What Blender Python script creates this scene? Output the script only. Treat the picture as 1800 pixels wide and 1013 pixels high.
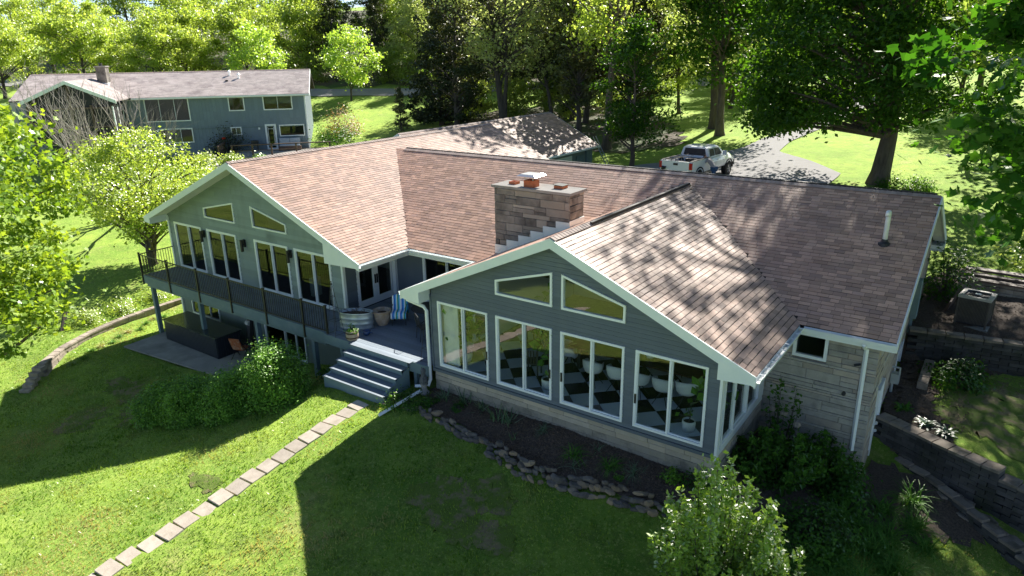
import bpy, math, random
import numpy as np
from mathutils import Vector, Matrix
for o in list(bpy.data.objects): bpy.data.objects.remove(o)
SC = bpy.context.scene
COL = SC.collection
# ------------------------------------------------------------------ camera, sky, sun, exposure
cam_d = bpy.data.cameras.new('camera'); cam = bpy.data.objects.new('camera', cam_d); COL.objects.link(cam)
cam_d.sensor_width = 36.0; cam_d.lens = 24.5; cam_d.clip_start = 0.1; cam_d.clip_end = 1500
CAM = Vector((4.478, -14.326, 9.039))
RIGHT = Vector((0.815, 0.57926, -0.0152)); UP = Vector((-0.17499, 0.27104, 0.94653)); FWD = Vector((-0.55241, 0.76876, -0.32227))
mw = Matrix.Identity(4)
for i in range(3):
    mw[i][0] = RIGHT[i]; mw[i][1] = UP[i]; mw[i][2] = -FWD[i]; mw[i][3] = CAM[i]
cam.matrix_world = mw
SC.camera = cam
SUN_DIR = Vector((-0.10, 1.22, 1.0)).normalized()          # towards the sun
world = bpy.data.worlds.new("World"); SC.world = world; world.use_nodes = True
wn = world.node_tree; wn.nodes.clear()
wo = wn.nodes.new('ShaderNodeOutputWorld'); wb = wn.nodes.new('ShaderNodeBackground'); sk = wn.nodes.new('ShaderNodeTexSky')
sk.sky_type = 'NISHITA'; sk.sun_disc = False
sk.sun_elevation = math.asin(SUN_DIR.z); sk.sun_rotation = math.atan2(SUN_DIR.x, SUN_DIR.y)
sk.air_density = 0.6; sk.dust_density = 0.3; sk.ozone_density = 1.0
wb.inputs['Strength'].default_value = 0.05
wn.links.new(sk.outputs[0], wb.inputs[0]); wn.links.new(wb.outputs[0], wo.inputs[0])
sd = bpy.data.lights.new('sun', 'SUN'); sd.energy = 5.0; sd.angle = math.radians(0.5); sd.color = (1.0, 0.94, 0.84)
sun = bpy.data.objects.new('sun', sd); COL.objects.link(sun)
sun.rotation_euler = SUN_DIR.to_track_quat('Z', 'Y').to_euler()
SC.view_settings.view_transform = 'Standard'; SC.view_settings.look = 'None'
SC.view_settings.exposure = 1.88; SC.view_settings.gamma = 1.0; SC.view_settings.use_curve_mapping = False
SC.render.engine = 'CYCLES'
SC.cycles.max_bounces = 8; SC.cycles.diffuse_bounces = 3; SC.cycles.transparent_max_bounces = 12; SC.cycles.transmission_bounces = 6

# ------------------------------------------------------------------ object helpers
OFF = {}                                                    # world offset of each parent (no rotations)
def setp(o, label=None, cat=None, group=None, kind=None):
    if label: o['label'] = label
    if cat: o['category'] = cat
    if group: o['group'] = group
    if kind: o['kind'] = kind
    return o
def thing(name, label, cat, loc=(0, 0, 0), rz=0.0, group=None, rot=None):
    o = bpy.data.objects.new(name, None); COL.objects.link(o); o.empty_display_size = 0.3
    o.location = loc; o.rotation_euler = rot if rot else (0, 0, rz)
    OFF[o.name] = Vector(loc)
    return setp(o, label, cat, group)
def link(name, mesh, parent=None, m=None, world=False):
    """world=True: the mesh is in world coordinates and the parent chain has no rotation."""
    o = bpy.data.objects.new(name, mesh); COL.objects.link(o)
    if m is not None and not mesh.materials: mesh.materials.append(m)
    if parent is not None:
        o.parent = parent
        if world: o.location = -OFF.get(parent.name, Vector((0, 0, 0)))
    OFF[o.name] = Vector((0, 0, 0))
    return o
def npmesh(name, V, F, m=None, k=None, attr=None, smooth=False, mats=None, midx=None):
    """F: int array (M,k) or list of tuples"""
    me = bpy.data.meshes.new(name)
    V = np.asarray(V, dtype=np.float32).reshape(-1, 3)
    if isinstance(F, np.ndarray):
        n, k = F.shape
        me.vertices.add(len(V)); me.vertices.foreach_set('co', V.ravel())
        me.loops.add(n * k); me.loops.foreach_set('vertex_index', F.astype(np.int32).ravel())
        me.polygons.add(n); me.polygons.foreach_set('loop_start', np.arange(0, n * k, k, dtype=np.int32))
        me.polygons.foreach_set('loop_total', np.full(n, k, dtype=np.int32))
        me.update(calc_edges=True)
    else:
        me.from_pydata([tuple(map(float, v)) for v in V], [], F); me.update()
    if attr is not None:
        a = me.attributes.new('rnd', 'FLOAT', 'FACE'); a.data.foreach_set('value', np.asarray(attr, dtype=np.float32))
    if mats:
        for q in mats: me.materials.append(q)
        if midx is not None: me.polygons.foreach_set('material_index', np.asarray(midx, dtype=np.int32))
    elif m: me.materials.append(m)
    me.polygons.foreach_set('use_smooth', np.full(len(me.polygons), bool(smooth), dtype=bool))
    return me
class Pl:
    """a wall plane: origin O, U along it, V up it, N out of it"""
    def __init__(s, O, U, N, V=(0, 0, 1)):
        s.O = Vector(O); s.U = Vector(U).normalized(); s.N = Vector(N).normalized(); s.V = Vector(V).normalized()
    def p(s, a, b, c=0.0): return s.O + s.U * a + s.V * b + s.N * c
class MB:
    def __init__(s): s.v = []; s.f = []
    def hexa(s, P):
        n = len(s.v); a_, b_, c_, d_ = Vector(P[0]), Vector(P[1]), Vector(P[3]), Vector(P[4])
        if (b_ - a_).cross(c_ - a_).dot(d_ - a_) < 0: P = [P[1], P[0], P[3], P[2], P[5], P[4], P[7], P[6]]
        s.v += [tuple(p) for p in P]
        for q in ((0, 3, 2, 1), (4, 5, 6, 7), (0, 1, 5, 4), (1, 2, 6, 5), (2, 3, 7, 6), (3, 0, 4, 7)): s.f.append(tuple(n + i for i in q))
        return s
    def box(s, x0, x1, y0, y1, z0, z1):
        return s.hexa([(x0, y0, z0), (x1, y0, z0), (x1, y1, z0), (x0, y1, z0), (x0, y0, z1), (x1, y0, z1), (x1, y1, z1), (x0, y1, z1)])
    def pbox(s, pl, a0, a1, b0, b1, c0, c1):
        return s.hexa([pl.p(a0, b0, c0), pl.p(a1, b0, c0), pl.p(a1, b0, c1), pl.p(a0, b0, c1), pl.p(a0, b1, c0), pl.p(a1, b1, c0), pl.p(a1, b1, c1), pl.p(a0, b1, c1)])
    def prism(s, pts, d):
        n = len(s.v); k = len(pts); d = Vector(d); pts = [Vector(p) for p in pts]
        nn_ = sum(((pts[i]).cross(pts[(i + 1) % k]) for i in range(k)), Vector())
        if nn_.dot(d) > 0: pts = pts[::-1]
        s.v += [tuple(p) for p in pts] + [tuple(p + d) for p in pts]
        s.f.append(tuple(range(n, n + k))); s.f.append(tuple(range(n + 2 * k - 1, n + k - 1, -1)))
        for i in range(k):
            j = (i + 1) % k; s.f.append((n + j, n + i, n + k + i, n + k + j))
        return s
    def tube(s, path, r, n=8, cap=True):
        path = [Vector(p) for p in path]
        if not hasattr(r, '__len__'): r = [r] * len(path)
        base = len(s.v); prev = None
        for i, p in enumerate(path):
            t = (path[min(i + 1, len(path) - 1)] - path[max(i - 1, 0)]).normalized()
            a = prev if prev is not None else (Vector((1, 0, 0)) if abs(t.x) < .8 else Vector((0, 1, 0)))
            a = (a - t * a.dot(t)); a = a.normalized() if a.length > 1e-6 else t.orthogonal().normalized()
            prev = a; b = t.cross(a)
            for k in range(n):
                an = 2 * math.pi * k / n; s.v.append(tuple(p + (a * math.cos(an) + b * math.sin(an)) * r[i]))
        for i in range(len(path) - 1):
            for k in range(n):
                k2 = (k + 1) % n; q = base + i * n
                s.f.append((q + k, q + k2, q + n + k2, q + n + k))
        if cap:
            s.f.append(tuple(base + n - 1 - k for k in range(n))); e = base + (len(path) - 1) * n
            s.f.append(tuple(e + k for k in range(n)))
        return s
    def lathe(s, prof, c=(0, 0, 0), n=20, sx=1.0, sy=1.0):
        base = len(s.v)
        for r, z in prof:
            for k in range(n):
                an = 2 * math.pi * k / n; s.v.append((c[0] + r * sx * math.cos(an), c[1] + r * sy * math.sin(an), c[2] + z))
        for i in range(len(prof) - 1):
            for k in range(n):
                k2 = (k + 1) % n; q = base + i * n
                s.f.append((q + k, q + k2, q + n + k2, q + n + k))
        s.f.append(tuple(base + n - 1 - k for k in range(n))); e = base + (len(prof) - 1) * n
        s.f.append(tuple(e + k for k in range(n)))
        return s
    def mesh(s, name, m=None, smooth=False):
        me = bpy.data.meshes.new(name); me.from_pydata(s.v, [], s.f); me.update()
        if m: me.materials.append(m)
        if smooth: me.polygons.foreach_set('use_smooth', np.ones(len(me.polygons), dtype=bool))
        return me
    def build(s, name, m, parent=None, world=True, smooth=False):
        return link(name, s.mesh(name, m, smooth), parent, world=world)
def UL(pl): return (pl.O, pl.U, pl.N)
def unit_stone(name='stone', ch=.045):
    """unit block (a,c,b) in -.5...5, outer face (local -Y) chamfered"""
    v = [(-.5, .5, -.5), (.5, .5, -.5), (.5, .5, .5), (-.5, .5, .5), (-.5, -.3, -.5), (.5, -.3, -.5), (.5, -.3, .5), (-.5, -.3, .5),
         (-.5 + ch, -.5, -.5 + ch), (.5 - ch, -.5, -.5 + ch), (.5 - ch, -.5, .5 - ch), (-.5 + ch, -.5, .5 - ch)]
    f = [(0, 1, 2, 3), (0, 4, 5, 1), (1, 5, 6, 2), (2, 6, 7, 3), (3, 7, 4, 0), (4, 8, 9, 5), (5, 9, 10, 6), (6, 10, 11, 7), (7, 11, 8, 4), (8, 11, 10, 9)]
    me = bpy.data.meshes.new(name); me.from_pydata(v, [], f); me.update(); return me

# ------------------------------------------------------------------ materials
def nmat(name):
    m = bpy.data.materials.new(name); m.use_nodes = True; nt = m.node_tree; nt.nodes.clear()
    out = nt.nodes.new('ShaderNodeOutputMaterial'); return m, nt, out
def N(nt, t, **kw):
    n = nt.nodes.new(t)
    for k, v in kw.items():
        if k in ('operation', 'blend_type', 'data_type', 'attribute_name', 'noise_dimensions', 'feature', 'interpolation', 'attribute_type', 'clamp'): setattr(n, k, v)
        else: n.inputs[k].default_value = v
    return n
def rgba(c): return (c[0], c[1], c[2], 1.0)
def mix(nt, fac, a, b, bt='MIX'):
    n = nt.nodes.new('ShaderNodeMix'); n.data_type = 'RGBA'; n.blend_type = bt; n.clamp_factor = True
    for idx, val in ((0, fac), (6, a), (7, b)):
        if hasattr(val, 'links') or hasattr(val, 'is_linked'): nt.links.new(val, n.inputs[idx])
        else: n.inputs[idx].default_value = val if idx == 0 else rgba(val)
    return n.outputs[2]
def mth(nt, op, a, b=None, c=None):
    n = nt.nodes.new('ShaderNodeMath'); n.operation = op
    for i, val in enumerate((a, b, c)):
        if val is None: continue
        if hasattr(val, 'is_linked'): nt.links.new(val, n.inputs[i])
        else: n.inputs[i].default_value = val
    return n.outputs[0]
def pos(nt, sc=(1, 1, 1)):
    g = nt.nodes.new('ShaderNodeNewGeometry'); mp = nt.nodes.new('ShaderNodeMapping'); mp.inputs['Scale'].default_value = sc
    nt.links.new(g.outputs['Position'], mp.inputs[0]); return mp.outputs[0]
def noise(nt, vec, scale, detail=4.0, rough=.6):
    n = nt.nodes.new('ShaderNodeTexNoise'); n.inputs['Scale'].default_value = scale; n.inputs['Detail'].default_value = detail
    n.inputs['Roughness'].default_value = rough; nt.links.new(vec, n.inputs['Vector']); return n.outputs[0]
def ramp(nt, fac, lo, hi):
    n = nt.nodes.new('ShaderNodeMapRange'); n.inputs[1].default_value = lo; n.inputs[2].default_value = hi
    nt.links.new(fac, n.inputs[0]); return n.outputs[0]
def surf(name, c1, c2=None, scale=6.0, rough=.8, bump=0.0, bscale=30.0, rand=None, ramt=.3, c3=None, c3scale=1.0, c3lo=.5, c3hi=.7, spec=.3, metal=0.0, stretch=(1, 1, 1), hue=None, bdist=.02, coat=0.0):
    m, nt, out = nmat(name); b = nt.nodes.new('ShaderNodeBsdfPrincipled'); nt.links.new(b.outputs[0], out.inputs[0])
    P = pos(nt, stretch)
    col = mix(nt, ramp(nt, noise(nt, P, scale), .3, .7), c1, c2 or c1)
    if c3: col = mix(nt, ramp(nt, noise(nt, P, c3scale, 5.0), c3lo, c3hi), col, c3)
    if rand:
        if rand == 'obj': r = nt.nodes.new('ShaderNodeObjectInfo').outputs['Random']
        else:
            a = nt.nodes.new('ShaderNodeAttribute'); a.attribute_name = 'rnd'; r = a.outputs['Fac']
        k = mth(nt, 'MULTIPLY_ADD', r, 2 * ramt, 1 - ramt)
        cc = nt.nodes.new('ShaderNodeCombineColor')
        for i in range(3): nt.links.new(k, cc.inputs[i])
        if hue:
            w = mth(nt, 'FRACT', mth(nt, 'MULTIPLY', r, 7.31)); col = mix(nt, ramp(nt, w, .55, 1.0), col, hue)
        col = mix(nt, 1.0, col, cc.outputs[0], 'MULTIPLY')
    nt.links.new(col, b.inputs['Base Color'])
    b.inputs['Roughness'].default_value = rough; b.inputs['Specular IOR Level'].default_value = spec; b.inputs['Metallic'].default_value = metal
    b.inputs['Coat Weight'].default_value = coat; b.inputs['Diffuse Roughness'].default_value = .8 if rough > .6 or 'shingle' in name else 0
    if bump:
        bp = nt.nodes.new('ShaderNodeBump'); bp.inputs['Strength'].default_value = bump; bp.inputs['Distance'].default_value = bdist
        nt.links.new(noise(nt, P, bscale, 6.0, .65), bp.inputs['Height']); nt.links.new(bp.outputs[0], b.inputs['Normal'])
    return m
def leafmat(name, c1, c2, trans=.5, gloss=.12, tc=None, rough=.45, patch=None):
    m, nt, out = nmat(name)
    a = nt.nodes.new('ShaderNodeAttribute'); a.attribute_name = 'rnd'
    col = mix(nt, a.outputs['Fac'], c1, c2)
    if patch: col = mix(nt, ramp(nt, noise(nt, pos(nt), patch[0], 3.0), .5, .62), col, patch[1])
    d = nt.nodes.new('ShaderNodeBsdfDiffuse'); t = nt.nodes.new('ShaderNodeBsdfTranslucent'); g = nt.nodes.new('ShaderNodeBsdfGlossy')
    g.inputs['Roughness'].default_value = rough; g.inputs['Color'].default_value = (1, 1, 1, 1)
    nt.links.new(col, d.inputs[0])
    tcol = mix(nt, 1.0, col, tc or (1.5, 1.35, .45), 'MULTIPLY'); nt.links.new(tcol, t.inputs[0])
    s = nt.nodes.new('ShaderNodeMixShader'); s.inputs[0].default_value = trans; nt.links.new(d.outputs[0], s.inputs[1]); nt.links.new(t.outputs[0], s.inputs[2])
    fr = nt.nodes.new('ShaderNodeFresnel'); fr.inputs[0].default_value = 1.42
    s2 = nt.nodes.new('ShaderNodeMixShader'); nt.links.new(mth(nt, 'MULTIPLY', fr.outputs[0], gloss * 1.6), s2.inputs[0])
    nt.links.new(s.outputs[0], s2.inputs[1]); nt.links.new(g.outputs[0], s2.inputs[2]); nt.links.new(s2.outputs[0], out.inputs[0])
    return m
def glassmat(name, tint=(.93, .96, .95), ior=1.8):
    m, nt, out = nmat(name)
    t = nt.nodes.new('ShaderNodeBsdfTransparent'); t.inputs[0].default_value = rgba(tint)
    g = nt.nodes.new('ShaderNodeBsdfGlossy'); g.inputs['Roughness'].default_value = 0.0
    bp = nt.nodes.new('ShaderNodeBump'); bp.inputs['Strength'].default_value = .14; bp.inputs['Distance'].default_value = .02
    nt.links.new(noise(nt, pos(nt), .9, 1.0), bp.inputs['Height']); nt.links.new(bp.outputs[0], g.inputs['Normal'])
    fr = nt.nodes.new('ShaderNodeFresnel'); fr.inputs[0].default_value = ior
    s = nt.nodes.new('ShaderNodeMixShader'); gg = nt.nodes.new('ShaderNodeNewGeometry'); nt.links.new(mth(nt, 'MULTIPLY', fr.outputs[0], mth(nt, 'SUBTRACT', 1.0, gg.outputs['Backfacing'])), s.inputs[0]); nt.links.new(t.outputs[0], s.inputs[1]); nt.links.new(g.outputs[0], s.inputs[2])
    nt.links.new(s.outputs[0], out.inputs[0]); return m
SH = dict(c1=(.48, .30, .215), c2=(.57, .375, .28), scale=2.2, rough=.62, bump=.28, bscale=120, ramt=.24, spec=.24, hue=(.42, .275, .22), c3=(.38, .25, .20), c3scale=.45, c3lo=.48, c3hi=.78, bdist=.006)
M = dict(
 shingle=surf('asphalt_shingle', rand='obj', **SH), shingle_f=surf('asphalt_shingle_field', rand='attr', **SH),
 ridge=surf('ridge_cap', (.33, .25, .22), (.45, .36, .31), 3, .8, .3, 60, rand='attr', ramt=.15),
 grey_shingle=surf('grey_shingle', (.44, .37, .35), (.56, .49, .465), 1.2, .85, .4, 60, rand='attr', ramt=.14, c3=(.27, .22, .22), c3scale=.8, c3lo=.5, c3hi=.75),
 roofdeck=surf('roof_deck', (.03, .022, .02), (.05, .037, .032), 5, .9),
 siding=surf('slate_siding', (.115, .142, .172), (.13, .158, .188), 1.5, .6, .12, 40, rand='obj', ramt=.09, c3=(.15, .175, .19), c3scale=1.3, c3lo=.55, c3hi=.85, stretch=(1, 1, .35)),
 siding_bounce=surf('lawn_bounce_siding', (.235, .295, .285), (.255, .315, .305), 1.5, .6, .12, 40, rand='obj', ramt=.11, c3=(.165, .205, .195), c3scale=1.1, c3lo=.5, c3hi=.8, stretch=(1, 1, .35)),  # same paint as the slate siding, with lawn bounce light put into its colour
 siding_back=surf('siding_shadow_gap', (.02, .026, .03)),  # dark backing seen through the board gaps, standing in for lap shadow
 panel=surf('basement_panel', (.19, .24, .22), (.22, .27, .245), 1.0, .7, .05, 20),
 trim=surf('white_trim', (.70, .76, .76), (.78, .82, .82), 2.0, .45, c3=(.55, .58, .56), c3scale=1.6, c3lo=.62, c3hi=.85),
 soffit=surf('soffit', (.55, .56, .53), (.62, .62, .6), 2, .7),
 vinyl=surf('white_vinyl', (.78, .82, .84), (.82, .86, .87), 3, .35),
 gutter_in=surf('gutter_inside', (.06, .055, .05), (.14, .12, .1), 8, .8),
 black=surf('black_metal', (.012, .012, .013), (.02, .02, .02), 8, .45, spec=.5),
 dark=surf('dark_plastic', (.03, .03, .032), (.045, .045, .048), 5, .5),
 glass=glassmat('window_glass'), glass2=glassmat('dark_window_glass', (.62, .66, .64), 1.55),
 lime=surf('limestone', (.34, .32, .275), (.46, .43, .37), 5, .85, .5, 22, rand='obj', ramt=.14, c3=(.2, .19, .17), c3scale=2.0, c3lo=.55, c3hi=.8, hue=(.44, .37, .29)),
 lime_a=surf('limestone_far', (.34, .32, .275), (.46, .43, .37), 5, .85, .5, 22, rand='attr', ramt=.14, c3=(.2, .19, .17), c3scale=2.0, c3lo=.55, c3hi=.8),
 chim=surf('chimney_stone', (.22, .205, .18), (.33, .305, .265), 5, .9, .5, 22, rand='obj', ramt=.22, c3=(.085, .075, .065), c3scale=1.6, c3lo=.42, c3hi=.72, hue=(.38, .34, .28)),
 found=surf('foundation_stone', (.38, .34, .27), (.47, .42, .34), 4, .85, .3, 22, rand='obj', ramt=.12, hue=(.5, .43, .33)),
 mortar=surf('mortar', (.17, .16, .14), (.24, .22, .2), 10, .95, .3, 50),
 concrete=surf('concrete', (.27, .26, .24), (.36, .34, .31), 1.5, .9, .3, 40, c3=(.17, .165, .15), c3scale=.9, c3lo=.5, c3hi=.75),
 block=surf('foundation_block', (.27, .25, .2), (.35, .32, .26), 2, .9, .3, 40, c3=(.16, .15, .12), c3scale=2.5),
 clay=surf('terracotta', (.42, .12, .05), (.5, .17, .08), 8, .8),
 deck=surf('deck_paint', (.15, .185, .225), (.185, .22, .26), 3, .55, .25, 60, rand='obj', ramt=.14, c3=(.24, .26, .28), c3scale=2.5, c3lo=.55, c3hi=.8, stretch=(.3, 1, 1)),
 deckw=surf('deck_framing', (.14, .21, .225), (.18, .25, .265), 3, .65, .2, 50, c3=(.24, .28, .27), c3scale=3.0, c3lo=.6, c3hi=.85),
 ribbed=surf('dark_cladding', (.028, .035, .043), (.04, .048, .058), 4, .45),
 stonetop=surf('glossy_dark_top', (.03, .04, .035), (.07, .08, .07), 2, .18, spec=.6),
 galv=surf('galvanised_steel', (.36, .42, .44), (.52, .57, .58), 5, .42, metal=.55),
 soil=surf('soil', (.05, .03, .02), (.09, .06, .04), 20, .95, .6, 40),
 barrel=surf('weathered_barrel', (.32, .26, .18), (.42, .35, .26), 14, .85, .3, 40, stretch=(1, 1, .2)),
 potclay=surf('weathered_clay_pot', (.34, .24, .16), (.42, .33, .25), 6, .85, .3, 30, c3=(.5, .45, .38), c3scale=5),
 bluepot=surf('blue_glaze', (.02, .045, .12), (.03, .07, .18), 5, .2, spec=.6),
 paver=surf('paver', (.43, .375, .31), (.54, .48, .40), 5, .9, .5, 40, rand='obj', ramt=.12, c3=(.34, .30, .22), c3scale=3.0, c3lo=.55, c3hi=.8),
 wallblock=surf('wall_block', (.29, .245, .20), (.41, .35, .29), 5, .9, .5, 30, rand='obj', ramt=.2, c3=(.2, .17, .13), c3scale=3),
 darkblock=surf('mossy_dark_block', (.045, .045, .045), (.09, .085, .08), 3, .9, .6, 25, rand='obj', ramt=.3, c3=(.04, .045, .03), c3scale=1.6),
 capstone=surf('cap_stone', (.20, .165, .13), (.30, .25, .20), 5, .9, .5, 30, rand='obj', ramt=.2, c3=(.1, .09, .06), c3scale=2.0),
 rock=surf('field_rock', (.10, .09, .078), (.185, .165, .145), 7, .9, .7, 20, rand='obj', ramt=.3, hue=(.32, .24, .15), c3=(.08, .09, .055), c3scale=5, c3lo=.55, c3hi=.8),
 mulch=surf('mulch', (.065, .048, .038), (.17, .13, .10), 26, .95, 1.0, 60, c3=(.2, .15, .1), c3scale=9, c3lo=.6, c3hi=.72, bdist=.05),
 asphalt=surf('asphalt', (.25, .245, .25), (.31, .30, .30), 4, .85, .3, 60, c3=(.23, .22, .22), c3scale=.6),
 bark=surf('bark', (.10, .078, .058), (.19, .155, .12), 3, .95, 1.0, 9, stretch=(3, 3, .5), bdist=.06),
 bark2=surf('dark_bark', (.065, .055, .048), (.12, .10, .085), 3, .95, .8, 9, stretch=(3, 3, .6), bdist=.04),
 deadwood=surf('pale_dead_wood', (.34, .30, .27), (.45, .41, .38), 6, .85),
 blue_siding=surf('blue_siding', (.19, .25, .295), (.205, .27, .315), 1.2, .65, .05, 30, rand='attr', ramt=.05),
 brownwood=surf('brown_wood', (.10, .065, .05), (.16, .11, .085), 5, .7),
 blackscreen=surf('dark_screen', (.012, .012, .014), (.02, .02, .022), 3, .5),
 curtain=surf('curtain', (.62, .62, .6), (.72, .72, .7), 4, .8),
 blind=surf('window_blind', (.42, .45, .47), (.5, .53, .55), 2, .6),
 cushion=surf('grey_cushion', (.34, .40, .48), (.40, .46, .53), 5, .9),
 ceiling=surf('white_ceiling', (.78, .77, .74), (.82, .81, .79)), interior=surf('interior_wall', (.58, .56, .52), (.62, .6, .56), 2, .9),
 floor_dark=surf('dark_floor', (.05, .035, .025), (.08, .055, .04), 4, .5),
 tile_w=surf('pale_tile', (.66, .73, .80), (.72, .78, .84), 3, .25, rand='obj', ramt=.05),
 tile_b=surf('black_tile', (.018, .017, .017), (.03, .028, .026), 3, .25),
 white=surf('white_shell', (.68, .72, .74), (.74, .77, .78), 3, .35),
 wood=surf('table_wood', (.07, .035, .018), (.11, .055, .03), 8, .4, stretch=(.3, 1, 1)),
 potw=surf('white_planter', (.62, .65, .62), (.7, .72, .7), 6, .4),
 truck=surf('white_car_paint', (.74, .77, .79), (.76, .79, .81), 1, .3, spec=.5, coat=.5),
 rubber=surf('rubber', (.014, .014, .015), (.024, .024, .025), 12, .85),
 redlamp=surf('red_lamp', (.45, .015, .01), (.5, .02, .015), 3, .25),
 chrome=surf('silver', (.5, .5, .52), (.6, .6, .62), 3, .3, metal=.7),
 skin=surf('skin', (.42, .25, .18), (.45, .27, .2), 8, .6),
 shirt=surf('grey_shirt', (.42, .38, .37), (.5, .45, .44), 4, .9),
 jeans=surf('blue_jeans', (.05, .11, .22), (.07, .14, .27), 6, .9),
 acmet=surf('ac_metal', (.07, .062, .055), (.10, .09, .08), 5, .6),
 actop=surf('ac_top', (.33, .31, .29), (.40, .38, .36), 5, .5),
 orange=surf('orange_cushion', (.45, .12, .04), (.5, .18, .08), 8, .9, c3=(.5, .4, .3), c3scale=9),
 red=surf('red_thing', (.5, .04, .015), (.6, .06, .02), 3, .7),
 catgrey=surf('grey_cat_figure', (.05, .055, .06), (.16, .17, .18), 22, .7),
)
def striped(name, axis='x'):
    m, nt, out = nmat(name); b = nt.nodes.new('ShaderNodeBsdfPrincipled'); nt.links.new(b.outputs[0], out.inputs[0]); b.inputs['Roughness'].default_value = .95
    tc = nt.nodes.new('ShaderNodeTexCoord'); sx = nt.nodes.new('ShaderNodeSeparateXYZ'); nt.links.new(tc.outputs['Object'], sx.inputs[0])
    f = mth(nt, 'FRACT', mth(nt, 'MULTIPLY', sx.outputs[0], 3.6)); cr = nt.nodes.new('ShaderNodeValToRGB'); cr.color_ramp.interpolation = 'CONSTANT'
    cols = [(0, (.75, .78, .76)), (.22, (.03, .16, .55)), (.42, (.10, .42, .75)), (.55, (.75, .78, .76)), (.68, (.04, .28, .14)), (.85, (.10, .42, .75))]
    e = cr.color_ramp.elements
    while len(e) < len(cols): e.new(.5)
    for q, (p, c) in zip(e, cols): q.position = p; q.color = rgba(c)
    nt.links.new(f, cr.inputs[0]); nt.links.new(cr.outputs[0], b.inputs['Base Color']); return m
M['towel'] = striped('striped_towel')
L = dict(
 maple=leafmat('maple_leaf_bright', (.23, .34, .045), (.47, .55, .12), .6, .06, tc=(1.15, 1.15, .7)),
 lime=leafmat('young_leaf_lime', (.26, .42, .06), (.44, .56, .13), .6, .08, tc=(1.2, 1.2, .6)),
 oak=leafmat('oak_leaf', (.028, .075, .014), (.075, .165, .022), .42, .03, tc=(1.7, 1.7, .4)),
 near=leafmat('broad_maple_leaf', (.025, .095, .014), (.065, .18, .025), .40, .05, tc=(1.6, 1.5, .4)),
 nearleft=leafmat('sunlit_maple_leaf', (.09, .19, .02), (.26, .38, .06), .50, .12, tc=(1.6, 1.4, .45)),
 cedar=leafmat('cedar_foliage', (.032, .05, .022), (.075, .088, .042), .25, .04),
 pine=leafmat('pine_foliage', (.06, .085, .035), (.15, .155, .075), .3, .05),
 wood=leafmat('woodland_leaf', (.22, .33, .06), (.44, .52, .14), .58, .05, tc=(1.15, 1.15, .7)),
 pale=leafmat('pale_spring_leaf', (.34, .41, .14), (.56, .60, .28), .6, .06, tc=(1.1, 1.15, .7)),
 apple=leafmat('yellow_green_leaf', (.22, .33, .05), (.44, .52, .11), .5, .08, tc=(1.2, 1.2, .6)),
 yew=leafmat('yew_foliage', (.05, .15, .025), (.22, .42, .06), .35, .03),
 shrub=leafmat('shrub_leaf', (.07, .17, .025), (.32, .46, .09), .5, .14, tc=(1.2, 1.25, .5)),
 under=leafmat('undergrowth_leaf', (.025, .08, .014), (.075, .18, .026), .35, .03),
 strap=leafmat('strap_leaf', (.05, .15, .025), (.13, .27, .05), .3, .01),
 strap2=leafmat('iris_leaf', (.07, .14, .075), (.15, .23, .13), .3, .08),
 fern=leafmat('bright_fern', (.08, .2, .02), (.16, .33, .04), .4, .05),
 fig=leafmat('fig_leaf', (.05, .14, .02), (.14, .3, .04), .3, .15),
 brownbush=leafmat('brown_bush', (.20, .13, .09), (.34, .24, .17), .3, .03),
 red=leafmat('red_leaf', (.5, .05, .02), (.6, .1, .03), .4, .05),
 grass=leafmat('grass_blade', (.07, .18, .014), (.32, .43, .075), .4, .05, tc=(1.2, 1.15, .5), patch=(.35, (.38, .34, .15))),
)
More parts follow.
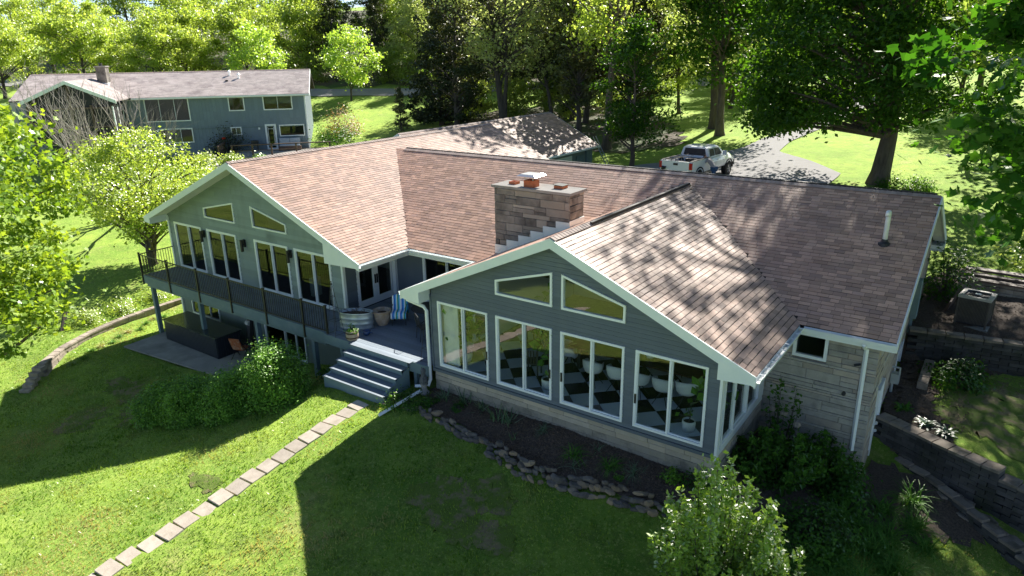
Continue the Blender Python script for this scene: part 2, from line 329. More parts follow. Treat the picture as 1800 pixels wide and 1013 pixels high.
# ------------------------------------------------------------------ terrain
CP = np.array([(-24.5, -1.8, -2.72), (-26, 1.5, -2.72), (-20, -1, -2.72), (-17.3, 1.5, -2.72), (-19, -2.4, -2.7), (-24.3, 3, -2.72), (-15, 1.5, -2.3), (-14.8, -.6, -1.9),
 (-12, -1.4, -1.0), (-10.2, -1.6, -1.02), (-10.3, -3.6, -1.2), (-10.4, -5.3, -1.45), (-10.5, -6.8, -1.7), (-10.6, -8.2, -1.87), (-10.7, -9.2, -2.0), (-9, -5.3, -1.42),
 (-15.4, -3.9, -2.1), (-16.6, -4.6, -2.25), (-13.6, -2.2, -1.55), (-14, -7, -2.2), (-18, -8, -2.8), (-22, -6, -3.0), (-24.9, -5.6, -3.2), (-26.5, -5.7, -3.1), (-25.6, -3.5, -2.75),
 (-27.2, -1, -2.68), (-27.6, 1.5, -2.68), (-28.2, -3.2, -2.55), (-29.6, -1, -2.45), (-29.5, 2, -2.4), (-33, 3.3, -2.3), (-31.5, -2, -2.4), (-33, -6, -3.0), (-43, 1, -1.6),
 (-8.8, -.5, -.8), (-7, -1.3, -.95), (-4, -.4, -.72), (-4.1, -1.8, -1.05), (0, 0, -.78), (0, -1.2, -1.15), (-.5, -2.2, -1.4), (1.2, 1.5, -1.2), (1.5, 3.4, -1.4), (2.9, 4.6, -1.68), (2, 2.2, -1.5),
 (3.5, 4.6, -1.72), (4.4, 4.4, -1.75), (5.1, 4.0, -1.9), (6.2, 3.4, -2.15), (3, 0, -1.9), (5, 1.6, -2.2), (4, -3, -2.2), (8, 1.5, -2.6), (0, -4, -1.9), (1, -6, -2.2), (-3, -5, -1.7), (-6, -8, -2.0), (-10, -14, -2.8), (-20, -16, -4), (4, -14, -3.2), (12, -8, -3.5), (-34, -16, -4.4), (-60, -10, -4.0),
 (3.2, 10.5, .42), (4.4, 11.3, .45), (6, 12, .42), (9, 12, .4), (4.4, 15, .45), (3, 16.5, .6), (-2, 16, .4), (-8, 16, .3), (-18, 18, .2), (-28, 18, -.2), (-30, 8, -1.8), (9, 18, .7), (-17.2, 26, .9), (-17.2, 31, 1.2),
 (-10.7, 23.5, 1.45), (-9.6, 28.6, 1.6), (-1.5, 29, 1.7), (-6.3, 35, 2.1), (-7, 47.6, 2.8), (-28.3, 66.3, 3.0), (-30, 79.9, 4.3), (-23.9, 42.9, 1.8), (-27.3, 40.5, 2.0), (-35.5, 40.3, 2.3), (-37, 35.2, 1.9), (-22.2, 36.2, 1.4),
 (3.6, 22, 1.3), (3, 31.4, 1.9), (1.3, 48.6, 3.0), (14, 30, 2), (16, 50, 3), (-3.5, 60, 3.8), (-10, 75, 4.4),
 (-50, 28.9, .5), (-65, 18, .45), (-73, 12, .6), (-63.2, 46.8, 4.1), (-54, 45.2, 2.9), (-52.6, 35.4, 1.4), (-44.6, 35.9, 1.8), (-54.6, 23.1, .45), (-47, 20, .2), (-40.7, 12.5, -.8), (-48.1, 14, -.3), (-50, 3, -1.6),
 (-99.8, 28.5, 4.4), (-91, 18.6, 3.0), (-85, 5, 1), (-75, 42, 4.5), (-45, 62, 4.4), (-80, 70, 7), (-120, 60, 9), (-40, 100, 8), (0, 110, 8), (40, 80, 6), (40, 20, 1), (30, -10, -3), (-100, 120, 14), (-200, 60, 16), (0, 220, 18), (150, 150, 14), (-200, 200, 26), (140, -60, -4), (-220, -60, -4), (-100, -60, -8)], dtype=float)
def _k(d): return d
_D = np.sqrt(((CP[:, None, :2] - CP[None, :, :2]) ** 2).sum(-1))
_n = len(CP); _A = np.zeros((_n + 3, _n + 3)); _A[:_n, :_n] = _k(_D) - np.eye(_n) * .15
_A[:_n, _n] = 1; _A[:_n, _n + 1:] = CP[:, :2]; _A[_n, :_n] = 1; _A[_n + 1:, :_n] = CP[:, :2].T
_W = np.linalg.solve(_A, np.concatenate([CP[:, 2], np.zeros(3)]))
W1 = [(2.6, 5.86), (4.15, 5.02), (5.2, 4.58), (6.2, 4.22), (12, 2.2)]                         # curved retaining wall
W2 = [(2.6, 9.88), (5.7, 10.33), (12, 11.2)]                                                   # upper wall
def hz(x, y):
    x = np.atleast_1d(np.asarray(x, float)); y = np.atleast_1d(np.asarray(y, float)); out = np.empty(x.size); xf, yf = x.ravel(), y.ravel()
    for i in range(0, xf.size, 20000):
        a, b = xf[i:i + 20000], yf[i:i + 20000]
        d = np.sqrt((a[:, None] - CP[:, 0]) ** 2 + (b[:, None] - CP[:, 1]) ** 2)
        out[i:i + 20000] = d @ _W[:_n] + _W[_n] + _W[_n + 1] * a + _W[_n + 2] * b
    y1 = np.interp(xf, [p[0] for p in W1], [p[1] for p in W1]); y2 = np.interp(xf, [p[0] for p in W2], [p[1] for p in W2])
    inA = (xf > 2.5) & (yf > y1) & (yf < y2)
    f = np.clip((yf - y1) / (y2 - y1), 0, 1); right = np.clip((xf - 5.2) / 1.2, 0, 1)
    hA = -.80 + .30 * f - .45 * right * (1 - f)
    return np.where(inA, hA, out).reshape(x.shape)
gx = np.unique(np.concatenate([np.arange(-230, -60, 6.), np.arange(-60, -34, 1.5), np.arange(-34, 2.0, .45), np.arange(2.0, 9, .2), np.arange(9, 30, 1.2), np.arange(30, 161, 8.)]))
gy = np.unique(np.concatenate([np.arange(-70, -20, 5.), np.arange(-20, -10.5, .7), np.arange(-10.5, 3, .4), np.arange(3, 12, .2), np.arange(12, 20, .6), np.arange(20, 90, 1.5), np.arange(90, 261, 8.)]))
GX, GY = np.meshgrid(gx, gy); GZ = hz(GX, GY)
_r = np.random.default_rng(3); GZ += _r.normal(0, .012, GZ.shape)
def zt(x, y):
    """height of the ground mesh (bilinear)"""
    x = np.atleast_1d(np.asarray(x, float)); y = np.atleast_1d(np.asarray(y, float))
    i = np.clip(np.searchsorted(gx, x) - 1, 0, len(gx) - 2); j = np.clip(np.searchsorted(gy, y) - 1, 0, len(gy) - 2)
    u = np.clip((x - gx[i]) / (gx[i + 1] - gx[i]), 0, 1); v = np.clip((y - gy[j]) / (gy[j + 1] - gy[j]), 0, 1)
    return GZ[j, i] * (1 - u) * (1 - v) + GZ[j, i + 1] * u * (1 - v) + GZ[j + 1, i] * (1 - u) * v + GZ[j + 1, i + 1] * u * v
def z1(x, y): return float(zt(x, y)[0])
nx, ny = len(gx), len(gy)
idx = np.arange(nx * ny).reshape(ny, nx)
Fq = np.stack([idx[:-1, :-1].ravel(), idx[:-1, 1:].ravel(), idx[1:, 1:].ravel(), idx[1:, :-1].ravel()], 1)
def lawnmat():
    m, nt, out = nmat('lawn'); b = nt.nodes.new('ShaderNodeBsdfPrincipled'); nt.links.new(b.outputs[0], out.inputs[0])
    P = pos(nt)
    c = mix(nt, ramp(nt, noise(nt, P, .30, 6.0, .8), .40, .60), (.075, .18, .016), (.20, .31, .038))
    c = mix(nt, ramp(nt, noise(nt, P, 1.6, 7.0, .8), .50, .60), c, (.08, .15, .02))
    c = mix(nt, ramp(nt, noise(nt, P, 11, 5.0, .8), .52, .70), c, (.40, .44, .12))
    c = mix(nt, ramp(nt, noise(nt, P, 40, 4.0, .8), .50, .75), c, (.06, .10, .012))
    c = mix(nt, mth(nt, 'MULTIPLY', ramp(nt, noise(nt, P, .55, 8.0, .75), .56, .70), .6), c, (.30, .26, .12))
    nt.links.new(c, b.inputs['Base Color']); b.inputs['Roughness'].default_value = .9; b.inputs['Specular IOR Level'].default_value = .12
    b.inputs['Sheen Weight'].default_value = .35; b.inputs['Sheen Tint'].default_value = (.75, .9, .25, 1)
    bp = nt.nodes.new('ShaderNodeBump'); bp.inputs['Strength'].default_value = .9; bp.inputs['Distance'].default_value = .05
    nt.links.new(noise(nt, P, 28, 6.0, .8), bp.inputs['Height']); nt.links.new(bp.outputs[0], b.inputs['Normal']); return m
M['lawn'] = lawnmat()
M['litter'] = surf('leaf_litter', (.07, .05, .03), (.15, .12, .07), 3, .95, .6, 12, c3=(.08, .13, .03), c3scale=.25, c3lo=.45, c3hi=.6)
M['drybare'] = surf('bare_earth_grass', (.19, .15, .085), (.25, .22, .10), 12, .95, .8, 30, c3=(.12, .18, .025), c3scale=2.6, c3lo=.40, c3hi=.52, bdist=.04)
g = link('ground', npmesh('ground', np.stack([GX.ravel(), GY.ravel(), GZ.ravel()], 1), Fq, M['lawn'], smooth=True)); g['kind'] = 'structure'
def inpoly(x, y, poly):
    r = np.zeros(np.shape(x), bool); n = len(poly)
    for i in range(n):
        x1, y1 = poly[i]; x2, y2 = poly[(i + 1) % n]
        c = ((y1 > y) != (y2 > y)) & (x < (x2 - x1) * (y - y1) / (y2 - y1 + 1e-12) + x1); r ^= c
    return r
def drape(name, poly, m, off=.02, step=.25, ragged=0.0, seed=1, kind='structure'):
    """sheet over the ground inside a polygon, cut from a fine grid"""
    p = np.array(poly); x0, y0 = p.min(0); x1, y1 = p.max(0)
    xs = np.arange(x0, x1 + step, step); ys = np.arange(y0, y1 + step, step); X, Y = np.meshgrid(xs, ys)
    r = np.random.default_rng(seed); jx = r.normal(0, ragged, X.shape) if ragged else 0; jy = r.normal(0, ragged, X.shape) if ragged else 0
    Xm = X + jx; Ym = Y + jy; Z = np.maximum(zt(Xm, Ym), zt(X, Y)) + off
    ii = np.arange(X.size).reshape(X.shape); cx = (X[:-1, :-1] + X[1:, 1:]) / 2; cy = (Y[:-1, :-1] + Y[1:, 1:]) / 2
    k = inpoly(cx, cy, poly)
    F = np.stack([ii[:-1, :-1][k], ii[:-1, 1:][k], ii[1:, 1:][k], ii[1:, :-1][k]], 1)
    used = np.unique(F); mp = -np.ones(X.size, int); mp[used] = np.arange(len(used))
    V = np.stack([Xm.ravel(), Ym.ravel(), Z.ravel()], 1)[used]
    o = link(name, npmesh(name, V, mp[F], m, smooth=True)); o['kind'] = kind; return o
def strip(name, left, right, m, off=.03, n=60, k=6, kind='structure'):
    def res(pts):
        pts = np.array(pts, float); d = np.r_[0, np.cumsum(np.hypot(*np.diff(pts, axis=0).T))]; t = np.linspace(0, d[-1], n)
        return np.stack([np.interp(t, d, pts[:, 0]), np.interp(t, d, pts[:, 1])], 1)
    A, B = res(left), res(right); V = []
    for i in range(n):
        for j in range(k + 1):
            q = A[i] + (B[i] - A[i]) * j / k; V.append((q[0], q[1], z1(q[0], q[1]) + off))
    F = [(i * (k + 1) + j, i * (k + 1) + j + 1, (i + 1) * (k + 1) + j + 1, (i + 1) * (k + 1) + j) for i in range(n - 1) for j in range(k)]
    o = link(name, npmesh(name, V, np.array(F), m, smooth=True)); o['kind'] = kind; return o
# driveway and the road on the rise
strip('driveway', [(-17.4, 22), (-17.2, 30.9), (-13.5, 33.5), (-11.9, 38), (-11.6, 43), (-10.8, 51), (-10.5, 66), (-16, 82)],
      [(-4, 21), (-3.6, 30.5), (-5.4, 32.8), (-8.9, 36.5), (-9.3, 41), (-7.8, 52), (-7.0, 66), (-11, 84)], M['asphalt'], .05, 90, 10)
strip('road', [(-130, 24), (-100, 33), (-82, 37.5), (-66.5, 44.2), (-55, 52.5), (-40, 67), (-28, 81), (-5, 96), (30, 106)],
      [(-131, 29), (-101, 38), (-83.5, 42.0), (-68.5, 48.5), (-57.5, 56.5), (-42.5, 71), (-30, 85.5), (-6, 101), (30, 111)], M['asphalt'], .09, 140, 5)
drape('forest_floor', [(-135, 31), (-101, 40), (-83.5, 44), (-68.5, 50.5), (-58.5, 58), (-43.5, 72.5), (-31, 87), (-8, 102), (30, 112), (60, 200), (-100, 240), (-210, 150)], M['litter'], .06, 3.0, .3)
drape('tree_shade_ground', [(-40, 32), (-36, 33.5), (-28, 36.5), (-20, 35), (-17, 38), (-19, 44), (-26, 54), (-36, 56), (-43, 46)], M['litter'], .05, 1.0, .15)
# planting beds and worn patches
BED = [(-8.9, .3), (0.3, .3), (.4, -.9), (-.5, -1.15), (-1.9, -1.4), (-3, -1.62), (-4.1, -1.75), (-5.3, -1.55), (-7, -1.2), (-8.6, -1.0)]
drape('mulch_bed', BED, M['mulch'], .025, .2, .03)
drape('side_bed_soil', [(.0, -.3), (1.6, -1.2), (2.8, .6), (4.6, 2.6), (5.6, 3.2), (4.9, 4.2), (3.4, 4.7), (2.7, 4.4), (2.7, 3.5), (.0, 3.6)], M['mulch'], .022, .25, .05)
drape('upper_bed_soil', [(2.7, 5.5), (4.2, 4.7), (4.9, 4.4), (4.4, 5.6), (3.9, 6.8), (3.9, 8.4), (5.2, 9.6), (5.7, 10.3), (2.7, 10.0)], M['mulch'], .03, .1, .06)
drape('air_conditioner_bed', [(2.7, 9.6), (5.6, 10.05), (8.2, 10.6), (8.4, 13), (6.4, 14.6), (5.2, 16.6), (3.4, 17.2), (2.7, 15.5)], M['mulch'], .025, .25, .06)
for i, (bx, by, br) in enumerate([(-5.0, -3.3, .8), (-4.2, -4.0, .6), (-21.0, -3.6, .8), (-18.5, -4.7, .6), (-20.2, -5.6, .7), (1.9, -2.6, .9), (2.9, -3.6, .9), (4.3, -.6, .8), (-11.5, -6.2, .35), (5.3, 6.3, .8), (6.0, 8.2, 1.0), (4.9, 7.6, .7), (7.0, 6.5, .9), (3.6, -1.2, .7), (5.2, .2, .8)]):
    an = np.linspace(0, 6.283, 15)[:-1]; rr = br * (1 + .35 * np.sin(an * 2 + i) + .2 * np.cos(an * 5 + 2 * i))
    drape('bare_patch', [(bx + 1.5 * r * math.cos(a), by + r * math.sin(a)) for a, r in zip(an, rr)], M['drybare'], .012, .13, .05, i)

# ------------------------------------------------------------------ generic building pieces
def slabs(outline, holes, z0, z1):
    """intervals of a convex-ish outline minus convex holes between heights z0,z1 -> trapezoids (z0,z1,xa0,xb0,xa1,xb1)"""
    crit = {z0, z1}
    for poly in [outline] + holes:
        for (x, z) in poly:
            if z0 + 1e-4 < z < z1 - 1e-4: crit.add(z)
    crit = sorted(crit); res = []
    def cut(poly, z):
        xs = []
        for i in range(len(poly)):
            (xa, za), (xb, zb) = poly[i], poly[(i + 1) % len(poly)]
            if (za > z) != (zb > z): xs.append(xa + (xb - xa) * (z - za) / (zb - za))
        return (min(xs), max(xs)) if len(xs) >= 2 else None
    for a, b in zip(crit[:-1], crit[1:]):
        if b - a < 1e-3: continue
        la, lb = a + (b - a) * 1e-3, b - (b - a) * 1e-3
        oa, ob = cut(outline, la), cut(outline, lb)
        if not oa or not ob: continue
        hs = [(cut(h, la), cut(h, lb)) for h in holes]; hs = sorted([h for h in hs if h[0] and h[1]], key=lambda h: h[0][0])
        ca, cb = oa[0], ob[0]
        for (p, q) in hs:
            if p[1] <= oa[0] or p[0] >= oa[1]: continue
            if p[0] - ca > .004 or q[0] - cb > .004: res.append((a, b, ca, max(p[0], ca), cb, max(q[0], cb)))
            ca, cb = p[1], q[1]
        if oa[1] - ca > .004 or ob[1] - cb > .004: res.append((a, b, ca, oa[1], cb, ob[1]))
    return res
def siding(parent, pl, outline, holes, expo, m, zmin, zmax, joint=None, seed=0, lap=.02, back=.03, name='siding_board', merge=False):
    rs = random.Random(seed); z = zmin; allmb = MB()
    while z < zmax - 1e-3:
        zt_ = min(z + expo, zmax)
        for (a, b, xa0, xb0, xa1, xb1) in slabs(outline, holes, z + .011, zt_):
            cuts = []
            if joint and (xb0 - xa0) > joint * .8 and b - a > expo * .6:
                c = xa0 + joint * rs.uniform(.3, 1.0)
                while c < xb0 - .4: cuts.append(c); c += joint * rs.uniform(.8, 1.2)
            ca = lambda zz: lap * (1 - (zz - z) / expo) + .004
            segs = []; s0, s1 = xa0, xa1
            for c in cuts: segs.append((s0, c - .003, s1, c - .003)); s0 = s1 = c + .003
            segs.append((s0, xb0, s1, xb1))
            for (p0, q0, p1, q1) in segs:
                mb = allmb if merge else MB()
                mb.hexa([pl.p(p0, a, ca(a)), pl.p(q0, a, ca(a)), pl.p(q0, a, -back), pl.p(p0, a, -back), pl.p(p1, b, ca(b)), pl.p(q1, b, ca(b)), pl.p(q1, b, -back), pl.p(p1, b, -back)])
                if not merge: mb.build(name, m, parent)
        z = zt_
    if merge: allmb.build(name + '_field', m, parent)['kind'] = 'stuff'
def frame_poly(mb, pl, pts, w, c0, c1):
    """ring of width w inside polygon pts (a,b) counter-clockwise seen from outside"""
    n = len(pts); P = [Vector((p[0], p[1])) for p in pts]; ins = []
    for i in range(n):
        a, b, c = P[i - 1], P[i], P[(i + 1) % n]
        d1 = (b - a).normalized(); d2 = (c - b).normalized(); n1 = Vector((-d1.y, d1.x)); n2 = Vector((-d2.y, d2.x))
        h = (n1 + n2); h = h / h.length; k = w / max(.2, h.dot(n1)); ins.append(b + h * k)
    for i in range(n):
        j = (i + 1) % n
        q = [P[i], P[j], ins[j], ins[i]]
        s = len(mb.v); mb.v += [tuple(pl.p(p.x, p.y, c1)) for p in q] + [tuple(pl.p(p.x, p.y, c0)) for p in q]
        mb.f += [(s, s + 1, s + 2, s + 3), (s, s + 4, s + 5, s + 1), (s + 3, s + 2, s + 6, s + 7), (s + 7, s + 6, s + 5, s + 4)]
    return [(p.x, p.y) for p in ins]
def window(parent, pl, a0, a1, b0, b1, mull=(), fw=.06, c=.05, fm='vinyl', gm='glass', handle=None, name='window', label=None, bars=(), slide=True):
    """window part with pane sub-parts; frame stands c proud of the wall"""
    mb = MB(); frame_poly(mb, pl, [(a0, b0), (a1, b0), (a1, b1), (a0, b1)], fw, -.06, c)
    for k in mull: mb.pbox(pl, k - .018, k + .018, b0 + fw, b1 - fw, -.03, c - .008)
    w = mb.build(name, M[fm], parent)
    if label: w['label'] = label
    ed = [a0 + fw] + list(mull) + [a1 - fw]
    for i in range(len(ed) - 1):
        l = ed[i] + (.018 if i else 0); r = ed[i + 1] - (.018 if i < len(ed) - 2 else 0); dc = -.035 if (i % 2 and slide) else 0.0
        if slide:
            s = MB(); frame_poly(s, pl, [(l, b0 + fw), (r, b0 + fw), (r, b1 - fw), (l, b1 - fw)], .022, -.035 + dc, .022 + dc); s.build('sash', M[fm], w)
        g_ = MB(); e = .018 if slide else -.005; g_.pbox(pl, l + e, r - e, b0 + fw + e, b1 - fw - e, -.012 + dc, -.004 + dc); g_.build('pane', M[gm], w)
    for (x0, x1, y0, y1) in bars:
        q = MB(); q.pbox(pl, x0, x1, y0, y1, -.004, .012); q.build('muntin', M[fm], w)
    if handle:
        hx, hz_ = handle; q = MB(); q.pbox(pl, hx - .022, hx + .022, hz_ - .13, hz_ + .13, .02, .06); q.build('handle', M['black'], w)
    return w
def trap_window(parent, pl, pts, fw=.06, c=.05, gm='glass'):
    mb = MB(); ins = frame_poly(mb, pl, pts, fw, -.06, c); w = mb.build('window', M['vinyl'], parent)
    g_ = MB(); g_.prism([pl.p(x, z, -.004) for x, z in ins], pl.N * -.01); g_.build('pane', M[gm], w); return w
STONE = {}
def ashlar(parent, pl, a0, a1, b0, b1, m, outline=None, holes=(), seed=0, hs=(.10, .15, .2, .28), ls=(.3, 1.0), depth=.06, maxn=300, name='stone', jt=.012, stuffm=None, keynear=None, fixed=None):
    rs = random.Random(seed); st = []; z = b0
    while z < b1 - .03:
        h = rs.choice(hs) if not fixed else fixed; h = min(h, b1 - z); x = a0 - (rs.uniform(0, .3) if not fixed else 0)
        while x < a1:
            l = rs.uniform(*ls); xa, xb = max(x, a0), min(x + l, a1)
            if a1 - xb < .12: xb = a1; l = xb - x
            parts = [(xa, xb, z, z + h)]
            if h >= .26 and rs.random() < .35: zz = z + h * rs.choice((.4, .5, .6)); parts = [(xa, xb, z, zz), (xa, xb, zz, z + h)]
            for q in parts:
                ok = q[1] - q[0] > .04
                cx, cz = (q[0] + q[1]) / 2, (q[2] + q[3]) / 2
                if outline is not None and ok: ok = bool(inpoly(np.array(cx), np.array(cz), outline))
                for hl in holes:
                    if not ok: break
                    if q[0] < hl[1] and q[1] > hl[0] and q[2] < hl[3] - .01 and q[3] > hl[2] + .01:
                        if q[0] < hl[0] - .05: q = (q[0], hl[0], q[2], q[3])
                        elif q[1] > hl[1] + .05: q = (hl[1], q[1], q[2], q[3])
                        else: ok = False
                if ok: st.append(q)
            x += l
        z += h
    if m.name not in STONE: STONE[m.name] = unit_stone(name); STONE[m.name].materials.append(m)
    un = STONE[m.name]
    st2 = [((pl.p((q[0] + q[1]) / 2, (q[2] + q[3]) / 2) - CAM).length / math.sqrt((q[1] - q[0]) * (q[3] - q[2])), q) for q in st]; st2.sort(key=lambda t: t[0])
    R = Matrix.Identity(4)
    U, V, Nn = pl.U, pl.V, -pl.N
    rest = MB()
    for i, (_, q) in enumerate(st2):
        d = depth + rs.uniform(-.012, .016); c = pl.p((q[0] + q[1]) / 2, (q[2] + q[3]) / 2, d / 2)
        if i < maxn:
            o = link(name, un, parent)
            w, h = q[1] - q[0] - jt, q[3] - q[2] - jt
            mt = Matrix(((U.x * w, Nn.x * d, V.x * h, 0), (U.y * w, Nn.y * d, V.y * h, 0), (U.z * w, Nn.z * d, V.z * h, 0), (0, 0, 0, 1)))
            mt.translation = c - OFF.get(parent.name, Vector()); o.matrix_local = mt
        else: rest.pbox(pl, q[0] + jt / 2, q[1] - jt / 2, q[2] + jt / 2, q[3] - jt / 2, 0, d)
    if rest.v: rest.build(name + '_field', stuffm or m, parent)['kind'] = 'stuff'
    return len(st)
ROOFS = []
def shingle_roof(parent, O, U, V, ulen, vlen, keep, m_one, m_field, expo=.145, lw=(.22, .36), thick=.011, nsingle=0, seed=0, tm=None, merge_from=None):
    """courses of tabs on the plane O + u U + v V (V up the slope); returns tab list for picking the nearest"""
    U = Vector(U).normalized(); V = Vector(V).normalized(); Nn = U.cross(V); Nn = Nn if Nn.z > 0 else -Nn
    rs = np.random.default_rng(seed); us, vs, ws = [], [], []
    nr = int(vlen / expo) + 1
    for r in range(nr):
        u = -rs.uniform(0, .3)
        while u < ulen:
            w = rs.uniform(*lw); ua, ub = max(u, 0), min(u + w, ulen)
            if ub - ua > .03: us.append((ua, ub)); vs.append(r * expo)
            u += w
    us = np.array(us); vs = np.array(vs)
    O_ = np.array(O); Un, Vn, NN = np.array(U), np.array(V), np.array(Nn)
    cen = O_ + us.mean(1)[:, None] * Un + (vs + expo / 2)[:, None] * Vn
    k = keep(cen); us, vs, cen = us[k], vs[k], cen[k]
    vt = np.minimum(vs + expo - .018, vlen); g_ = .004  # gap bares the dark deck as a drawn-in shadow line under each course
    th = thick + rs.normal(0, .0015, len(us)); br = rs.normal(0, .004, len(us))
    def pt(u, v, c): return O_ + u[:, None] * Un + v[:, None] * Vn + np.broadcast_to(c, u.shape)[:, None] * NN
    a, b = us[:, 0] + g_, us[:, 1] - g_
    P = np.stack([pt(a, vs + br, 0), pt(b, vs + br, 0), pt(b, vt, 0 * a), pt(a, vt, 0 * a), pt(a, vs + br, th), pt(b, vs + br, th), pt(b, vt, .007 + 0 * a), pt(a, vt, .007 + 0 * a)], 1)
    dist = np.linalg.norm(cen - np.array(CAM), axis=1); order = np.argsort(dist)
    single = order[:nsingle]; rest = order[nsingle:]
    Q = np.array([(4, 5, 6, 7), (0, 1, 5, 4), (1, 2, 6, 5), (3, 0, 4, 7)])
    if len(rest):
        Vv = P[rest].reshape(-1, 3); F = (Q[None] + (np.arange(len(rest)) * 8)[:, None, None]).reshape(-1, 4)
        at = np.repeat(rs.uniform(0, 1, len(rest)), 4)
        o = link('shingle_field', npmesh('shingle_field', Vv, F, m_field, attr=at), parent, world=True); o['kind'] = 'stuff'
    for i in single:
        o = link('shingle', npmesh('shingle', P[i], Q, m_one), parent, world=True)
# ------------------------------------------------------------------ the main house
HOUSE = thing('house', 'sprawling grey house with brown shingled roofs, white trimmed gables and a stone chimney', 'house', (-8, 5, -.8))
H = HOUSE
EZ, SL = 2.38, .4426                                        # eave height, main slope
XS, ZS, SS = -4.33, 4.70, .4487                             # sunroom ridge
XL, ZL = -19.4, 5.24; SLR = (ZL - EZ) / 6.75; SLL = (ZL - EZ) / 6.8
zmain = lambda x, y: EZ + SL * (y - 3.18)
zsun = lambda x, y: ZS - SS * abs(x - XS)
zlw = lambda x, y: ZL - SLR * (x - XL)
YR, ZR = 8.86, EZ + SL * 5.68
def slab(name, pts, m, t=.13):
    return MB().prism(pts, (0, 0, -t)).build(name, m, H)
OVS, OVL = -.45, .75
# facades -------------------------------------------------
SF = Pl((0, 0, 0), (1, 0, 0), (0, -1, 0))                    # sunroom front, a = x
LF = Pl((0, 1.55, 0), (1, 0, 0), (0, -1, 0))                 # left wing front
# sunroom
outS = [(-8.75, -.06), (-.02, -.06), (-.02, zsun(-.02, 0) - .13), (XS, ZS - .13), (-8.75, zsun(-8.75, 0) - .13)]
wins = [(-8.50, -6.66), (-6.37, -4.54), (-4.27, -2.43), (-2.13, -.31)]
holes = [[(a, .07), (b, .07), (b, 2.15), (a, 2.15)] for a, b in wins]
T1 = [(-6.36, 2.76), (-4.53, 2.76), (-4.53, 3.70), (-6.36, 3.18)]; T2 = [(-4.25, 2.76), (-2.44, 2.76), (-2.44, 3.22), (-4.25, 3.70)]
ws = MB()
for (a, b, xa0, xb0, xa1, xb1) in slabs(outS, holes + [T1, T2], -.06, ZS): ws.hexa([SF.p(xa0, a, -.031), SF.p(xb0, a, -.031), SF.p(xb0, a, -.12), SF.p(xa0, a, -.12), SF.p(xa1, b, -.031), SF.p(xb1, b, -.031), SF.p(xb1, b, -.12), SF.p(xa1, b, -.12)])
wall_s = ws.build('gable_wall', M['siding_back'], H)
siding(wall_s, SF, outS, holes + [T1, T2], .115, M['siding'], -.06, ZS, seed=1, lap=.018)
for i, (a, b) in enumerate(wins):
    window(H, SF, a, b, .07, 2.15, mull=((a + b) / 2,), handle=((b - .04) if i < 2 else (a + .04), .85))
trap_window(H, SF, T1); trap_window(H, SF, T2)
MB().box(-8.80, 0.0, -.045, .0, -.15, -.062).build('skirt_board', M['siding'], H)
MB().box(-.02, .045, -.05, .10, -.17, 2.3).build('corner_board', M['vinyl'], H)
MB().box(-8.80, -8.752, -.04, .10, -.17, 2.3).build('corner_board', M['siding'], H)
# foundation of the sunroom: three courses of cut stone over plain block
fb = MB().box(-8.75, -.01, .035, .3, -3.0, -.15).box(-.31, -.01, .3, 3.7, -3.0, -.15).build('foundation', M['mortar'], H)
FF = Pl((0, .035, 0), (1, 0, 0), (0, -1, 0)); FS = Pl((-.01, 0, 0), (0, 1, 0), (1, 0, 0))
ashlar(fb, FF, -8.75, -.005, -.45, -.15, M['found'], seed=5, hs=(.15,), ls=(.35, 1.0), depth=.035, jt=.008)
ashlar(fb, FF, -8.75, -.005, -1.4, -.45, M['block_u'] if 'block_u' in M else M['block'], seed=6, hs=(.19,), ls=(.4, .42), depth=.03, jt=.006, name='block')
ashlar(fb, FS, .04, 3.6, -.45, -.15, M['found'], seed=7, hs=(.15,), ls=(.35, 1.0), depth=.035, jt=.008)
ashlar(fb, FS, .04, 3.6, -1.8, -.45, M['block'], seed=8, hs=(.19,), ls=(.4, .42), depth=.03, jt=.006, name='block')
# sunroom side wall x = 0 : white framed glazing
SS_ = Pl((0, 0, 0), (0, 1, 0), (1, 0, 0))
sw = MB().pbox(SS_, .1, 3.6, -.15, .03, -.12, .02).pbox(SS_, .1, 3.6, 2.12, 2.3, -.12, .0).pbox(SS_, 3.1, 3.62, .03, 2.12, -.12, .0).pbox(SS_, .1, .18, .03, 2.12, -.12, .0).build('side_wall', M['trim'], H)
window(H, SS_, .18, 3.1, .05, 2.10, mull=(1.05, 2.1), fw=.08, slide=True)
MB().pbox(SS_, 3.15, 3.6, .0, 2.12, .0, .03).build('trim_board', M['vinyl'], H)
# sunroom left wall (porch side)
SLW = Pl((-8.752, 0, 0), (0, -1, 0), (-1, 0, 0))
MB().box(-8.75, -8.6, .1, .95, -.2, 2.38).box(-8.75, -8.6, 2.95, 8.0, -.2, 2.38).box(-8.75, -8.6, .95, 2.95, -.2, .1).box(-8.75, -8.6, .95, 2.95, 2.1, 2.38).build('side_wall', M['siding'], H)
window(H, SLW, -2.9, -1.0, .1, 2.1, mull=(-1.95,), gm='glass2')
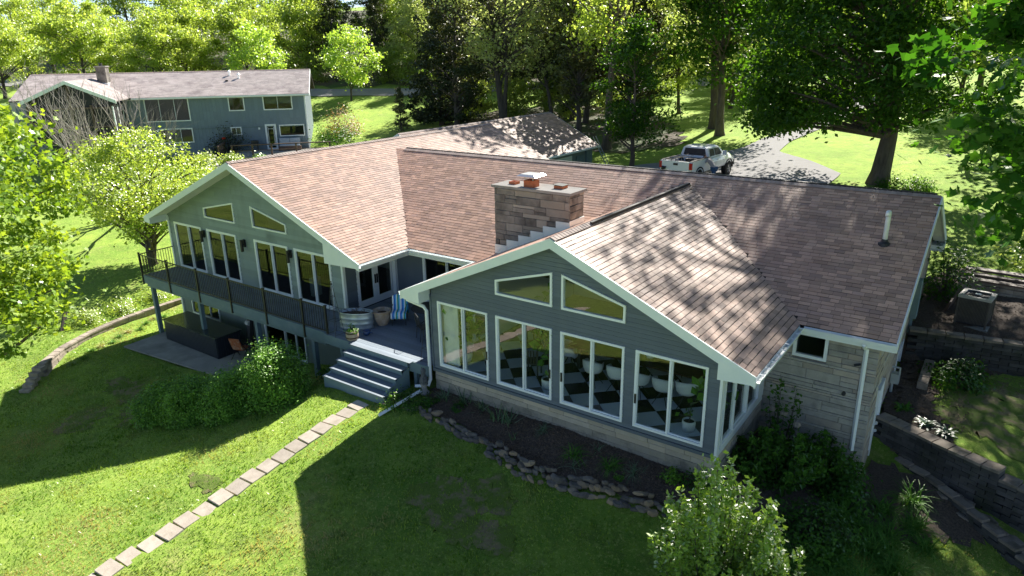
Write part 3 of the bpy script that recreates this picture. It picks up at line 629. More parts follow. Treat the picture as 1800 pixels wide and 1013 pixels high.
# left wing ---------------------------------------------
outL = [(-25.75, 0.0), (-14.37, 0.0), (-14.37, zlw(-14.37, 0) - .13), (XL, ZL - .13), (-25.75, ZL - SLL * (XL + 25.75) * 1.0 - .13)]
outL[4] = (-25.75, ZL - SLL * abs(-25.75 - XL) - .13)
lw_ = [(-25.30, -23.20), (-22.78, -20.70), (-19.50, -17.40), (-17.03, -15.00)]
LH = [[(a, .02), (b, .02), (b, 2.12), (a, 2.12)] for a, b in lw_]
T3 = [(-22.78, 2.60), (-20.62, 2.60), (-20.62, 3.46), (-22.78, 3.02)]; T4 = [(-19.46, 2.60), (-17.34, 2.60), (-17.34, 2.99), (-19.46, 3.46)]
ws = MB()
for (a, b, xa0, xb0, xa1, xb1) in slabs(outL, LH + [T3, T4], 0, ZL): ws.hexa([LF.p(xa0, a, -.031), LF.p(xb0, a, -.031), LF.p(xb0, a, -.12), LF.p(xa0, a, -.12), LF.p(xa1, b, -.031), LF.p(xb1, b, -.031), LF.p(xb1, b, -.12), LF.p(xa1, b, -.12)])
wall_l = ws.build('gable_wall', M['siding_back'], H)
siding(wall_l, LF, outL, LH + [T3, T4], .19, M['siding_bounce'], 0, ZL, joint=3.6, seed=2, lap=.032)
for i, (a, b) in enumerate(lw_): window(H, LF, a, b, .02, 2.12, mull=((a + b) / 2,), fw=.085, name='sliding_door', gm='glass2', handle=None)
trap_window(H, LF, T3, gm='glass2'); trap_window(H, LF, T4, gm='glass2')
for x in (-25.77, -14.40): MB().box(x - .03, x + .07, 1.49, 1.60, -2.7 if x < -20 else -.1, 2.35).build('corner_board', M['trim'], H)
for x in (-22.98, -20.12, -17.22):                          # three black wall lanterns
    q = MB().box(x - .06, x + .06, 1.44, 1.525, 1.72, 2.02).build('wall_light', M['black'], H)
    MB().tube([(x, 1.36, 1.55), (x, 1.36, 2.02)], .065, 10).box(x - .02, x + .02, 1.38, 1.5, 1.8, 1.86).build('lamp_shade', M['black'], q)
# basement storey under the left wing
LB = Pl((0, 1.57, 0), (1, 0, 0), (0, -1, 0))
outB = [(-25.75, -3.2), (-14.3, -3.2), (-14.3, -.02), (-25.75, -.02)]; BH = [[(-24.98, -2.14), (-22.82, -2.14), (-22.82, -1.40), (-24.98, -1.40)], [(-19.6, -2.66), (-17.0, -2.66), (-17.0, -.62), (-19.6, -.62)]]
ws = MB()
for (a, b, xa0, xb0, xa1, xb1) in slabs(outB, BH, -3.2, -.02): ws.hexa([LB.p(xa0, a, 0), LB.p(xb0, a, 0), LB.p(xb0, a, -.14), LB.p(xa0, a, -.14), LB.p(xa1, b, 0), LB.p(xb1, b, 0), LB.p(xb1, b, -.14), LB.p(xa1, b, -.14)])
ws.build('basement_wall', M['panel'], H)
window(H, LB, -24.98, -22.82, -2.14, -1.40, mull=(-24.25, -23.55), gm='glass2', slide=False)
window(H, LB, -19.6, -17.0, -2.66, -.62, mull=(-18.3, -17.6), gm='glass2', slide=True)
MB().box(-25.74, -25.6, 1.72, 17.0, -3.4, 2.4).build('side_wall', M['panel'], H)
MB().box(-25.6, -14.4, 16.85, 17.0, -.6, 2.4).build('back_wall', M['panel'], H)
# wing side wall facing the deck, french doors
LS = Pl((-14.37, 0, 0), (0, 1, 0), (1, 0, 0)); outR = [(1.60, -1.4), (4.0, -1.4), (4.0, 2.25), (1.60, 2.25)]
DH = [[(2.12, .02), (3.98, .02), (3.98, 2.08), (2.12, 2.08)]]
ws = MB()
for (a, b, xa0, xb0, xa1, xb1) in slabs(outR, DH, -1.4, 2.25): ws.hexa([LS.p(xa0, a, -.031), LS.p(xb0, a, -.031), LS.p(xb0, a, -.12), LS.p(xa0, a, -.12), LS.p(xa1, b, -.031), LS.p(xb1, b, -.031), LS.p(xb1, b, -.12), LS.p(xa1, b, -.12)])
sw = ws.build('side_wall', M['siding_back'], H); siding(sw, LS, outR, DH, .19, M['siding'], 0, 2.25, seed=3, lap=.024)
for (a, b) in ((2.12, 3.05), (3.05, 3.98)):
    mb = MB(); frame_poly(mb, LS, [(a, .02), (b, .02), (b, 2.08), (a, 2.08)], .13, -.05, .03); mb.pbox(LS, a + .13, b - .13, .15, .27, -.04, .028); d = mb.build('french_door', M['vinyl'], H)
    MB().pbox(LS, a + .125, b - .125, .265, 1.955, -.012, -.004).build('pane', M['glass2'], d)
    MB().pbox(LS, (b - .07) if a < 3 else (a + .03), (b - .03) if a < 3 else (a + .07), .8, 1.15, .03, .08).build('handle', M['black'], d)
# recessed wall of the main block behind the deck
RF = Pl((0, 4.0, 0), (1, 0, 0), (0, -1, 0)); outM = [(-14.37, -.9), (-8.6, -.9), (-8.6, 2.35), (-14.37, 2.35)]; MH = [[(-12.75, .06), (-9.2, .06), (-9.2, 2.08), (-12.75, 2.08)]]
ws = MB()
for (a, b, xa0, xb0, xa1, xb1) in slabs(outM, MH, -.9, 2.35): ws.hexa([RF.p(xa0, a, 0), RF.p(xb0, a, 0), RF.p(xb0, a, -.12), RF.p(xa0, a, -.12), RF.p(xa1, b, 0), RF.p(xb1, b, 0), RF.p(xb1, b, -.12), RF.p(xa1, b, -.12)])
ws.build('front_wall', M['siding'], H)
window(H, RF, -12.75, -9.2, .06, 2.08, mull=(-11.6, -10.4), gm='glass2', fw=.09)
MB().box(-14.30, -14.12, 3.88, 3.99, 0, 2.25).build('trim_board', M['vinyl'], H)
# stone walls of the right end
SW = Pl((0, 3.62, 0), (1, 0, 0), (0, -1, 0)); SG = Pl((2.62, 0, 0), (0, 1, 0), (1, 0, 0))
outF = [(-.3, -3.2), (2.62, -3.2), (2.62, 2.25), (-.3, 2.25)]; FH = [[(.66, 1.36), (1.50, 1.36), (1.50, 2.12), (.66, 2.12)]]
ws = MB()
for (a, b, xa0, xb0, xa1, xb1) in slabs(outF, FH, -3.2, 2.25): ws.hexa([SW.p(xa0, a, 0), SW.p(xb0, a, 0), SW.p(xb0, a, -.2), SW.p(xa0, a, -.2), SW.p(xa1, b, 0), SW.p(xb1, b, 0), SW.p(xb1, b, -.2), SW.p(xa1, b, -.2)])
w1 = ws.build('stone_wall', M['mortar'], H)
ashlar(w1, SW, -.0, 2.665, -1.8, 2.25, M['lime'], holes=((.66, 1.50, 1.36, 2.12),), seed=11, hs=(.07, .11, .16, .22, .28), ls=(.35, 1.15), depth=.05, maxn=150)
window(H, SW, .66, 1.50, 1.36, 2.12, fw=.08, c=.07, slide=False, gm='glass2')
outG = [(3.62, -3.2), (14.1, -3.2), (14.1, 2.3), (YR, ZR - .2), (3.62, 2.3)]
GH = [[(4.70, -1.64), (5.60, -1.64), (5.60, .40), (4.70, .40)], [(8.2, -.95), (9.4, -.95), (9.4, .2), (8.2, .2)]]
ws = MB()
for (a, b, xa0, xb0, xa1, xb1) in slabs(outG, GH, -3.2, ZR): ws.hexa([SG.p(xa0, a, 0), SG.p(xb0, a, 0), SG.p(xb0, a, -.2), SG.p(xa0, a, -.2), SG.p(xa1, b, 0), SG.p(xb1, b, 0), SG.p(xb1, b, -.2), SG.p(xa1, b, -.2)])
w2 = ws.build('stone_wall', M['mortar'], H)
ashlar(w2, SG, 3.60, 14.1, -1.8, 4.7, M['lime'], outline=outG, holes=((4.70, 5.60, -1.64, .40), (8.2, 9.4, -.95, .2)), seed=12, hs=(.11, .16, .22, .28), ls=(.35, 1.1), depth=.05, maxn=50)
dr = MB(); frame_poly(dr, SG, [(4.70, -1.64), (5.60, -1.64), (5.60, .40), (4.70, .40)], .09, -.06, .09); dr.pbox(SG, 4.79, 5.51, -1.55, .31, -.03, .03)
dr = dr.build('door', M['vinyl'], H); MB().pbox(SG, 4.85, 4.89, -.62, -.50, .03, .09).pbox(SG, 4.85, 4.89, -.82, -.72, .03, .10).build('handle', M['black'], dr)
window(H, SG, 8.2, 9.4, -.95, .2, fw=.09, c=.08, slide=False, gm='glass2')
MB().box(-9, 2.62, 14.0, 14.1, -1, 2.4).build('back_wall', M['panel'], H)
MB().tube([(2.30, 3.56, 1.5), (2.16, 3.5, 1.46)], .03, 8).build('vent', M['black'], H)
MB().tube([(2.02, 3.58, .62), (2.02, 3.50, .62)], .05, 10).build('wall_vent', M['dark'], H)
# electrics and meter on the gable end
q = MB().pbox(SG, 9.9, 10.35, .75, 2.0, .06, .24).build('electric_box', M['deckw'], H); MB().pbox(SG, 10.05, 10.15, -.4, .75, .07, .15).build('conduit', M['deckw'], q)
q = MB().pbox(SG, 7.05, 7.3, -.35, -.05, .08, .3).tube([(2.75, 7.17, -.35), (2.75, 7.17, -.9)], .04, 8).tube([(2.9, 7.12, -.05), (2.9, 7.12, .15), (2.7, 7.12, .15)], .03, 8).build('gas_meter', M['galv'], H)

# interiors seen through the glass ---------------------------------
inn = MB()
inn.box(-8.6, -.14, 8.0, 8.1, -.1, 4.0).box(-.2, -.14, 3.65, 8.0, -.1, 2.3).build('interior_wall', M['interior'], H)
MB().prism([(-25.6, 6.5, -.1), (-14.5, 6.5, -.1), (-14.5, 6.5, 2.9), (-19.4, 6.5, 4.9), (-25.6, 6.5, 2.3)], (0, .1, 0)).box(-14.52, -14.45, 4.2, 6.5, -.1, 2.9).build('interior_wall', M['interior'], H)
MB().box(-14.3, -9, 7.5, 7.6, -.1, 3.8).build('interior_wall', M['interior'], H)
MB().box(-25.6, -14.42, 1.72, 17, -.14, -.03).build('floor', M['floor_dark'], H)
MB().box(-14.37, -8.6, 4.13, 8.0, -.14, -.03).build('floor', M['floor_dark'], H)
MB().box(-25.6, -14.3, 5.5, 5.6, -2.9, -.2).build('interior_wall', M['interior'], H)
MB().box(.2, 2.4, 5.6, 5.7, -.2, 2.3).build('interior_wall', M['interior'], H)
MB().box(-.1, 2.42, 3.83, 13.9, .3, .4).build('floor', M['floor_dark'], H)
MB().box(-17.2, -17.0, 2.2, 2.6, -.03, .7).box(-15.8, -15.5, 2.0, 2.3, -.03, .5).build('pillar', M['white'], H)
fl = MB().box(-8.6, -.14, .13, 8.0, -.14, -.032).build('floor', M['mortar'], H)
tme = {}
for k in ('tile_w', 'tile_b'):
    tme[k] = MB().hexa([(-.33, -.33, -.03), (.33, -.33, -.03), (.33, .33, -.03), (-.33, .33, -.03), (-.325, -.325, 0), (.325, -.325, 0), (.325, .325, 0), (-.325, .325, 0)]).mesh('floor_tile', M[k])
c45 = math.radians(45); ts = .67
for i in range(-12, 12):
    for j in range(-12, 12):
        x = -4.37 + (i - j) * ts * math.cos(c45); y = 3.0 + (i + j) * ts * math.sin(c45)
        if -8.1 < x < -.62 and .6 < y < 5.6:
            o = link('floor_tile', tme['tile_w' if (i + j) % 2 else 'tile_b'], fl); o.location = (x, y, 0); o.rotation_euler = (0, 0, c45)
MB().box(-8.55, -8.5, .2, 1.6, .1, 2.25).box(-8.45, -7.9, .16, .2, .1, 2.25).build('curtain', M['curtain'], H)

MB().prism([(-8.6, .14, zsun(-8.6, 0) - .3), (XS, .14, ZS - .3), (XS, .14, ZS - .34), (-8.6, .14, zsun(-8.6, 0) - .34)], (0, 7.8, 0)).prism([(XS, .14, ZS - .3), (-.16, .14, zsun(-.16, 0) - .3), (-.16, .14, zsun(-.16, 0) - .34), (XS, .14, ZS - .34)], (0, 7.8, 0)).build('ceiling', M['ceiling'], H)
MB().box(-8.59, -8.55, .15, .9, .0, 2.6).box(-8.59, -8.55, 3.0, 7.9, 0, 2.6).box(-8.59, -8.55, .9, 3.0, 2.15, 2.6).build('interior_wall', M['interior'], H)
# roofs --------------------------------------------------
def roof(name, pts, parent=H): return MB().prism(pts, (0, 0, -.10)).build(name, M['roofdeck'], parent)
def N3(a): return np.array(a)
# right wing sunroom, right slope
yb = 8.4
r1 = roof('roof', [(XS, OVS, ZS), (.84, OVS, EZ), (.84, 3.18, EZ), (XS, yb, ZS)])
shingle_roof(r1, (.84, OVS, EZ), (0, 1, 0), (-5.17, 0, ZS - EZ), yb + .6, math.hypot(5.17, ZS - EZ), lambda c: (zsun(c[:, 0], 0) > zmain(0, c[:, 1]) - .03), M['shingle'], M['shingle_f'], nsingle=190, seed=1)
r2 = roof('roof', [(XS, OVS, ZS), (XS, yb, ZS), (-9.50, 3.18, EZ), (-9.50, OVS, EZ)])
shingle_roof(r2, (-9.50, OVS, EZ), (0, 1, 0), (5.17, 0, ZS - EZ), yb + .6, math.hypot(5.17, ZS - EZ), lambda c: (ZS + SS * (c[:, 0] - XS) > EZ + SL * (c[:, 1] - 3.18) - .03), M['shingle'], M['shingle_f'], nsingle=10, seed=2)
# main slope facing the yard
r3 = roof('roof', [(-18.2, 8.86, ZR), (-12.65, 3.18, EZ), (3.03, 3.18, EZ), (3.03, YR, ZR)])
shingle_roof(r3, (-18.9, 3.18, EZ), (1, 0, 0), (0, 5.68, ZR - EZ), 21.93, math.hypot(5.68, ZR - EZ), lambda c: (c[:, 2] > ZL - SLR * (c[:, 0] - XL) - .03) & ((c[:, 2] > ZS - SS * np.abs(c[:, 0] - XS) - .03) | (c[:, 1] > 8.45)), M['shingle'], M['shingle_f'], nsingle=80, seed=3)
r4 = roof('roof', [(-19, YR, ZR), (3.03, YR, ZR), (3.03, 14.54, EZ), (-12.65, 14.54, EZ)])
# left wing
r5 = roof('roof', [(XL, OVL, ZL), (-12.65, OVL, EZ), (-12.65, 3.18, EZ), (-18.3, YR, zlw(-18.3, 0)), (-12.65, 14.54, EZ), (-12.65, 17, EZ), (XL, 17, ZL)])
shingle_roof(r5, (-12.65, OVL, EZ), (0, 1, 0), (-6.75, 0, ZL - EZ), 16.25, math.hypot(6.75, ZL - EZ), lambda c: (c[:, 2] > ZR - SL * np.abs(c[:, 1] - YR) - .03), M['shingle'], M['shingle_f'], nsingle=20, seed=4)
r6 = roof('roof', [(XL, OVL, ZL), (XL, 17, ZL), (-26.2, 17, EZ), (-26.2, OVL, EZ)])
# ridge caps, one lapped strip of caps per ridge
def caps(parent, A, B, s1, s2, w=.15, step=.14):
    A, B = Vector(A), Vector(B); d = (B - A); n = int(d.length / step); d = d.normalized(); side = Vector((-d.y, d.x, 0)); mb = MB(); at = []
    for i in range(n):
        p = A + d * (i * step); q = p + d * (step + .02); up = Vector((0, 0, .045)); up2 = Vector((0, 0, .032))
        for s, sl in ((1, s1), (-1, s2)):
            e = side * s * w - Vector((0, 0, sl * w)); k = len(mb.v)
            mb.v += [tuple(p + up), tuple(p + e + up), tuple(q + e + up2), tuple(q + up2), tuple(p + up - Vector((0, 0, .025))), tuple(p + e + up - Vector((0, 0, .025)))]
            mb.f += [(k, k + 1, k + 2, k + 3), (k, k + 4, k + 5, k + 1)]; at += [random.random()] * 2
    o = link('ridge_cap', npmesh('ridge_cap', mb.v, mb.f, M['ridge'], attr=at), parent, world=True); return o
random.seed(5)
caps(r1, (XS, OVS, ZS), (XS, 8.35, ZS), SS, SS)
MB().box(XS + .06, XS + .14, 1.4, 8.1, ZS - .02, ZS + .055).build('ridge_vent', M['black'], r1)
caps(r3, (-18.0, YR, ZR), (3.03, YR, ZR), SL, SL)
MB().box(-18.0, 2.9, YR + .05, YR + .14, ZR - .0, ZR + .07).build('ridge_vent', M['black'], r3)
caps(r5, (XL, OVL, ZL), (XL, 17, ZL), SLR, SLL)
# fascia, rakes, soffits
def rake(y0, y1, xa, za, xb, zb, h=.24):
    return MB().hexa([(xa, y0, za - h), (xb, y0, zb - h), (xb, y1, zb - h), (xa, y1, za - h), (xa, y0, za + .012), (xb, y0, zb + .012), (xb, y1, zb + .012), (xa, y1, za + .012)]).build('rake_board', M['trim'], H)
rake(OVS - .035, OVS + .0, -9.55, EZ, XS, ZS); rake(OVS - .035, OVS, XS, ZS, .87, EZ)
rake(OVL - .035, OVL, -26.25, EZ, XL, ZL); rake(OVL - .035, OVL, XL, ZL, -12.60, EZ)
MB().hexa([(3.03, 3.15, EZ - .24), (3.03, YR, ZR - .24), (3.065, YR, ZR - .24), (3.065, 3.15, EZ - .24), (3.03, 3.15, EZ + .012), (3.03, YR, ZR + .012), (3.065, YR, ZR + .012), (3.065, 3.15, EZ + .012)]).build('rake_board', M['trim'], H)
MB().hexa([(3.03, YR, ZR - .24), (3.03, 14.6, EZ - .24), (3.065, 14.6, EZ - .24), (3.065, YR, ZR - .24), (3.03, YR, ZR + .012), (3.03, 14.6, EZ + .012), (3.065, 14.6, EZ + .012), (3.065, YR, ZR + .012)]).build('rake_board', M['trim'], H)
def soff(xa, za, xb, zb, y0, y1):
    return MB().hexa([(xa, y0, za - .17), (xb, y0, zb - .17), (xb, y1, zb - .17), (xa, y1, za - .17), (xa, y0, za - .11), (xb, y0, zb - .11), (xb, y1, zb - .11), (xa, y1, za - .11)]).build('soffit', M['soffit'], H)
soff(-9.50, EZ, XS, ZS, OVS + .002, -.002); soff(XS, ZS, .84, EZ, OVS + .002, -.002)
soff(-26.2, EZ, XL, ZL, OVL + .002, 1.52); soff(XL, ZL, -12.65, EZ, OVL + .002, 1.52)
MB().hexa([(2.68, 3.2, EZ - .17), (3.03, 3.2, EZ - .17), (3.03, YR, ZR - .17), (2.68, YR, ZR - .17), (2.68, 3.2, EZ - .11), (3.03, 3.2, EZ - .11), (3.03, YR, ZR - .11), (2.68, YR, ZR - .11)]).build('soffit', M['soffit'], H)
MB().hexa([(2.68, YR, ZR - .17), (3.03, YR, ZR - .17), (3.03, 14.5, EZ - .17), (2.68, 14.5, EZ - .17), (2.68, YR, ZR - .11), (3.03, YR, ZR - .11), (3.03, 14.5, EZ - .11), (2.68, 14.5, EZ - .11)]).build('soffit', M['soffit'], H)
# boxed returns at the gable feet
def ret(x0, x1, xs, zs, y0, y1, lo=2.13):
    """triangular boxed eave: x0 outer, x1 inner; top follows the rake"""
    zi = EZ + abs(x1 - xs) * zs
    return MB().prism([(x0, y0, EZ - .04), (x1, y0, zi - .10), (x1, y0, lo), (x0, y0, lo + .06)], (0, y1 - y0, 0)).build('eave_return', M['trim'], H)
ret(.84, 0.04, .84, SS, OVS - .04, .0); ret(-9.50, -8.80, -9.50, SS, OVS - .04, .0)
ret(-12.63, -14.32, -12.65, SLR, OVL - .04, 1.52, 2.16); ret(-26.2, -25.78, -26.2, SLL, OVL - .04, 1.52, 2.1)
MB().prism([(2.63, 13.6, 2.12), (3.03, 13.6, 2.12), (3.03, 14.54, EZ - .1), (2.63, 14.54, EZ - .1), ], (0, 0, .02)).build('soffit', M['trim'], H)
MB().box(2.63, 3.06, 13.7, 14.6, 2.10, 2.30).build('eave_return', M['trim'], H)
# horizontal eaves: soffit + open gutter trough
def gutter(A, B, out, lab=None):
    A, B, out = Vector(A), Vector(B), Vector(out); mb = MB(); z = Vector((0, 0, 1))
    P = [(0.0, -.02), (0.0, -.13), (.10, -.13), (.125, -.03), (.115, -.03), (.093, -.12), (.008, -.12), (.008, -.02)]
    mb.prism([A + out * a + z * b for a, b in P], B - A); return mb.build('gutter', M['trim'], H)
gutter((.85, OVS, EZ), (.85, 3.1, EZ), (1, 0, 0)); gutter((.95, 3.17, EZ), (3.05, 3.17, EZ), (0, -1, 0))
gutter((-12.64, OVL, EZ), (-12.64, 3.05, EZ), (1, 0, 0)); gutter((-12.55, 3.17, EZ), (-9.6, 3.17, EZ), (0, -1, 0)); gutter((-9.51, OVS, EZ), (-9.51, 3.1, EZ), (-1, 0, 0))
gutter((3.05, 14.56, EZ), (-5, 14.56, EZ), (0, 1, 0))
for i in range(9): MB().box(.86, .965, -.2 + i * .4, -.17 + i * .4, EZ - .04, EZ - .025).build('gutter_strap', M['trim'], H)
MB().box(-14.3, -12.66, 1.6, 3.9, 2.20, 2.25).box(-14.3, -9.5, 3.2, 3.9, 2.255, 2.28).build('soffit', M['soffit'], H)
MB().box(-9.5, -8.8, 0, 3.2, 2.2, 2.25).build('soffit', M['soffit'], H); MB().box(.05, .84, .02, 3.6, 2.2, 2.25).build('soffit', M['soffit'], H)
MB().box(.84, 2.66, 3.2, 3.61, 2.2, 2.25).build('soffit', M['soffit'], H)
MB().box(-12.67, -12.64, OVL, 3.18, 2.12, EZ - .02).box(-12.66, -9.5, 3.17, 3.20, 2.12, EZ - .02).build('fascia', M['trim'], H)
MB().box(.82, .848, OVS, 3.18, 2.12, EZ - .02).box(.85, 3.03, 3.18, 3.21, 2.12, EZ - .02).build('fascia', M['trim'], H)
# downspouts
MB().tube([(-9.40, OVS + .05, 2.26), (-9.35, OVS + .05, 2.14), (-8.95, -.14, 1.92), (-8.86, -.12, 1.8), (-8.86, -.12, -.45), (-8.86, -.25, -.62)], .055, 8).build('downspout', M['vinyl'], H)
MB().tube([(2.36, 3.1, 2.2), (2.36, 3.3, 2.05), (2.38, 3.53, 1.95), (2.40, 3.53, -.9)], .055, 4).build('downspout', M['vinyl'], H)
# white PVC vent on the roof
vz = zmain(0, 6.58)
q = MB().tube([(2.03, 6.58, vz - .05), (2.03, 6.58, vz + .80), (2.03, 6.55, vz + .88), (2.03, 6.45, vz + .90), (2.03, 6.40, vz + .80)], .065, 12).build('roof_vent', M['vinyl'], H, smooth=True)
MB().lathe([(.17, -.06), (.15, .02), (.09, .06), (.075, .13)], (2.03, 6.58, vz), 14).build('flashing', M['black'], q)
# chimney
cx0, cx1, cy0, cy1, ct = -9.14, -6.27, 3.72, 4.58, 4.84
ch = MB().box(cx0 + .04, cx1 - .04, cy0 + .04, cy1 - .04, 2.2, ct).build('chimney', M['mortar'], H)
CF = Pl((0, cy0 + .04, 0), (1, 0, 0), (0, -1, 0)); CR = Pl((cx1 - .04, 0, 0), (0, 1, 0), (1, 0, 0)); CL = Pl((cx0 + .04, 0, 0), (0, -1, 0), (-1, 0, 0))
ashlar(ch, CF, cx0, cx1, 2.5, ct, M['chim'], seed=22, hs=(.10, .14, .2, .26), ls=(.35, 1.1), depth=.045, jt=.014)
ashlar(ch, CR, cy0, cy1, 2.9, ct, M['chim'], seed=23, hs=(.14, .2, .24), ls=(.3, .5), depth=.045, jt=.014)
ashlar(ch, CL, -cy1, -cy0, 2.5, ct, M['chim'], seed=24, hs=(.14, .2, .24), ls=(.3, .5), depth=.045, jt=.014)
MB().box(cx0 - .07, cx1 + .07, cy0 - .07, cy1 + .07, ct, ct + .085).build('chimney_cap', M['concrete'], ch)
def flue(x, y, w, h, cap=None):
    f = MB(); z = ct + .085; t = .03
    for a in ((x - w, x + w, y - w, y - w + t), (x - w, x + w, y + w - t, y + w), (x - w, x - w + t, y - w + t, y + w - t), (x + w - t, x + w, y - w + t, y + w - t)): f.box(a[0], a[1], a[2], a[3], z, z + h)
    f.box(x - w + t, x + w - t, y - w + t, y + w - t, z - .0, z + .01).build('flue', M['clay'], ch)
flue(-8.62, 4.13, .13, .09); flue(-7.86, 4.0, .18, .22); flue(-6.92, 4.25, .16, .09)
cz = ct + .085 + .22
MB().hexa([(-8.22, 3.66, cz + .14), (-7.50, 3.66, cz + .14), (-7.50, 4.34, cz + .14), (-8.22, 4.34, cz + .14), (-8.12, 3.76, cz + .20), (-7.60, 3.76, cz + .20), (-7.60, 4.24, cz + .20), (-8.12, 4.24, cz + .20)]).tube([(-8.0, 3.87, cz), (-8.0, 3.87, cz + .14)], .012, 6).tube([(-7.72, 3.87, cz), (-7.72, 3.87, cz + .14)], .012, 6).tube([(-8.0, 4.13, cz), (-8.0, 4.13, cz + .14)], .012, 6).tube([(-7.72, 4.13, cz), (-7.72, 4.13, cz + .14)], .012, 6).build('rain_cap', M['chrome'], ch)
MB().hexa([(-7.1, 4.07, ct + .2), (-6.74, 4.07, ct + .18), (-6.74, 4.43, ct + .18), (-7.1, 4.43, ct + .2), (-7.1, 4.07, ct + .215), (-6.74, 4.07, ct + .195), (-6.74, 4.43, ct + .195), (-7.1, 4.43, ct + .215)]).build('flue_lid', M['black'], ch)
# stepped white flashing up the sunroom roof
nst = 6; dx = (cx1 - cx0) / nst
for i in range(nst):
    xa, xb = cx0 + i * dx, cx0 + (i + 1) * dx; base = max(ZS + SS * (xa - XS), 2.6) - .05
    MB().box(xa, xb + .012, cy0 - .035, cy0 - .020, base, max(ZS + SS * (xb - XS), 2.7) + .17).build('flashing', M['trim'], ch)
MB().box(cx1 + .012, cx1 + .03, cy0 - .035, cy1, ZS + SS * (cx1 - XS) - .1, ZS + SS * (cx1 - XS) + .22).build('flashing', M['trim'], ch)

# garage wing behind ---------------------------------------
GA = thing('garage', 'attached garage wing with dappled brown roof behind the long ridge, ladder at its eave', 'garage', (-24, 23, .8))
gx0, gxe, gy0, gy1, ge, gr = -24.2, -20.0, 14.7, 30.8, 2.5, 4.66
gs = (gr - ge) / (gxe - gx0)
q = MB().prism([(gx0, gy0, gr), (gxe, gy0, ge), (gxe, gy1, ge), (gx0, gy1, gr)], (0, 0, -.1)).build('roof', M['roofdeck'], GA)
shingle_roof(q, (gxe, gy0, ge), (0, 1, 0), (gx0 - gxe, 0, gr - ge), gy1 - gy0, math.hypot(gxe - gx0, gr - ge), lambda c: c[:, 2] > -99, M['shingle'], M['shingle_f'], nsingle=0, seed=9, lw=(.3, .5))
caps(q, (gx0, gy0, gr), (gx0, gy1, gr), gs, gs)
MB().prism([(gx0, gy0, gr), (gx0, gy1, gr), (2 * gx0 - gxe, gy1, ge), (2 * gx0 - gxe, gy0, ge)], (0, 0, -.1)).build('roof', M['roofdeck'], GA)
for yy in (gy0 - .03, gy1):
    mb = MB()
    for xe in (gxe, 2 * gx0 - gxe): mb.hexa([(gx0, yy, gr - .2), (xe, yy, ge - .2), (xe, yy + .03, ge - .2), (gx0, yy + .03, gr - .2), (gx0, yy, gr + .01), (xe, yy, ge + .01), (xe, yy + .03, ge + .01), (gx0, yy + .03, gr + .01)])
    mb.build('rake_board', M['trim'], GA)
MB().prism([(gxe - .4, gy0 + .3, -.8), (2 * gx0 - gxe + .4, gy0 + .3, -.8), (2 * gx0 - gxe + .4, gy0 + .3, ge), (gx0, gy0 + .3, gr - .2), (gxe - .4, gy0 + .3, ge)], (0, gy1 - gy0 - .7, 0)).build('wall', M['panel'], GA)
MB().box(gxe, gxe + .12, gy0, gy1, ge - .14, ge - .02).build('gutter', M['trim'], GA)
GW = Pl((gxe - .39, 0, 0), (0, 1, 0), (1, 0, 0))
MB().pbox(GW, 23.6, 27.6, -.6, 2.1, 0, .04).build('door', M['trim'], GA); MB().pbox(GW, 28.2, 29.2, -.6, 2.0, 0, .05).build('door', M['deckw'], GA)
MB().pbox(GW, 29.5, 30.3, -.6, 2.3, -.1, .12).build('corner_board', M['deckw'], GA)
# ------------------------------------------------------------------ deck with railing and steps
DK = thing('deck', 'blue grey deck with black railing along the left wing and broad steps', 'deck', (-18, .7, -1.5))
bw = .14
def dboard(x0, x1, y0, y1, z0=-.03, z1=0.0, name='deck_board'):
    MB().box(x0, x1, y0, y1, z0, z1).build(name, M['deck'], DK)
y = -.06; i = 0
while y < 1.48:
    dboard(-25.6, -20.1, y, y + bw - .008); dboard(-20.09, -13.6, y, y + bw - .008); y += bw
y = -.16
while y < 3.95:
    x0 = -13.59 if y < 1.48 else -14.3; dboard(x0, -8.86, y, y + bw - .008); y += bw
def brd(name, x0, x1, y0, y1, z0, z1, m='deckw'): return MB().box(x0, x1, y0, y1, z0, z1).build(name, M[m], DK)
brd('rim_joist', -25.62, -13.62, -.10, -.063, -.36, -.005); brd('rim_joist', -25.64, -25.602, -.10, 1.5, -.36, -.005); brd('rim_joist', -13.62, -8.86, -.20, -.163, -.34, -.005)
brd('beam', -25.5, -13.8, -.02, .06, -.52, -.33)
for x in np.arange(-25, -9, .6): brd('joist', x, x + .04, -.05 if x > -13.6 else -.05, 1.5, -.25, -.035)
for x in (-25.35, -21.7, -17.9, -14.6): brd('post', x, x + .16, .0, .16, -2.95, -.33)
for x, z in ((-12.95, -1.9), (-9.55, -1.3)): brd('post', x, x + .12, -.12, .0, z, -.33)
# steps: five treads of plain deck boards
sx0, sx1 = -12.22, -9.62
brd('riser', sx0, sx1, -.31, -.28, -.17, -.01)
brd('tread', sx0 - .05, sx1 + .12, -.33, -.165, -.008, .006, 'deck')
RI, RN = .172, .285
for k in range(1, 5):
    yk, zk = -.33 - (k - 1) * RN, -RI * k
    e = k * .015
    for (a, b) in ((yk - .138, yk + .02), (yk - RN, yk - .144)): brd('tread', sx0 - e, sx1 + e, a, b, zk - .03, zk, 'deck')
    brd('riser', sx0 - e + .02, sx1 + e - .02, yk - RN + .03, yk - RN + .055, zk - (RI if k < 4 else .45), zk - .031)
for xx in (sx0, sx1 - .06):
    mb = MB(); mb.prism([(xx, -.24, -.2), (xx, -.24, -1.3), (xx, -.33 - 4 * RN + .06, -1.3), (xx, -.33 - 4 * RN + .06, -.72)], (.05, 0, 0)); mb.build('stringer', M['deckw'], DK)
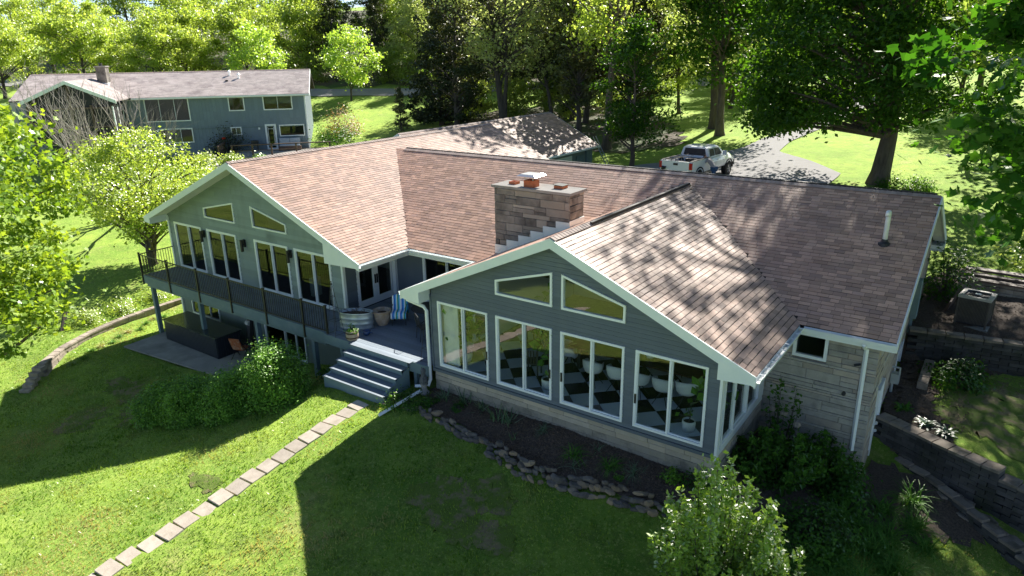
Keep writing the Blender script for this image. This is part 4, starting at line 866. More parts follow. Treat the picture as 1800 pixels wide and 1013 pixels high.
# railing
px = [-25.6, -23.42, -21.24, -19.06, -16.88, -14.74, -13.5]
for x in px: MB().box(x - .03, x + .03, -.145, -.085, -.40, 1.0).box(x - .045, x + .045, -.16, -.07, 1.0, 1.03).build('rail_post', M['black'], DK)
for (a, b) in zip(px[:-1], px[1:]):
    rl = MB().box(a + .03, b - .03, -.135, -.095, .93, .965).box(a + .03, b - .03, -.13, -.10, .08, .11).build('railing', M['black'], DK)
    n = int((b - a) / .115)
    bal = MB().box(-.009, .009, -.009, .009, .11, .93).mesh('baluster', M['black'])
    for k in range(1, n):
        o = link('baluster', bal, rl); o.location = (a + (b - a) * k / n, -.115, 0)
rl = MB().box(-25.62, -25.58, -.08, 1.45, .93, .965).box(-25.615, -25.585, -.08, 1.45, .08, .11).build('railing', M['black'], DK)
for k in range(1, 13): o = link('baluster', bal, rl); o.location = (-25.6, -.08 + 1.5 * k / 13, 0)
OFF_ = Vector
# deck contents --------------------------------------
t = thing('stock_tank', 'oval galvanised tank planter with dry stems beside the big clay pot', 'planter', (-13.1, .85, 0), math.radians(28))
MB().lathe([(.60, 0), (.60, .06), (.585, .08), (.60, .20), (.615, .215), (.60, .23), (.60, .38), (.615, .395), (.60, .41), (.60, .56), (.63, .60), (.61, .61), (.58, .58), (.57, .48), (.0, .48)], n=32, sy=.5).build('tank', M['galv'], t, False, True)
MB().lathe([(.57, .47), (.55, .50), (.3, .52), (.0, .53)], n=24, sy=.5).build('soil', M['soil'], t, False)
mb = MB(); rs = random.Random(4)
for k in range(26):
    a, r = rs.uniform(0, 6.28), rs.uniform(0, .45); x, y_ = r * math.cos(a), r * math.sin(a) * .45
    mb.tube([(x, y_, .5), (x + rs.uniform(-.1, .1), y_ + rs.uniform(-.08, .08), .58), (x + rs.uniform(-.2, .2), y_ + rs.uniform(-.12, .12), .6 + rs.uniform(0, .12))], .008, 4)
mb.build('dry_stems', M['bark'], t, False)
t = thing('clay_pot', 'large weathered clay pot between the oval tank and the french doors', 'pot', (-12.55, 1.55, 0))
MB().lathe([(.17, 0), (.26, .22), (.29, .36), (.28, .46), (.32, .47), (.33, .54), (.29, .54), (.27, .46), (0, .44)], n=22).build('pot', M['potclay'], t, False, True); MB().lathe([(.27, .44), (0, .47)], n=16).build('soil', M['soil'], t, False)
t = thing('barrel_pot', 'small tan wooden pot with green sprigs at the top of the steps', 'pot', (-12.42, .02, 0))
MB().lathe([(.17, 0), (.21, .12), (.215, .2), (.2, .33), (.18, .33), (.17, .27), (0, .27)], n=18).build('pot', M['barrel'], t, False, True); MB().lathe([(.218, .08), (.222, .1), (.218, .12)], n=18).lathe([(.215, .24), (.22, .26), (.215, .28)], n=18).build('hoop', M['soil'], t, False)
BARREL = t
t = thing('blue_pot', 'little dark blue glazed pot on the deck beside the oval tank', 'pot', (-12.3, .55, 0))
MB().lathe([(.09, 0), (.13, .08), (.14, .16), (.12, .16), (.11, .1), (0, .1)], n=16).tube([(.12, 0, .1), (.2, .03, .13), (.26, .02, .12)], .018, 6).build('pot', M['bluepot'], t, False, True)
def obelisk(loc, h, w, label):
    t = thing('obelisk_trellis', label, 'trellis', loc); mb = MB()
    for sx, sy in ((1, 1), (1, -1), (-1, 1), (-1, -1)): mb.tube([(sx * w, sy * w, 0), (sx * .02, sy * .02, h)], .008, 5)
    for f in (0.03, .3, .55, .78):
        q = w * (1 - f) + .02 * f; c = [(q, q), (q, -q), (-q, -q), (-q, q), (q, q)]
        mb.tube([(a, b, h * f) for a, b in c], .006, 4)
    mb.build('frame', M['black'], t, False); MB().lathe([(.0, h), (.035, h + .03), (.03, h + .07), (.01, h + .1), (.02, h + .14), (0, h + .18)], n=8).build('finial', M['black'], t, False); return t
obelisk((-13.2, -.0, 0), 1.75, .2, 'tall black wire obelisk trellis beside the end of the railing'); obelisk((-9.12, .12, 0), 1.5, .17, 'black wire obelisk trellis beside the white downspout')
t = thing('patio_chair', 'metal patio chair draped with a blue green and white striped towel', 'chair', (-12.1, 1.95, 0), math.radians(35))
mb = MB()
for sx in (-.24, .24):
    mb.tube([(sx, -.22, 0), (sx, -.2, .43), (sx, .2, .43), (sx, .28, .85)], .012, 6).tube([(sx, .25, 0), (sx, .2, .43)], .012, 6).tube([(sx, -.2, .62), (sx * 1.05, .22, .64)], .014, 6).tube([(sx, -.2, .43), (sx, -.2, .62)], .01, 5)
mb.tube([(-.24, .28, .85), (0, .32, .95), (.24, .28, .85)], .012, 6).box(-.23, .23, -.2, .2, .42, .44).build('frame', M['black'], t, False)
n = 10; V = []; prof = [(.50, .20), (.36, .62), (.33, .90), (.30, .985), (.265, .95), (.18, .50), (.10, .46), (-.18, .46), (-.25, .40), (-.26, .26)]
for i, (yy, zz) in enumerate(prof):
    for k in range(13):
        x = -.27 + .54 * k / 12; V.append((x, yy + .012 * math.sin(k * 1.7 + i), zz + .012 * math.cos(k * 2.1) - .06 * (abs(x) / .27) ** 3 * (1 if i in (2, 3, 4) else 0)))
F = [(i * 13 + k, i * 13 + k + 1, (i + 1) * 13 + k + 1, (i + 1) * 13 + k) for i in range(len(prof) - 1) for k in range(12)]
tw = link('towel', npmesh('towel', V, F, M['towel'], smooth=True)); tw.location = (-12.1, 1.95, 0); tw.rotation_euler = (0, 0, math.radians(35)); OFF['towel'] = Vector()
md = tw.modifiers.new('thickness', 'SOLIDIFY'); md.thickness = .012
setp(tw, 'striped towel hanging over the back and seat of the deck chair', 'towel')
t = thing('patio_table', 'round dark metal patio table in the shaded corner of the deck', 'table', (-11.0, 2.25, 0))
mb = MB().lathe([(.0, .70), (.58, .70), (.60, .715), (.58, .73), (0, .73)], n=28); mb.build('table_top', M['black'], t, False)
mb = MB()
for k in range(4):
    a = k * 1.5708 + .5; c, s = math.cos(a), math.sin(a); mb.tube([(.46 * c, .46 * s, .0), (.38 * c, .38 * s, .04), (.12 * c, .12 * s, .25), (.08 * c, .08 * s, .5), (.3 * c, .3 * s, .7)], .014, 6)
mb.build('legs', M['black'], t, False)
for (x, y_, r, lab) in ((-10.4, 1.4, 150, 'bare black metal chair on the near side of the round deck table'), (-10.2, 3.0, 60, 'black metal chair against the house wall behind the round deck table')):
    t = thing('patio_chair', lab, 'chair', (x, y_, 0), math.radians(r)); mb = MB()
    for sx in (-.22, .22): mb.tube([(sx, -.22, 0), (sx, -.2, .43), (sx, .2, .43), (sx, .28, .88)], .012, 6).tube([(sx, .25, 0), (sx, .2, .43)], .012, 6)
    for k in range(5): mb.tube([(-.22 + k * .11, .21, .45), (-.22 + k * .11, .285, .88)], .006, 4)
    mb.tube([(-.22, .28, .88), (0, .3, .95), (.22, .28, .88)], .012, 6).box(-.23, .23, -.2, .2, .42, .435).build('frame', M['black'], t, False)
# cat figure on its pedestal and the loose drain pipe
t = thing('cat_statue', 'grey cat figure sitting on a concrete pedestal beneath the downspout', 'statue', (-8.86, -.42, -.80))
MB().lathe([(.15, 0), (.16, .05), (.10, .10), (.075, .2), (.09, .28), (.12, .31), (.12, .34), (0, .34)], n=14).build('pedestal', M['concrete'], t, False, True)
MB().lathe([(.10, .34), (.125, .40), (.12, .50), (.085, .60), (.06, .66), (.075, .70), (.085, .75), (.075, .80), (.04, .835), (0, .84)], n=14, sx=.9).tube([(.05, 0, .8), (.055, 0, .87)], [.03, .003], 6).tube([(-.05, 0, .8), (-.055, 0, .87)], [.03, .003], 6).tube([(.06, -.07, .34), (.055, -.1, .42), (.04, -.07, .56)], [.035, .03, .03], 7).tube([(-.06, -.07, .34), (-.055, -.1, .42), (-.04, -.07, .56)], [.035, .03, .03], 7).tube([(.1, .05, .36), (.16, -.02, .37), (.1, -.1, .37)], .022, 6).lathe([(.0, .72), (.03, .73), (.0, .75)], (0, -.075, 0), 6).build('cat', M['catgrey'], t, False, True)
t = thing('drain_pipe', 'white downspout extension lying across the ground towards the lawn', 'pipe', (-9.0, -.8, -.85))
za, zb = z1(-8.95, -.55) + .14, z1(-9.25, -2.05) + .07
A_ = MB().tube([(-8.93, -.50, za), (-9.22, -2.0, zb)], .06, 4); A_.build('pipe', M['vinyl'], t)
t = thing('drain_stub', 'short white downspout stub poking out left of the cat figure', 'pipe', (-9.1, -.3, -.6))
MB().tube([(-8.93, -.34, -.60), (-9.22, -.42, -.66)], .055, 4).build('pipe', M['vinyl'], t)

# below the deck ------------------------------------------------
zp = -2.70
sl = MB(); sl.prism([(-25.0, -1.75, zp), (-19.3, -1.2, zp), (-16.9, -.5, zp), (-16.9, 1.56, zp), (-25.2, 1.56, zp)], (0, 0, .06)); o = sl.build('patio', M['concrete'])
o['kind'] = 'structure'
t = thing('hot_tub_cabinet', 'long dark ribbed cabinet with glossy lid under the deck', 'cabinet', (-22.3, .3, zp + .06))
bx0, bx1, by0, by1, bz0, bz1 = -24.2, -20.35, -.25, .85, zp + .06, -1.76
mb = MB().box(bx0, bx1, by0, by1, bz0, bz1); mb.build('body', M['ribbed'], t)
for k in range(38): x = bx0 + (bx1 - bx0) * k / 38; MB().box(x + .012, x + .088, by0 - .022, by0 - .001, bz0 + .02, bz1 - .02).build('rib', M['ribbed'], t)
for k in range(10): yy = by0 + (by1 - by0) * k / 10; MB().box(bx1 + .001, bx1 + .022, yy + .012, yy + .09, bz0 + .02, bz1 - .02).build('rib', M['ribbed'], t)
MB().box(bx0 - .06, -22.3, by0 - .06, by1 + .04, bz1, bz1 + .05).build('lid', M['stonetop'], t); MB().box(-22.29, bx1 + .06, by0 - .06, by1 + .04, bz1, bz1 + .055).build('lid', M['stonetop'], t)
def fold_chair(loc, rz, label, cm):
    t = thing('folding_chair', label, 'chair', loc, rz); mb = MB()
    for sx in (-.25, .25): mb.tube([(sx, -.25, 0), (sx, .3, .95)], .014, 6).tube([(sx, .3, 0), (sx, -.25, .45), (sx, -.27, .62)], .014, 6).tube([(sx, -.3, .62), (sx, .2, .66)], .018, 6)
    mb.build('frame', M['black'], t, False)
    MB().hexa([(-.24, -.22, .42), (.24, -.22, .42), (.24, .1, .38), (-.24, .1, .38), (-.24, -.22, .47), (.24, -.22, .47), (.24, .1, .43), (-.24, .1, .43)]).hexa([(-.24, .08, .42), (.24, .08, .42), (.24, .14, .42), (-.24, .14, .42), (-.24, .27, .95), (.24, .27, .95), (.24, .32, .95), (-.24, .32, .95)]).build('cushion', M[cm], t, False)
fold_chair((-19.7, .35, zp + .06), math.radians(200), 'folding patio chair with orange cushions under the deck', 'orange')
fold_chair((-18.8, .6, zp + .06), math.radians(160), 'round backed black patio chair behind the orange cushioned one under the deck', 'black')
t = thing('rolled_cover', 'folded dark cover with pale roll leaning at the end of the ribbed cabinet', 'cover', (-20.1, 1.2, zp + .06))
MB().tube([(-20.15, 1.1, zp + .06), (-20.2, 1.3, -1.35)], [.2, .12], 10).build('cover', M['dark'], t); MB().tube([(-20.3, 1.2, -1.5), (-20.1, 1.2, -1.5)], .11, 12).build('roll', M['soffit'], t)

# ------------------------------------------------------------------ path, walls, rocks
PT = thing('paver_path', 'row of sandy stepping pavers crossing the lawn to the deck steps', 'path', (-10.4, -5.4, -1.5))
pc = np.array([(-10.28, -1.62), (-10.28, -3.4), (-10.33, -5.1), (-10.42, -6.7), (-10.55, -8.2), (-10.66, -9.4), (-10.8, -10.8), (-10.95, -12.2), (-11.1, -13.4)])
d = np.r_[0, np.cumsum(np.hypot(*np.diff(pc, axis=0).T))]; rs = random.Random(7)
pm = MB().hexa([(-.5, -.5, -.5), (.5, -.5, -.5), (.5, .5, -.5), (-.5, .5, -.5), (-.485, -.47, .5), (.485, -.47, .5), (.485, .47, .5), (-.485, .47, .5)]).mesh('paver', M['paver'])
pl_ = .46; s = .2
while s < d[-1]:
    x, y = np.interp(s, d, pc[:, 0]), np.interp(s, d, pc[:, 1]); o = link('paver', pm, PT)
    hgt = z1(x, y); sl_ = (z1(x, y - .2) - z1(x, y + .2)) / .4
    o.location = Vector((x + rs.uniform(-.035, .035), y, hgt + rs.uniform(-.015, .012))) - OFF['paver_path']; o.scale = (.54 + rs.uniform(-.03, .03), pl_ - .022 + rs.uniform(-.02, .01), .07); o.rotation_euler = (-math.atan(sl_) + rs.uniform(-.02, .02), rs.uniform(-.03, .03), rs.uniform(-.10, .10)); s += pl_
# left retaining wall
WLp = [(-25.45, -4.75), (-26.5, -3.55), (-27.2, -2.2), (-27.65, -.8), (-27.85, .8), (-27.9, 2.6), (-27.6, 5.0)]
def resamp(pts, step):
    p = np.array(pts, float); d = np.r_[0, np.cumsum(np.hypot(*np.diff(p, axis=0).T))]; t = np.arange(0, d[-1], step)
    x, y = np.interp(t, d, p[:, 0]), np.interp(t, d, p[:, 1]); x2, y2 = np.interp(t + step, d, p[:, 0]), np.interp(t + step, d, p[:, 1])
    return [(a, b, math.atan2(y2_ - b, x2_ - a)) for a, b, x2_, y2_ in zip(x, y, x2, y2)]
ub = MB().hexa([(-.5, -.5, -.5), (.5, -.5, -.5), (.5, .5, -.5), (-.5, .5, -.5), (-.485, -.485, .5), (.485, -.485, .5), (.485, .485, .5), (-.485, .485, .5)])
def blockwall(name, label, pts, tops, m, cap, bl=.42, bh=.16, th=.32, base=-4, seed=0, capw=.38, cat='retaining wall', rows_max=8):
    p0 = pts[0]; root = thing(name, label, cat, (p0[0], p0[1], z1(*p0))); rs = random.Random(seed)
    me = ub.mesh('block', m); mc = ub.mesh('cap_stone', cap)
    P = resamp(pts, bl); n = len(P); OFFr = OFF[root.name]
    for r in range(rows_max):
        for i, (x, y, a) in enumerate(P):
            ff = (i + (.5 if r % 2 else 0)) / n
            top = np.interp(ff, [q[0] for q in tops], [q[1] for q in tops]); z = top - (r + .5) * bh - (.07 if cap else 0)
            g0 = z1(x + .3 * math.sin(a), y - .3 * math.cos(a)); g1_ = z1(x - .3 * math.sin(a), y + .3 * math.cos(a))
            if z + bh / 2 < min(g0, g1_) - .05: continue
            o = link('block', me, root); sh = bl * .5 if r % 2 else 0
            o.location = Vector((x + (bl / 2 + sh) * math.cos(a), y + (bl / 2 + sh) * math.sin(a), z)) - OFFr; o.rotation_euler = (0, 0, a + rs.uniform(-.02, .02)); o.scale = (bl - .012, th + rs.uniform(-.02, .02), bh - .01)
    for i, (x, y, a) in enumerate(P):
        top = np.interp(i / n, [q[0] for q in tops], [q[1] for q in tops])
        o = link('cap_stone', mc, root); o.location = Vector((x + bl / 2 * math.cos(a), y + bl / 2 * math.sin(a), top - .035)) - OFFr; o.rotation_euler = (rs.uniform(-.02, .02), rs.uniform(-.02, .02), a + rs.uniform(-.03, .03)); o.scale = (bl - .015, capw, .07)
    return root
LWALL = blockwall('garden_wall', 'low curved block wall with stepped end on the left lawn', WLp, [(0, -2.42), (1, -2.30)], M['wallblock'], M['wallblock'], seed=3, rows_max=4, bl=.40, th=.24, capw=.30)
zs_ = -2.42
dirv = Vector((.42, -.9, 0)).normalized()
for k in range(6):
    c = Vector((-25.45, -4.75, 0)) + dirv * (.10 + k * .19); o = link('step_block', ub.mesh('step_block', M['wallblock']) if k == 0 else sbm, LWALL); sbm = o.data
    o.location = Vector((c.x, c.y, zs_ - .15 * (k + 1) + .02)) - OFF[LWALL.name]; o.rotation_euler = (0, 0, math.atan2(dirv.y, dirv.x) + .02 * k); o.scale = (.30, .42, .145)
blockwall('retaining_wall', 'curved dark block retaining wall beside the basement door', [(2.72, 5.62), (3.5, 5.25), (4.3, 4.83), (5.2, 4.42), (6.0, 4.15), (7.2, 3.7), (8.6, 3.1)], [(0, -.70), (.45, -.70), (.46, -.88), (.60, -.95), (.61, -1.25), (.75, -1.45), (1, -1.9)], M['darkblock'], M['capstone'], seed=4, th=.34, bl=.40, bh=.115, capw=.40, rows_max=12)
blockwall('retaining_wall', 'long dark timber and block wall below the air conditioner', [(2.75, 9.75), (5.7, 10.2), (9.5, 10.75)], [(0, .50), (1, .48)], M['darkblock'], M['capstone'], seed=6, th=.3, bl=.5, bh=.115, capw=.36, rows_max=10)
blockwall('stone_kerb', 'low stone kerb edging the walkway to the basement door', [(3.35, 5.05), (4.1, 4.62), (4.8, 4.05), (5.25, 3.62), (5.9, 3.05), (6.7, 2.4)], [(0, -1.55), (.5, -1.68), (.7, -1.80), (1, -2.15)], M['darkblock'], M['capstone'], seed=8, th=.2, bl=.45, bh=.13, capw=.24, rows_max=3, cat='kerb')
fp = thing('flagstones', 'flat walkway stones between the kerb and the curved dark wall', 'stones', (5.4, 4.0, -1.9))
rs = random.Random(12)
for k in range(22):
    f = k / 21; x = 4.7 + 2.6 * f + rs.uniform(-.15, .15); y = 4.25 - 1.35 * f + rs.uniform(-.28, .22); mb = MB(); n = rs.randint(5, 7); r = rs.uniform(.2, .34)
    an = [6.283 * (j + rs.uniform(-.2, .2)) / n for j in range(n)]; z = z1(x, y) + .02
    mb.prism([(x + r * 1.2 * math.cos(a), y + r * .8 * math.sin(a), z + .03) for a in an], (0, 0, -.1)); mb.build('flagstone', M['capstone'], fp)
st = thing('door_step', 'two concrete blocks stacked as a step below the white basement door', 'step', (2.95, 5.0, -1.7))
MB().box(2.70, 3.1, 4.7, 5.6, -1.85, -1.66).build('block', M['wallblock'], st); MB().box(2.72, 3.1, 4.15, 4.66, -1.95, -1.76).build('block', M['wallblock'], st)
# window well edging
ww = thing('window_well', 'stone edged window well against the gable wall beside the ivy bush', 'edging', (3.2, 8.8, -.5))
for k in range(4): MB().box(3.35, 3.62, 7.7 + k * .47, 8.15 + k * .47, -.75, -.40 + .01 * k).build('block', M['capstone'], ww)
# rock border of the mulch bed
RB = thing('rock_border', 'rough line of stacked field rocks between mulch bed and shaded lawn', 'rock border', (-4.5, -1.7, -1.1))
rp = resamp([(-9.3, -1.35), (-8.2, -1.2), (-6.94, -1.34), (-5.4, -1.62), (-4.1, -1.86), (-3.0, -1.76), (-1.9, -1.50), (-.5, -1.22), (.4, -1.0)], .14)
rockm = []
for k in range(7):
    r_ = np.random.default_rng(50 + k); th = np.arange(7) * 6.283 / 7; V = []; rad = r_.uniform(.7, 1.05, 7)
    for zz, sc in ((-.5, .8), (.1, 1.0), (.5, .72)):
        for j in range(7): V.append((rad[j] * sc * .5 * math.cos(th[j]) + r_.normal(0, .02), rad[j] * sc * .5 * math.sin(th[j]) + r_.normal(0, .02), zz + r_.normal(0, .07)))
    F = [(l * 7 + j, l * 7 + (j + 1) % 7, (l + 1) * 7 + (j + 1) % 7, (l + 1) * 7 + j) for l in range(2) for j in range(7)] + [tuple(14 + j for j in range(7))]
    rockm.append(npmesh('rock', V, F, M['rock']))
rs = random.Random(21)
for i, (x, y, a) in enumerate(rp):
    f = i / len(rp); nrow = 1 if f < .12 else (2 if f < .4 else 3)
    for r in range(nrow):
        if rs.random() < .22: continue
        o = link('rock', rockm[rs.randrange(7)], RB); L_ = rs.uniform(.16, .44); ox = (r - nrow / 2 + .5) * .17 + rs.uniform(-.05, .05)
        X, Y = x - ox * math.sin(a), y + ox * math.cos(a)
        o.location = Vector((X, Y, z1(X, Y) + rs.uniform(.0, .06) + .05 * r)) - OFF[RB.name]; o.rotation_euler = (rs.uniform(-.35, .35), rs.uniform(-.3, .3), a + rs.uniform(-.6, .6)); o.scale = (L_, L_ * rs.uniform(.4, .7), rs.uniform(.07, .15))
# air conditioner
t = thing('air_conditioner', 'square brown air conditioner condenser standing in the mulch above the dark wall', 'air conditioner', (4.35, 11.45, .44), math.radians(-8))
mb = MB().box(-.40, .40, -.40, .40, .06, .92); mb.build('core', M['dark'], t, False)
for s in range(4):
    a = s * math.pi / 2; R_ = Matrix.Rotation(a, 3, 'Z')
    for k in range(22):
        x = -.40 + .80 * k / 21; p = [R_ @ Vector(q) for q in ((x - .009, -.425, .1), (x + .009, -.425, .1), (x + .009, -.40, .1), (x - .009, -.40, .1), (x - .009, -.425, .88), (x + .009, -.425, .88), (x + .009, -.40, .88), (x - .009, -.40, .88))]
        MB().hexa(p).build('slat', M['acmet'], t, False)
    p = [R_ @ Vector(q) for q in ((-.445, -.445, .0), (-.39, -.445, .0), (-.39, -.39, .0), (-.445, -.39, .0), (-.445, -.445, .97), (-.39, -.445, .97), (-.39, -.39, .97), (-.445, -.39, .97))]; MB().hexa(p).build('corner_post', M['acmet'], t, False)
mb = MB(); frame_poly(mb, Pl((0, 0, .97), (1, 0, 0), (0, 0, 1), (0, 1, 0)), [(-.455, -.455), (.455, -.455), (.455, .455), (-.455, .455)], .12, -.06, .02); mb.build('top_rim', M['actop'], t, False)
mb = MB()
for k in range(7): r = .06 + k * .045; mb.tube([(r * math.cos(a_ * .3927), r * math.sin(a_ * .3927), .975) for a_ in range(17)], .006, 4, False)
for k in range(8): a_ = k * .785; mb.tube([(.05 * math.cos(a_), .05 * math.sin(a_), .975), (.34 * math.cos(a_), .34 * math.sin(a_), .975)], .006, 4)
mb.build('fan_grille', M['black'], t, False); MB().box(-.07, .09, -.04, .06, .98, 1.0).build('label_plate', M['vinyl'], t, False)
MB().box(-.5, .5, -.5, .5, -.06, .0).build('pad', M['concrete'], t, False)
# stone block planter / bench pile behind it
t = thing('stone_planter', 'stepped stone planter with dark timber caps behind the air conditioner', 'planter', (4.75, 15.3, .45), math.radians(-4))
for r in range(3):
    for k in range(5):
        for yy in (-.45 + r * .08, .45):
            o = MB().box(-1.05 + k * .42, -.64 + k * .42, yy - .12, yy + .12, r * .16, r * .16 + .15).build('block', M['wallblock'], t, False)
for k in range(2): MB().box(-1.08 + k * 1.06, -.03 + k * 1.06, -.6, -.2, .46, .52).build('cap_board', M['brownwood'], t, False)
MB().box(-1.05, 1.05, -.15, .15, .52, .60).build('cap_board', M['brownwood'], t, False); MB().box(-1.0, 1.05, .2, .56, .62, .70).build('cap_board', M['brownwood'], t, False)
MB().box(-.95, 1.0, -.3, .4, 0, .5).build('soil', M['soil'], t, False)
t = thing('leaning_board', 'weathered board leaning at the left side of the air conditioner', 'board', (3.62, 12.0, .45))
MB().hexa([(3.45, 12.0, .42), (3.55, 11.95, .42), (3.70, 13.2, .42), (3.60, 13.25, .42), (3.60, 12.0, .85), (3.66, 11.95, .85), (3.80, 13.2, .95), (3.74, 13.25, .95)]).build('board', M['brownwood'], t)
t = thing('old_stump', 'narrow old timber stake leaning in the grass beyond the curved garden wall', 'stake', (-28.9, -2.5, z1(-28.9, -2.5)), 0, None, (math.radians(-30), math.radians(-28), 0))
MB().box(-.09, .09, -.08, .08, -.1, .95).build('stake', M['bark2'], t, False)

# ------------------------------------------------------------------ sunroom furniture
t = thing('dining_table', 'long dark wooden table inside the sunroom behind the windows', 'table', (-3.2, 2.55, 0))
for k in range(4): MB().box(-2.1, 2.1, -.5 + k * .25, -.253 + k * .25, .70, .745).build('plank', M['wood'], t, False)
for sx in (-1.8, 1.8): MB().box(sx - .05, sx + .05, -.35, .35, 0, .70).build('leg', M['black'], t, False)
def tub_chair(src=None):
    t = thing('tub_chair', '', 'chair', (0, 0, 0)); V = []; na = 22
    for j, (r, z) in enumerate([(.05, .40), (.22, .405), (.27, .46), (.30, .58), (.31, .70)]):
        for k in range(na):
            a = 2 * math.pi * k / na; back = max(0, math.sin(a)) if True else 0     # back towards +y is open, shell higher at -y
            hh = z + (j / 4) ** 2 * .12 * max(0, -math.sin(a)) - (.2 * (j / 4) if math.sin(a) > .75 else 0)
            V.append((r * math.cos(a), r * .92 * math.sin(a), hh))
    F = [(j * na + k, j * na + (k + 1) % na, (j + 1) * na + (k + 1) % na, (j + 1) * na + k) for j in range(4) for k in range(na)] + [tuple(range(na - 1, -1, -1))]
    o = link('seat_shell', npmesh('seat_shell', V, F, M['white'], smooth=True), t); m_ = o.modifiers.new('thickness', 'SOLIDIFY'); m_.thickness = .03
    lg = MB().tube([(0, 0, .41), (.22, .2, 0)], [.016, .01], 6).mesh('leg', M['black'])
    for k in range(4): q = link('leg', lg, t); q.rotation_euler = (0, 0, k * math.pi / 2)
    return t
def dup(root, loc, rz, label, group):
    r = root.copy(); COL.objects.link(r); r.location = loc; r.rotation_euler = (0, 0, rz); r['label'] = label; r['group'] = group
    for ch in root.children: c = ch.copy(); COL.objects.link(c); c.parent = r
    return r
tc0 = tub_chair(); tc0['label'] = 'white tub chair at the table behind the third window, left one'; tc0['group'] = 'white tub chairs in the sunroom'; tc0.location = (-4.15, 1.55, 0)
bpy.context.view_layer.update()
for x, y, rz, lab in ((-3.42, 1.6, .1, 'white tub chair at the table behind the third window, middle one'), (-2.75, 1.62, -.1, 'white tub chair partly hidden by the right frame of the third window'), (-2.05, 1.6, .05, 'white tub chair at the table behind the left pane of the last window'), (-1.45, 1.75, .3, 'white tub chair at the table end beside the tall leafy plant'), (-5.3, 2.2, -1.3, 'white tub chair at the table end behind the second window'), (-3.8, 3.5, 3.1, 'white tub chair on the far side of the sunroom table, left one'), (-2.4, 3.5, 3.2, 'white tub chair on the far side of the sunroom table, right one')):
    dup(tc0, (x, y, 0), rz, lab, 'white tub chairs in the sunroom')
for x, y, rz, lab in ((-5.9, 1.1, .3, 'dark slatted chair behind the left pane of the second window'), (-7.2, 3.2, 1.2, 'dark slatted chair deeper in the sunroom')):
    t = thing('side_chair', lab, 'chair', (x, y, 0), rz); mb = MB()
    for sx in (-.2, .2): mb.box(sx - .02, sx + .02, -.22, -.18, 0, .9).box(sx - .02, sx + .02, .18, .22, 0, .44)
    mb.build('frame', M['black'], t, False); MB().box(-.22, .22, -.2, .22, .42, .46).build('seat', M['dark'], t, False)
    for k in range(5): MB().box(-.19 + k * .085, -.15 + k * .085, -.21, -.19, .46, .86).build('slat', M['black'], t, False)
PLANTS = []
for (x, y, r, h, lab, nm) in ((-.92, .62, .17, .30, 'round white pot with a small fig just inside the last window', 'potted_plant'), (-.50, 1.05, .2, .52, 'tall white footed pot with a big leaf fig in the right corner', 'potted_plant'), (-5.05, .62, .2, .32, 'ribbed white pot with a slim trunk behind the second window', 'potted_plant'), (-8.15, .75, .22, .34, 'pale green pot with leafy plant behind the leftmost sunroom window', 'potted_plant'), (-2.9, 2.6, .13, .2, 'white bowl planter standing on the sunroom table', 'potted_plant')):
    z0 = .745 if r == .13 else 0
    t = thing(nm, lab, 'plant', (x, y, z0)); PLANTS.append((t, h, r))
    MB().lathe([(r * .75, 0), (r * .95, h * .3), (r, h * .8), (r * .95, h), (r * .85, h), (r * .8, h * .85), (0, h * .85)], n=20).build('pot', M['potw'], t, False, True); MB().lathe([(r * .84, h * .86), (0, h * .88)], n=14).build('soil', M['soil'], t, False)
# ------------------------------------------------------------------ vegetation
def leaf_mesh(name, P, size, mat, rng, up=.5, aspect=.6, lobed=False, norm=None, szvar=.35, rnd=None):
    n = len(P); nr = rng.normal(0, 1, (n, 3)); nr[:, 2] += up
    if norm is not None: nr = nr * .55 + norm
    nr /= np.linalg.norm(nr, axis=1)[:, None] + 1e-9
    t = np.cross(nr, rng.normal(0, 1, (n, 3))); t /= np.linalg.norm(t, axis=1)[:, None] + 1e-9; b = np.cross(nr, t)
    s = size * (1 + rng.uniform(-szvar, szvar, n))[:, None]
    if lobed:
        an = np.array([0, 28, 52, 85, 112, 180, 248, 275, 308, 332]) * math.pi / 180; ra = np.array([.62, .34, .56, .33, .45, .22, .45, .33, .56, .34])
        V = np.stack([P + s * (math.cos(a) * r * t + math.sin(a) * r * b) + nr * s * (.12 * abs(math.sin(a)) * r) for a, r in zip(an, ra)], 1); k = 10
    else:
        V = np.stack([P - t * s * .5, P + b * s * .5 * aspect + nr * s * .08, P + t * s * .5, P - b * s * .5 * aspect + nr * s * .08], 1); k = 4
    F = np.arange(n * k).reshape(n, k)
    if rnd is None: rnd = rng.uniform(0, 1, n)
    return npmesh(name, V.reshape(-1, 3), F, mat, attr=np.clip(rnd, 0, 1))
def tubes(paths, n=6):
    """paths: list of (points, radii) -> V,F"""
    V, F = [], []
    for pts, rad in paths:
        pts = np.array(pts, float); base = sum(len(v) for v in V)
        tg = np.gradient(pts, axis=0); tg /= np.linalg.norm(tg, axis=1)[:, None] + 1e-9
        ref = np.array([0, 0, 1.]) if abs(tg[0][2]) < .8 else np.array([1., 0, 0]); a = np.cross(tg, ref); a /= np.linalg.norm(a, axis=1)[:, None] + 1e-9; b = np.cross(tg, a)
        an = np.arange(n) * 2 * math.pi / n
        V.append((pts[:, None] + np.array(rad)[:, None, None] * (np.cos(an)[None, :, None] * a[:, None] + np.sin(an)[None, :, None] * b[:, None])).reshape(-1, 3))
        m = len(pts); i, j = np.meshgrid(np.arange(m - 1), np.arange(n), indexing='ij')
        F.append((base + np.stack([i * n + j, i * n + (j + 1) % n, (i + 1) * n + (j + 1) % n, (i + 1) * n + j], -1)).reshape(-1, 4))
    return np.concatenate(V), np.concatenate(F)
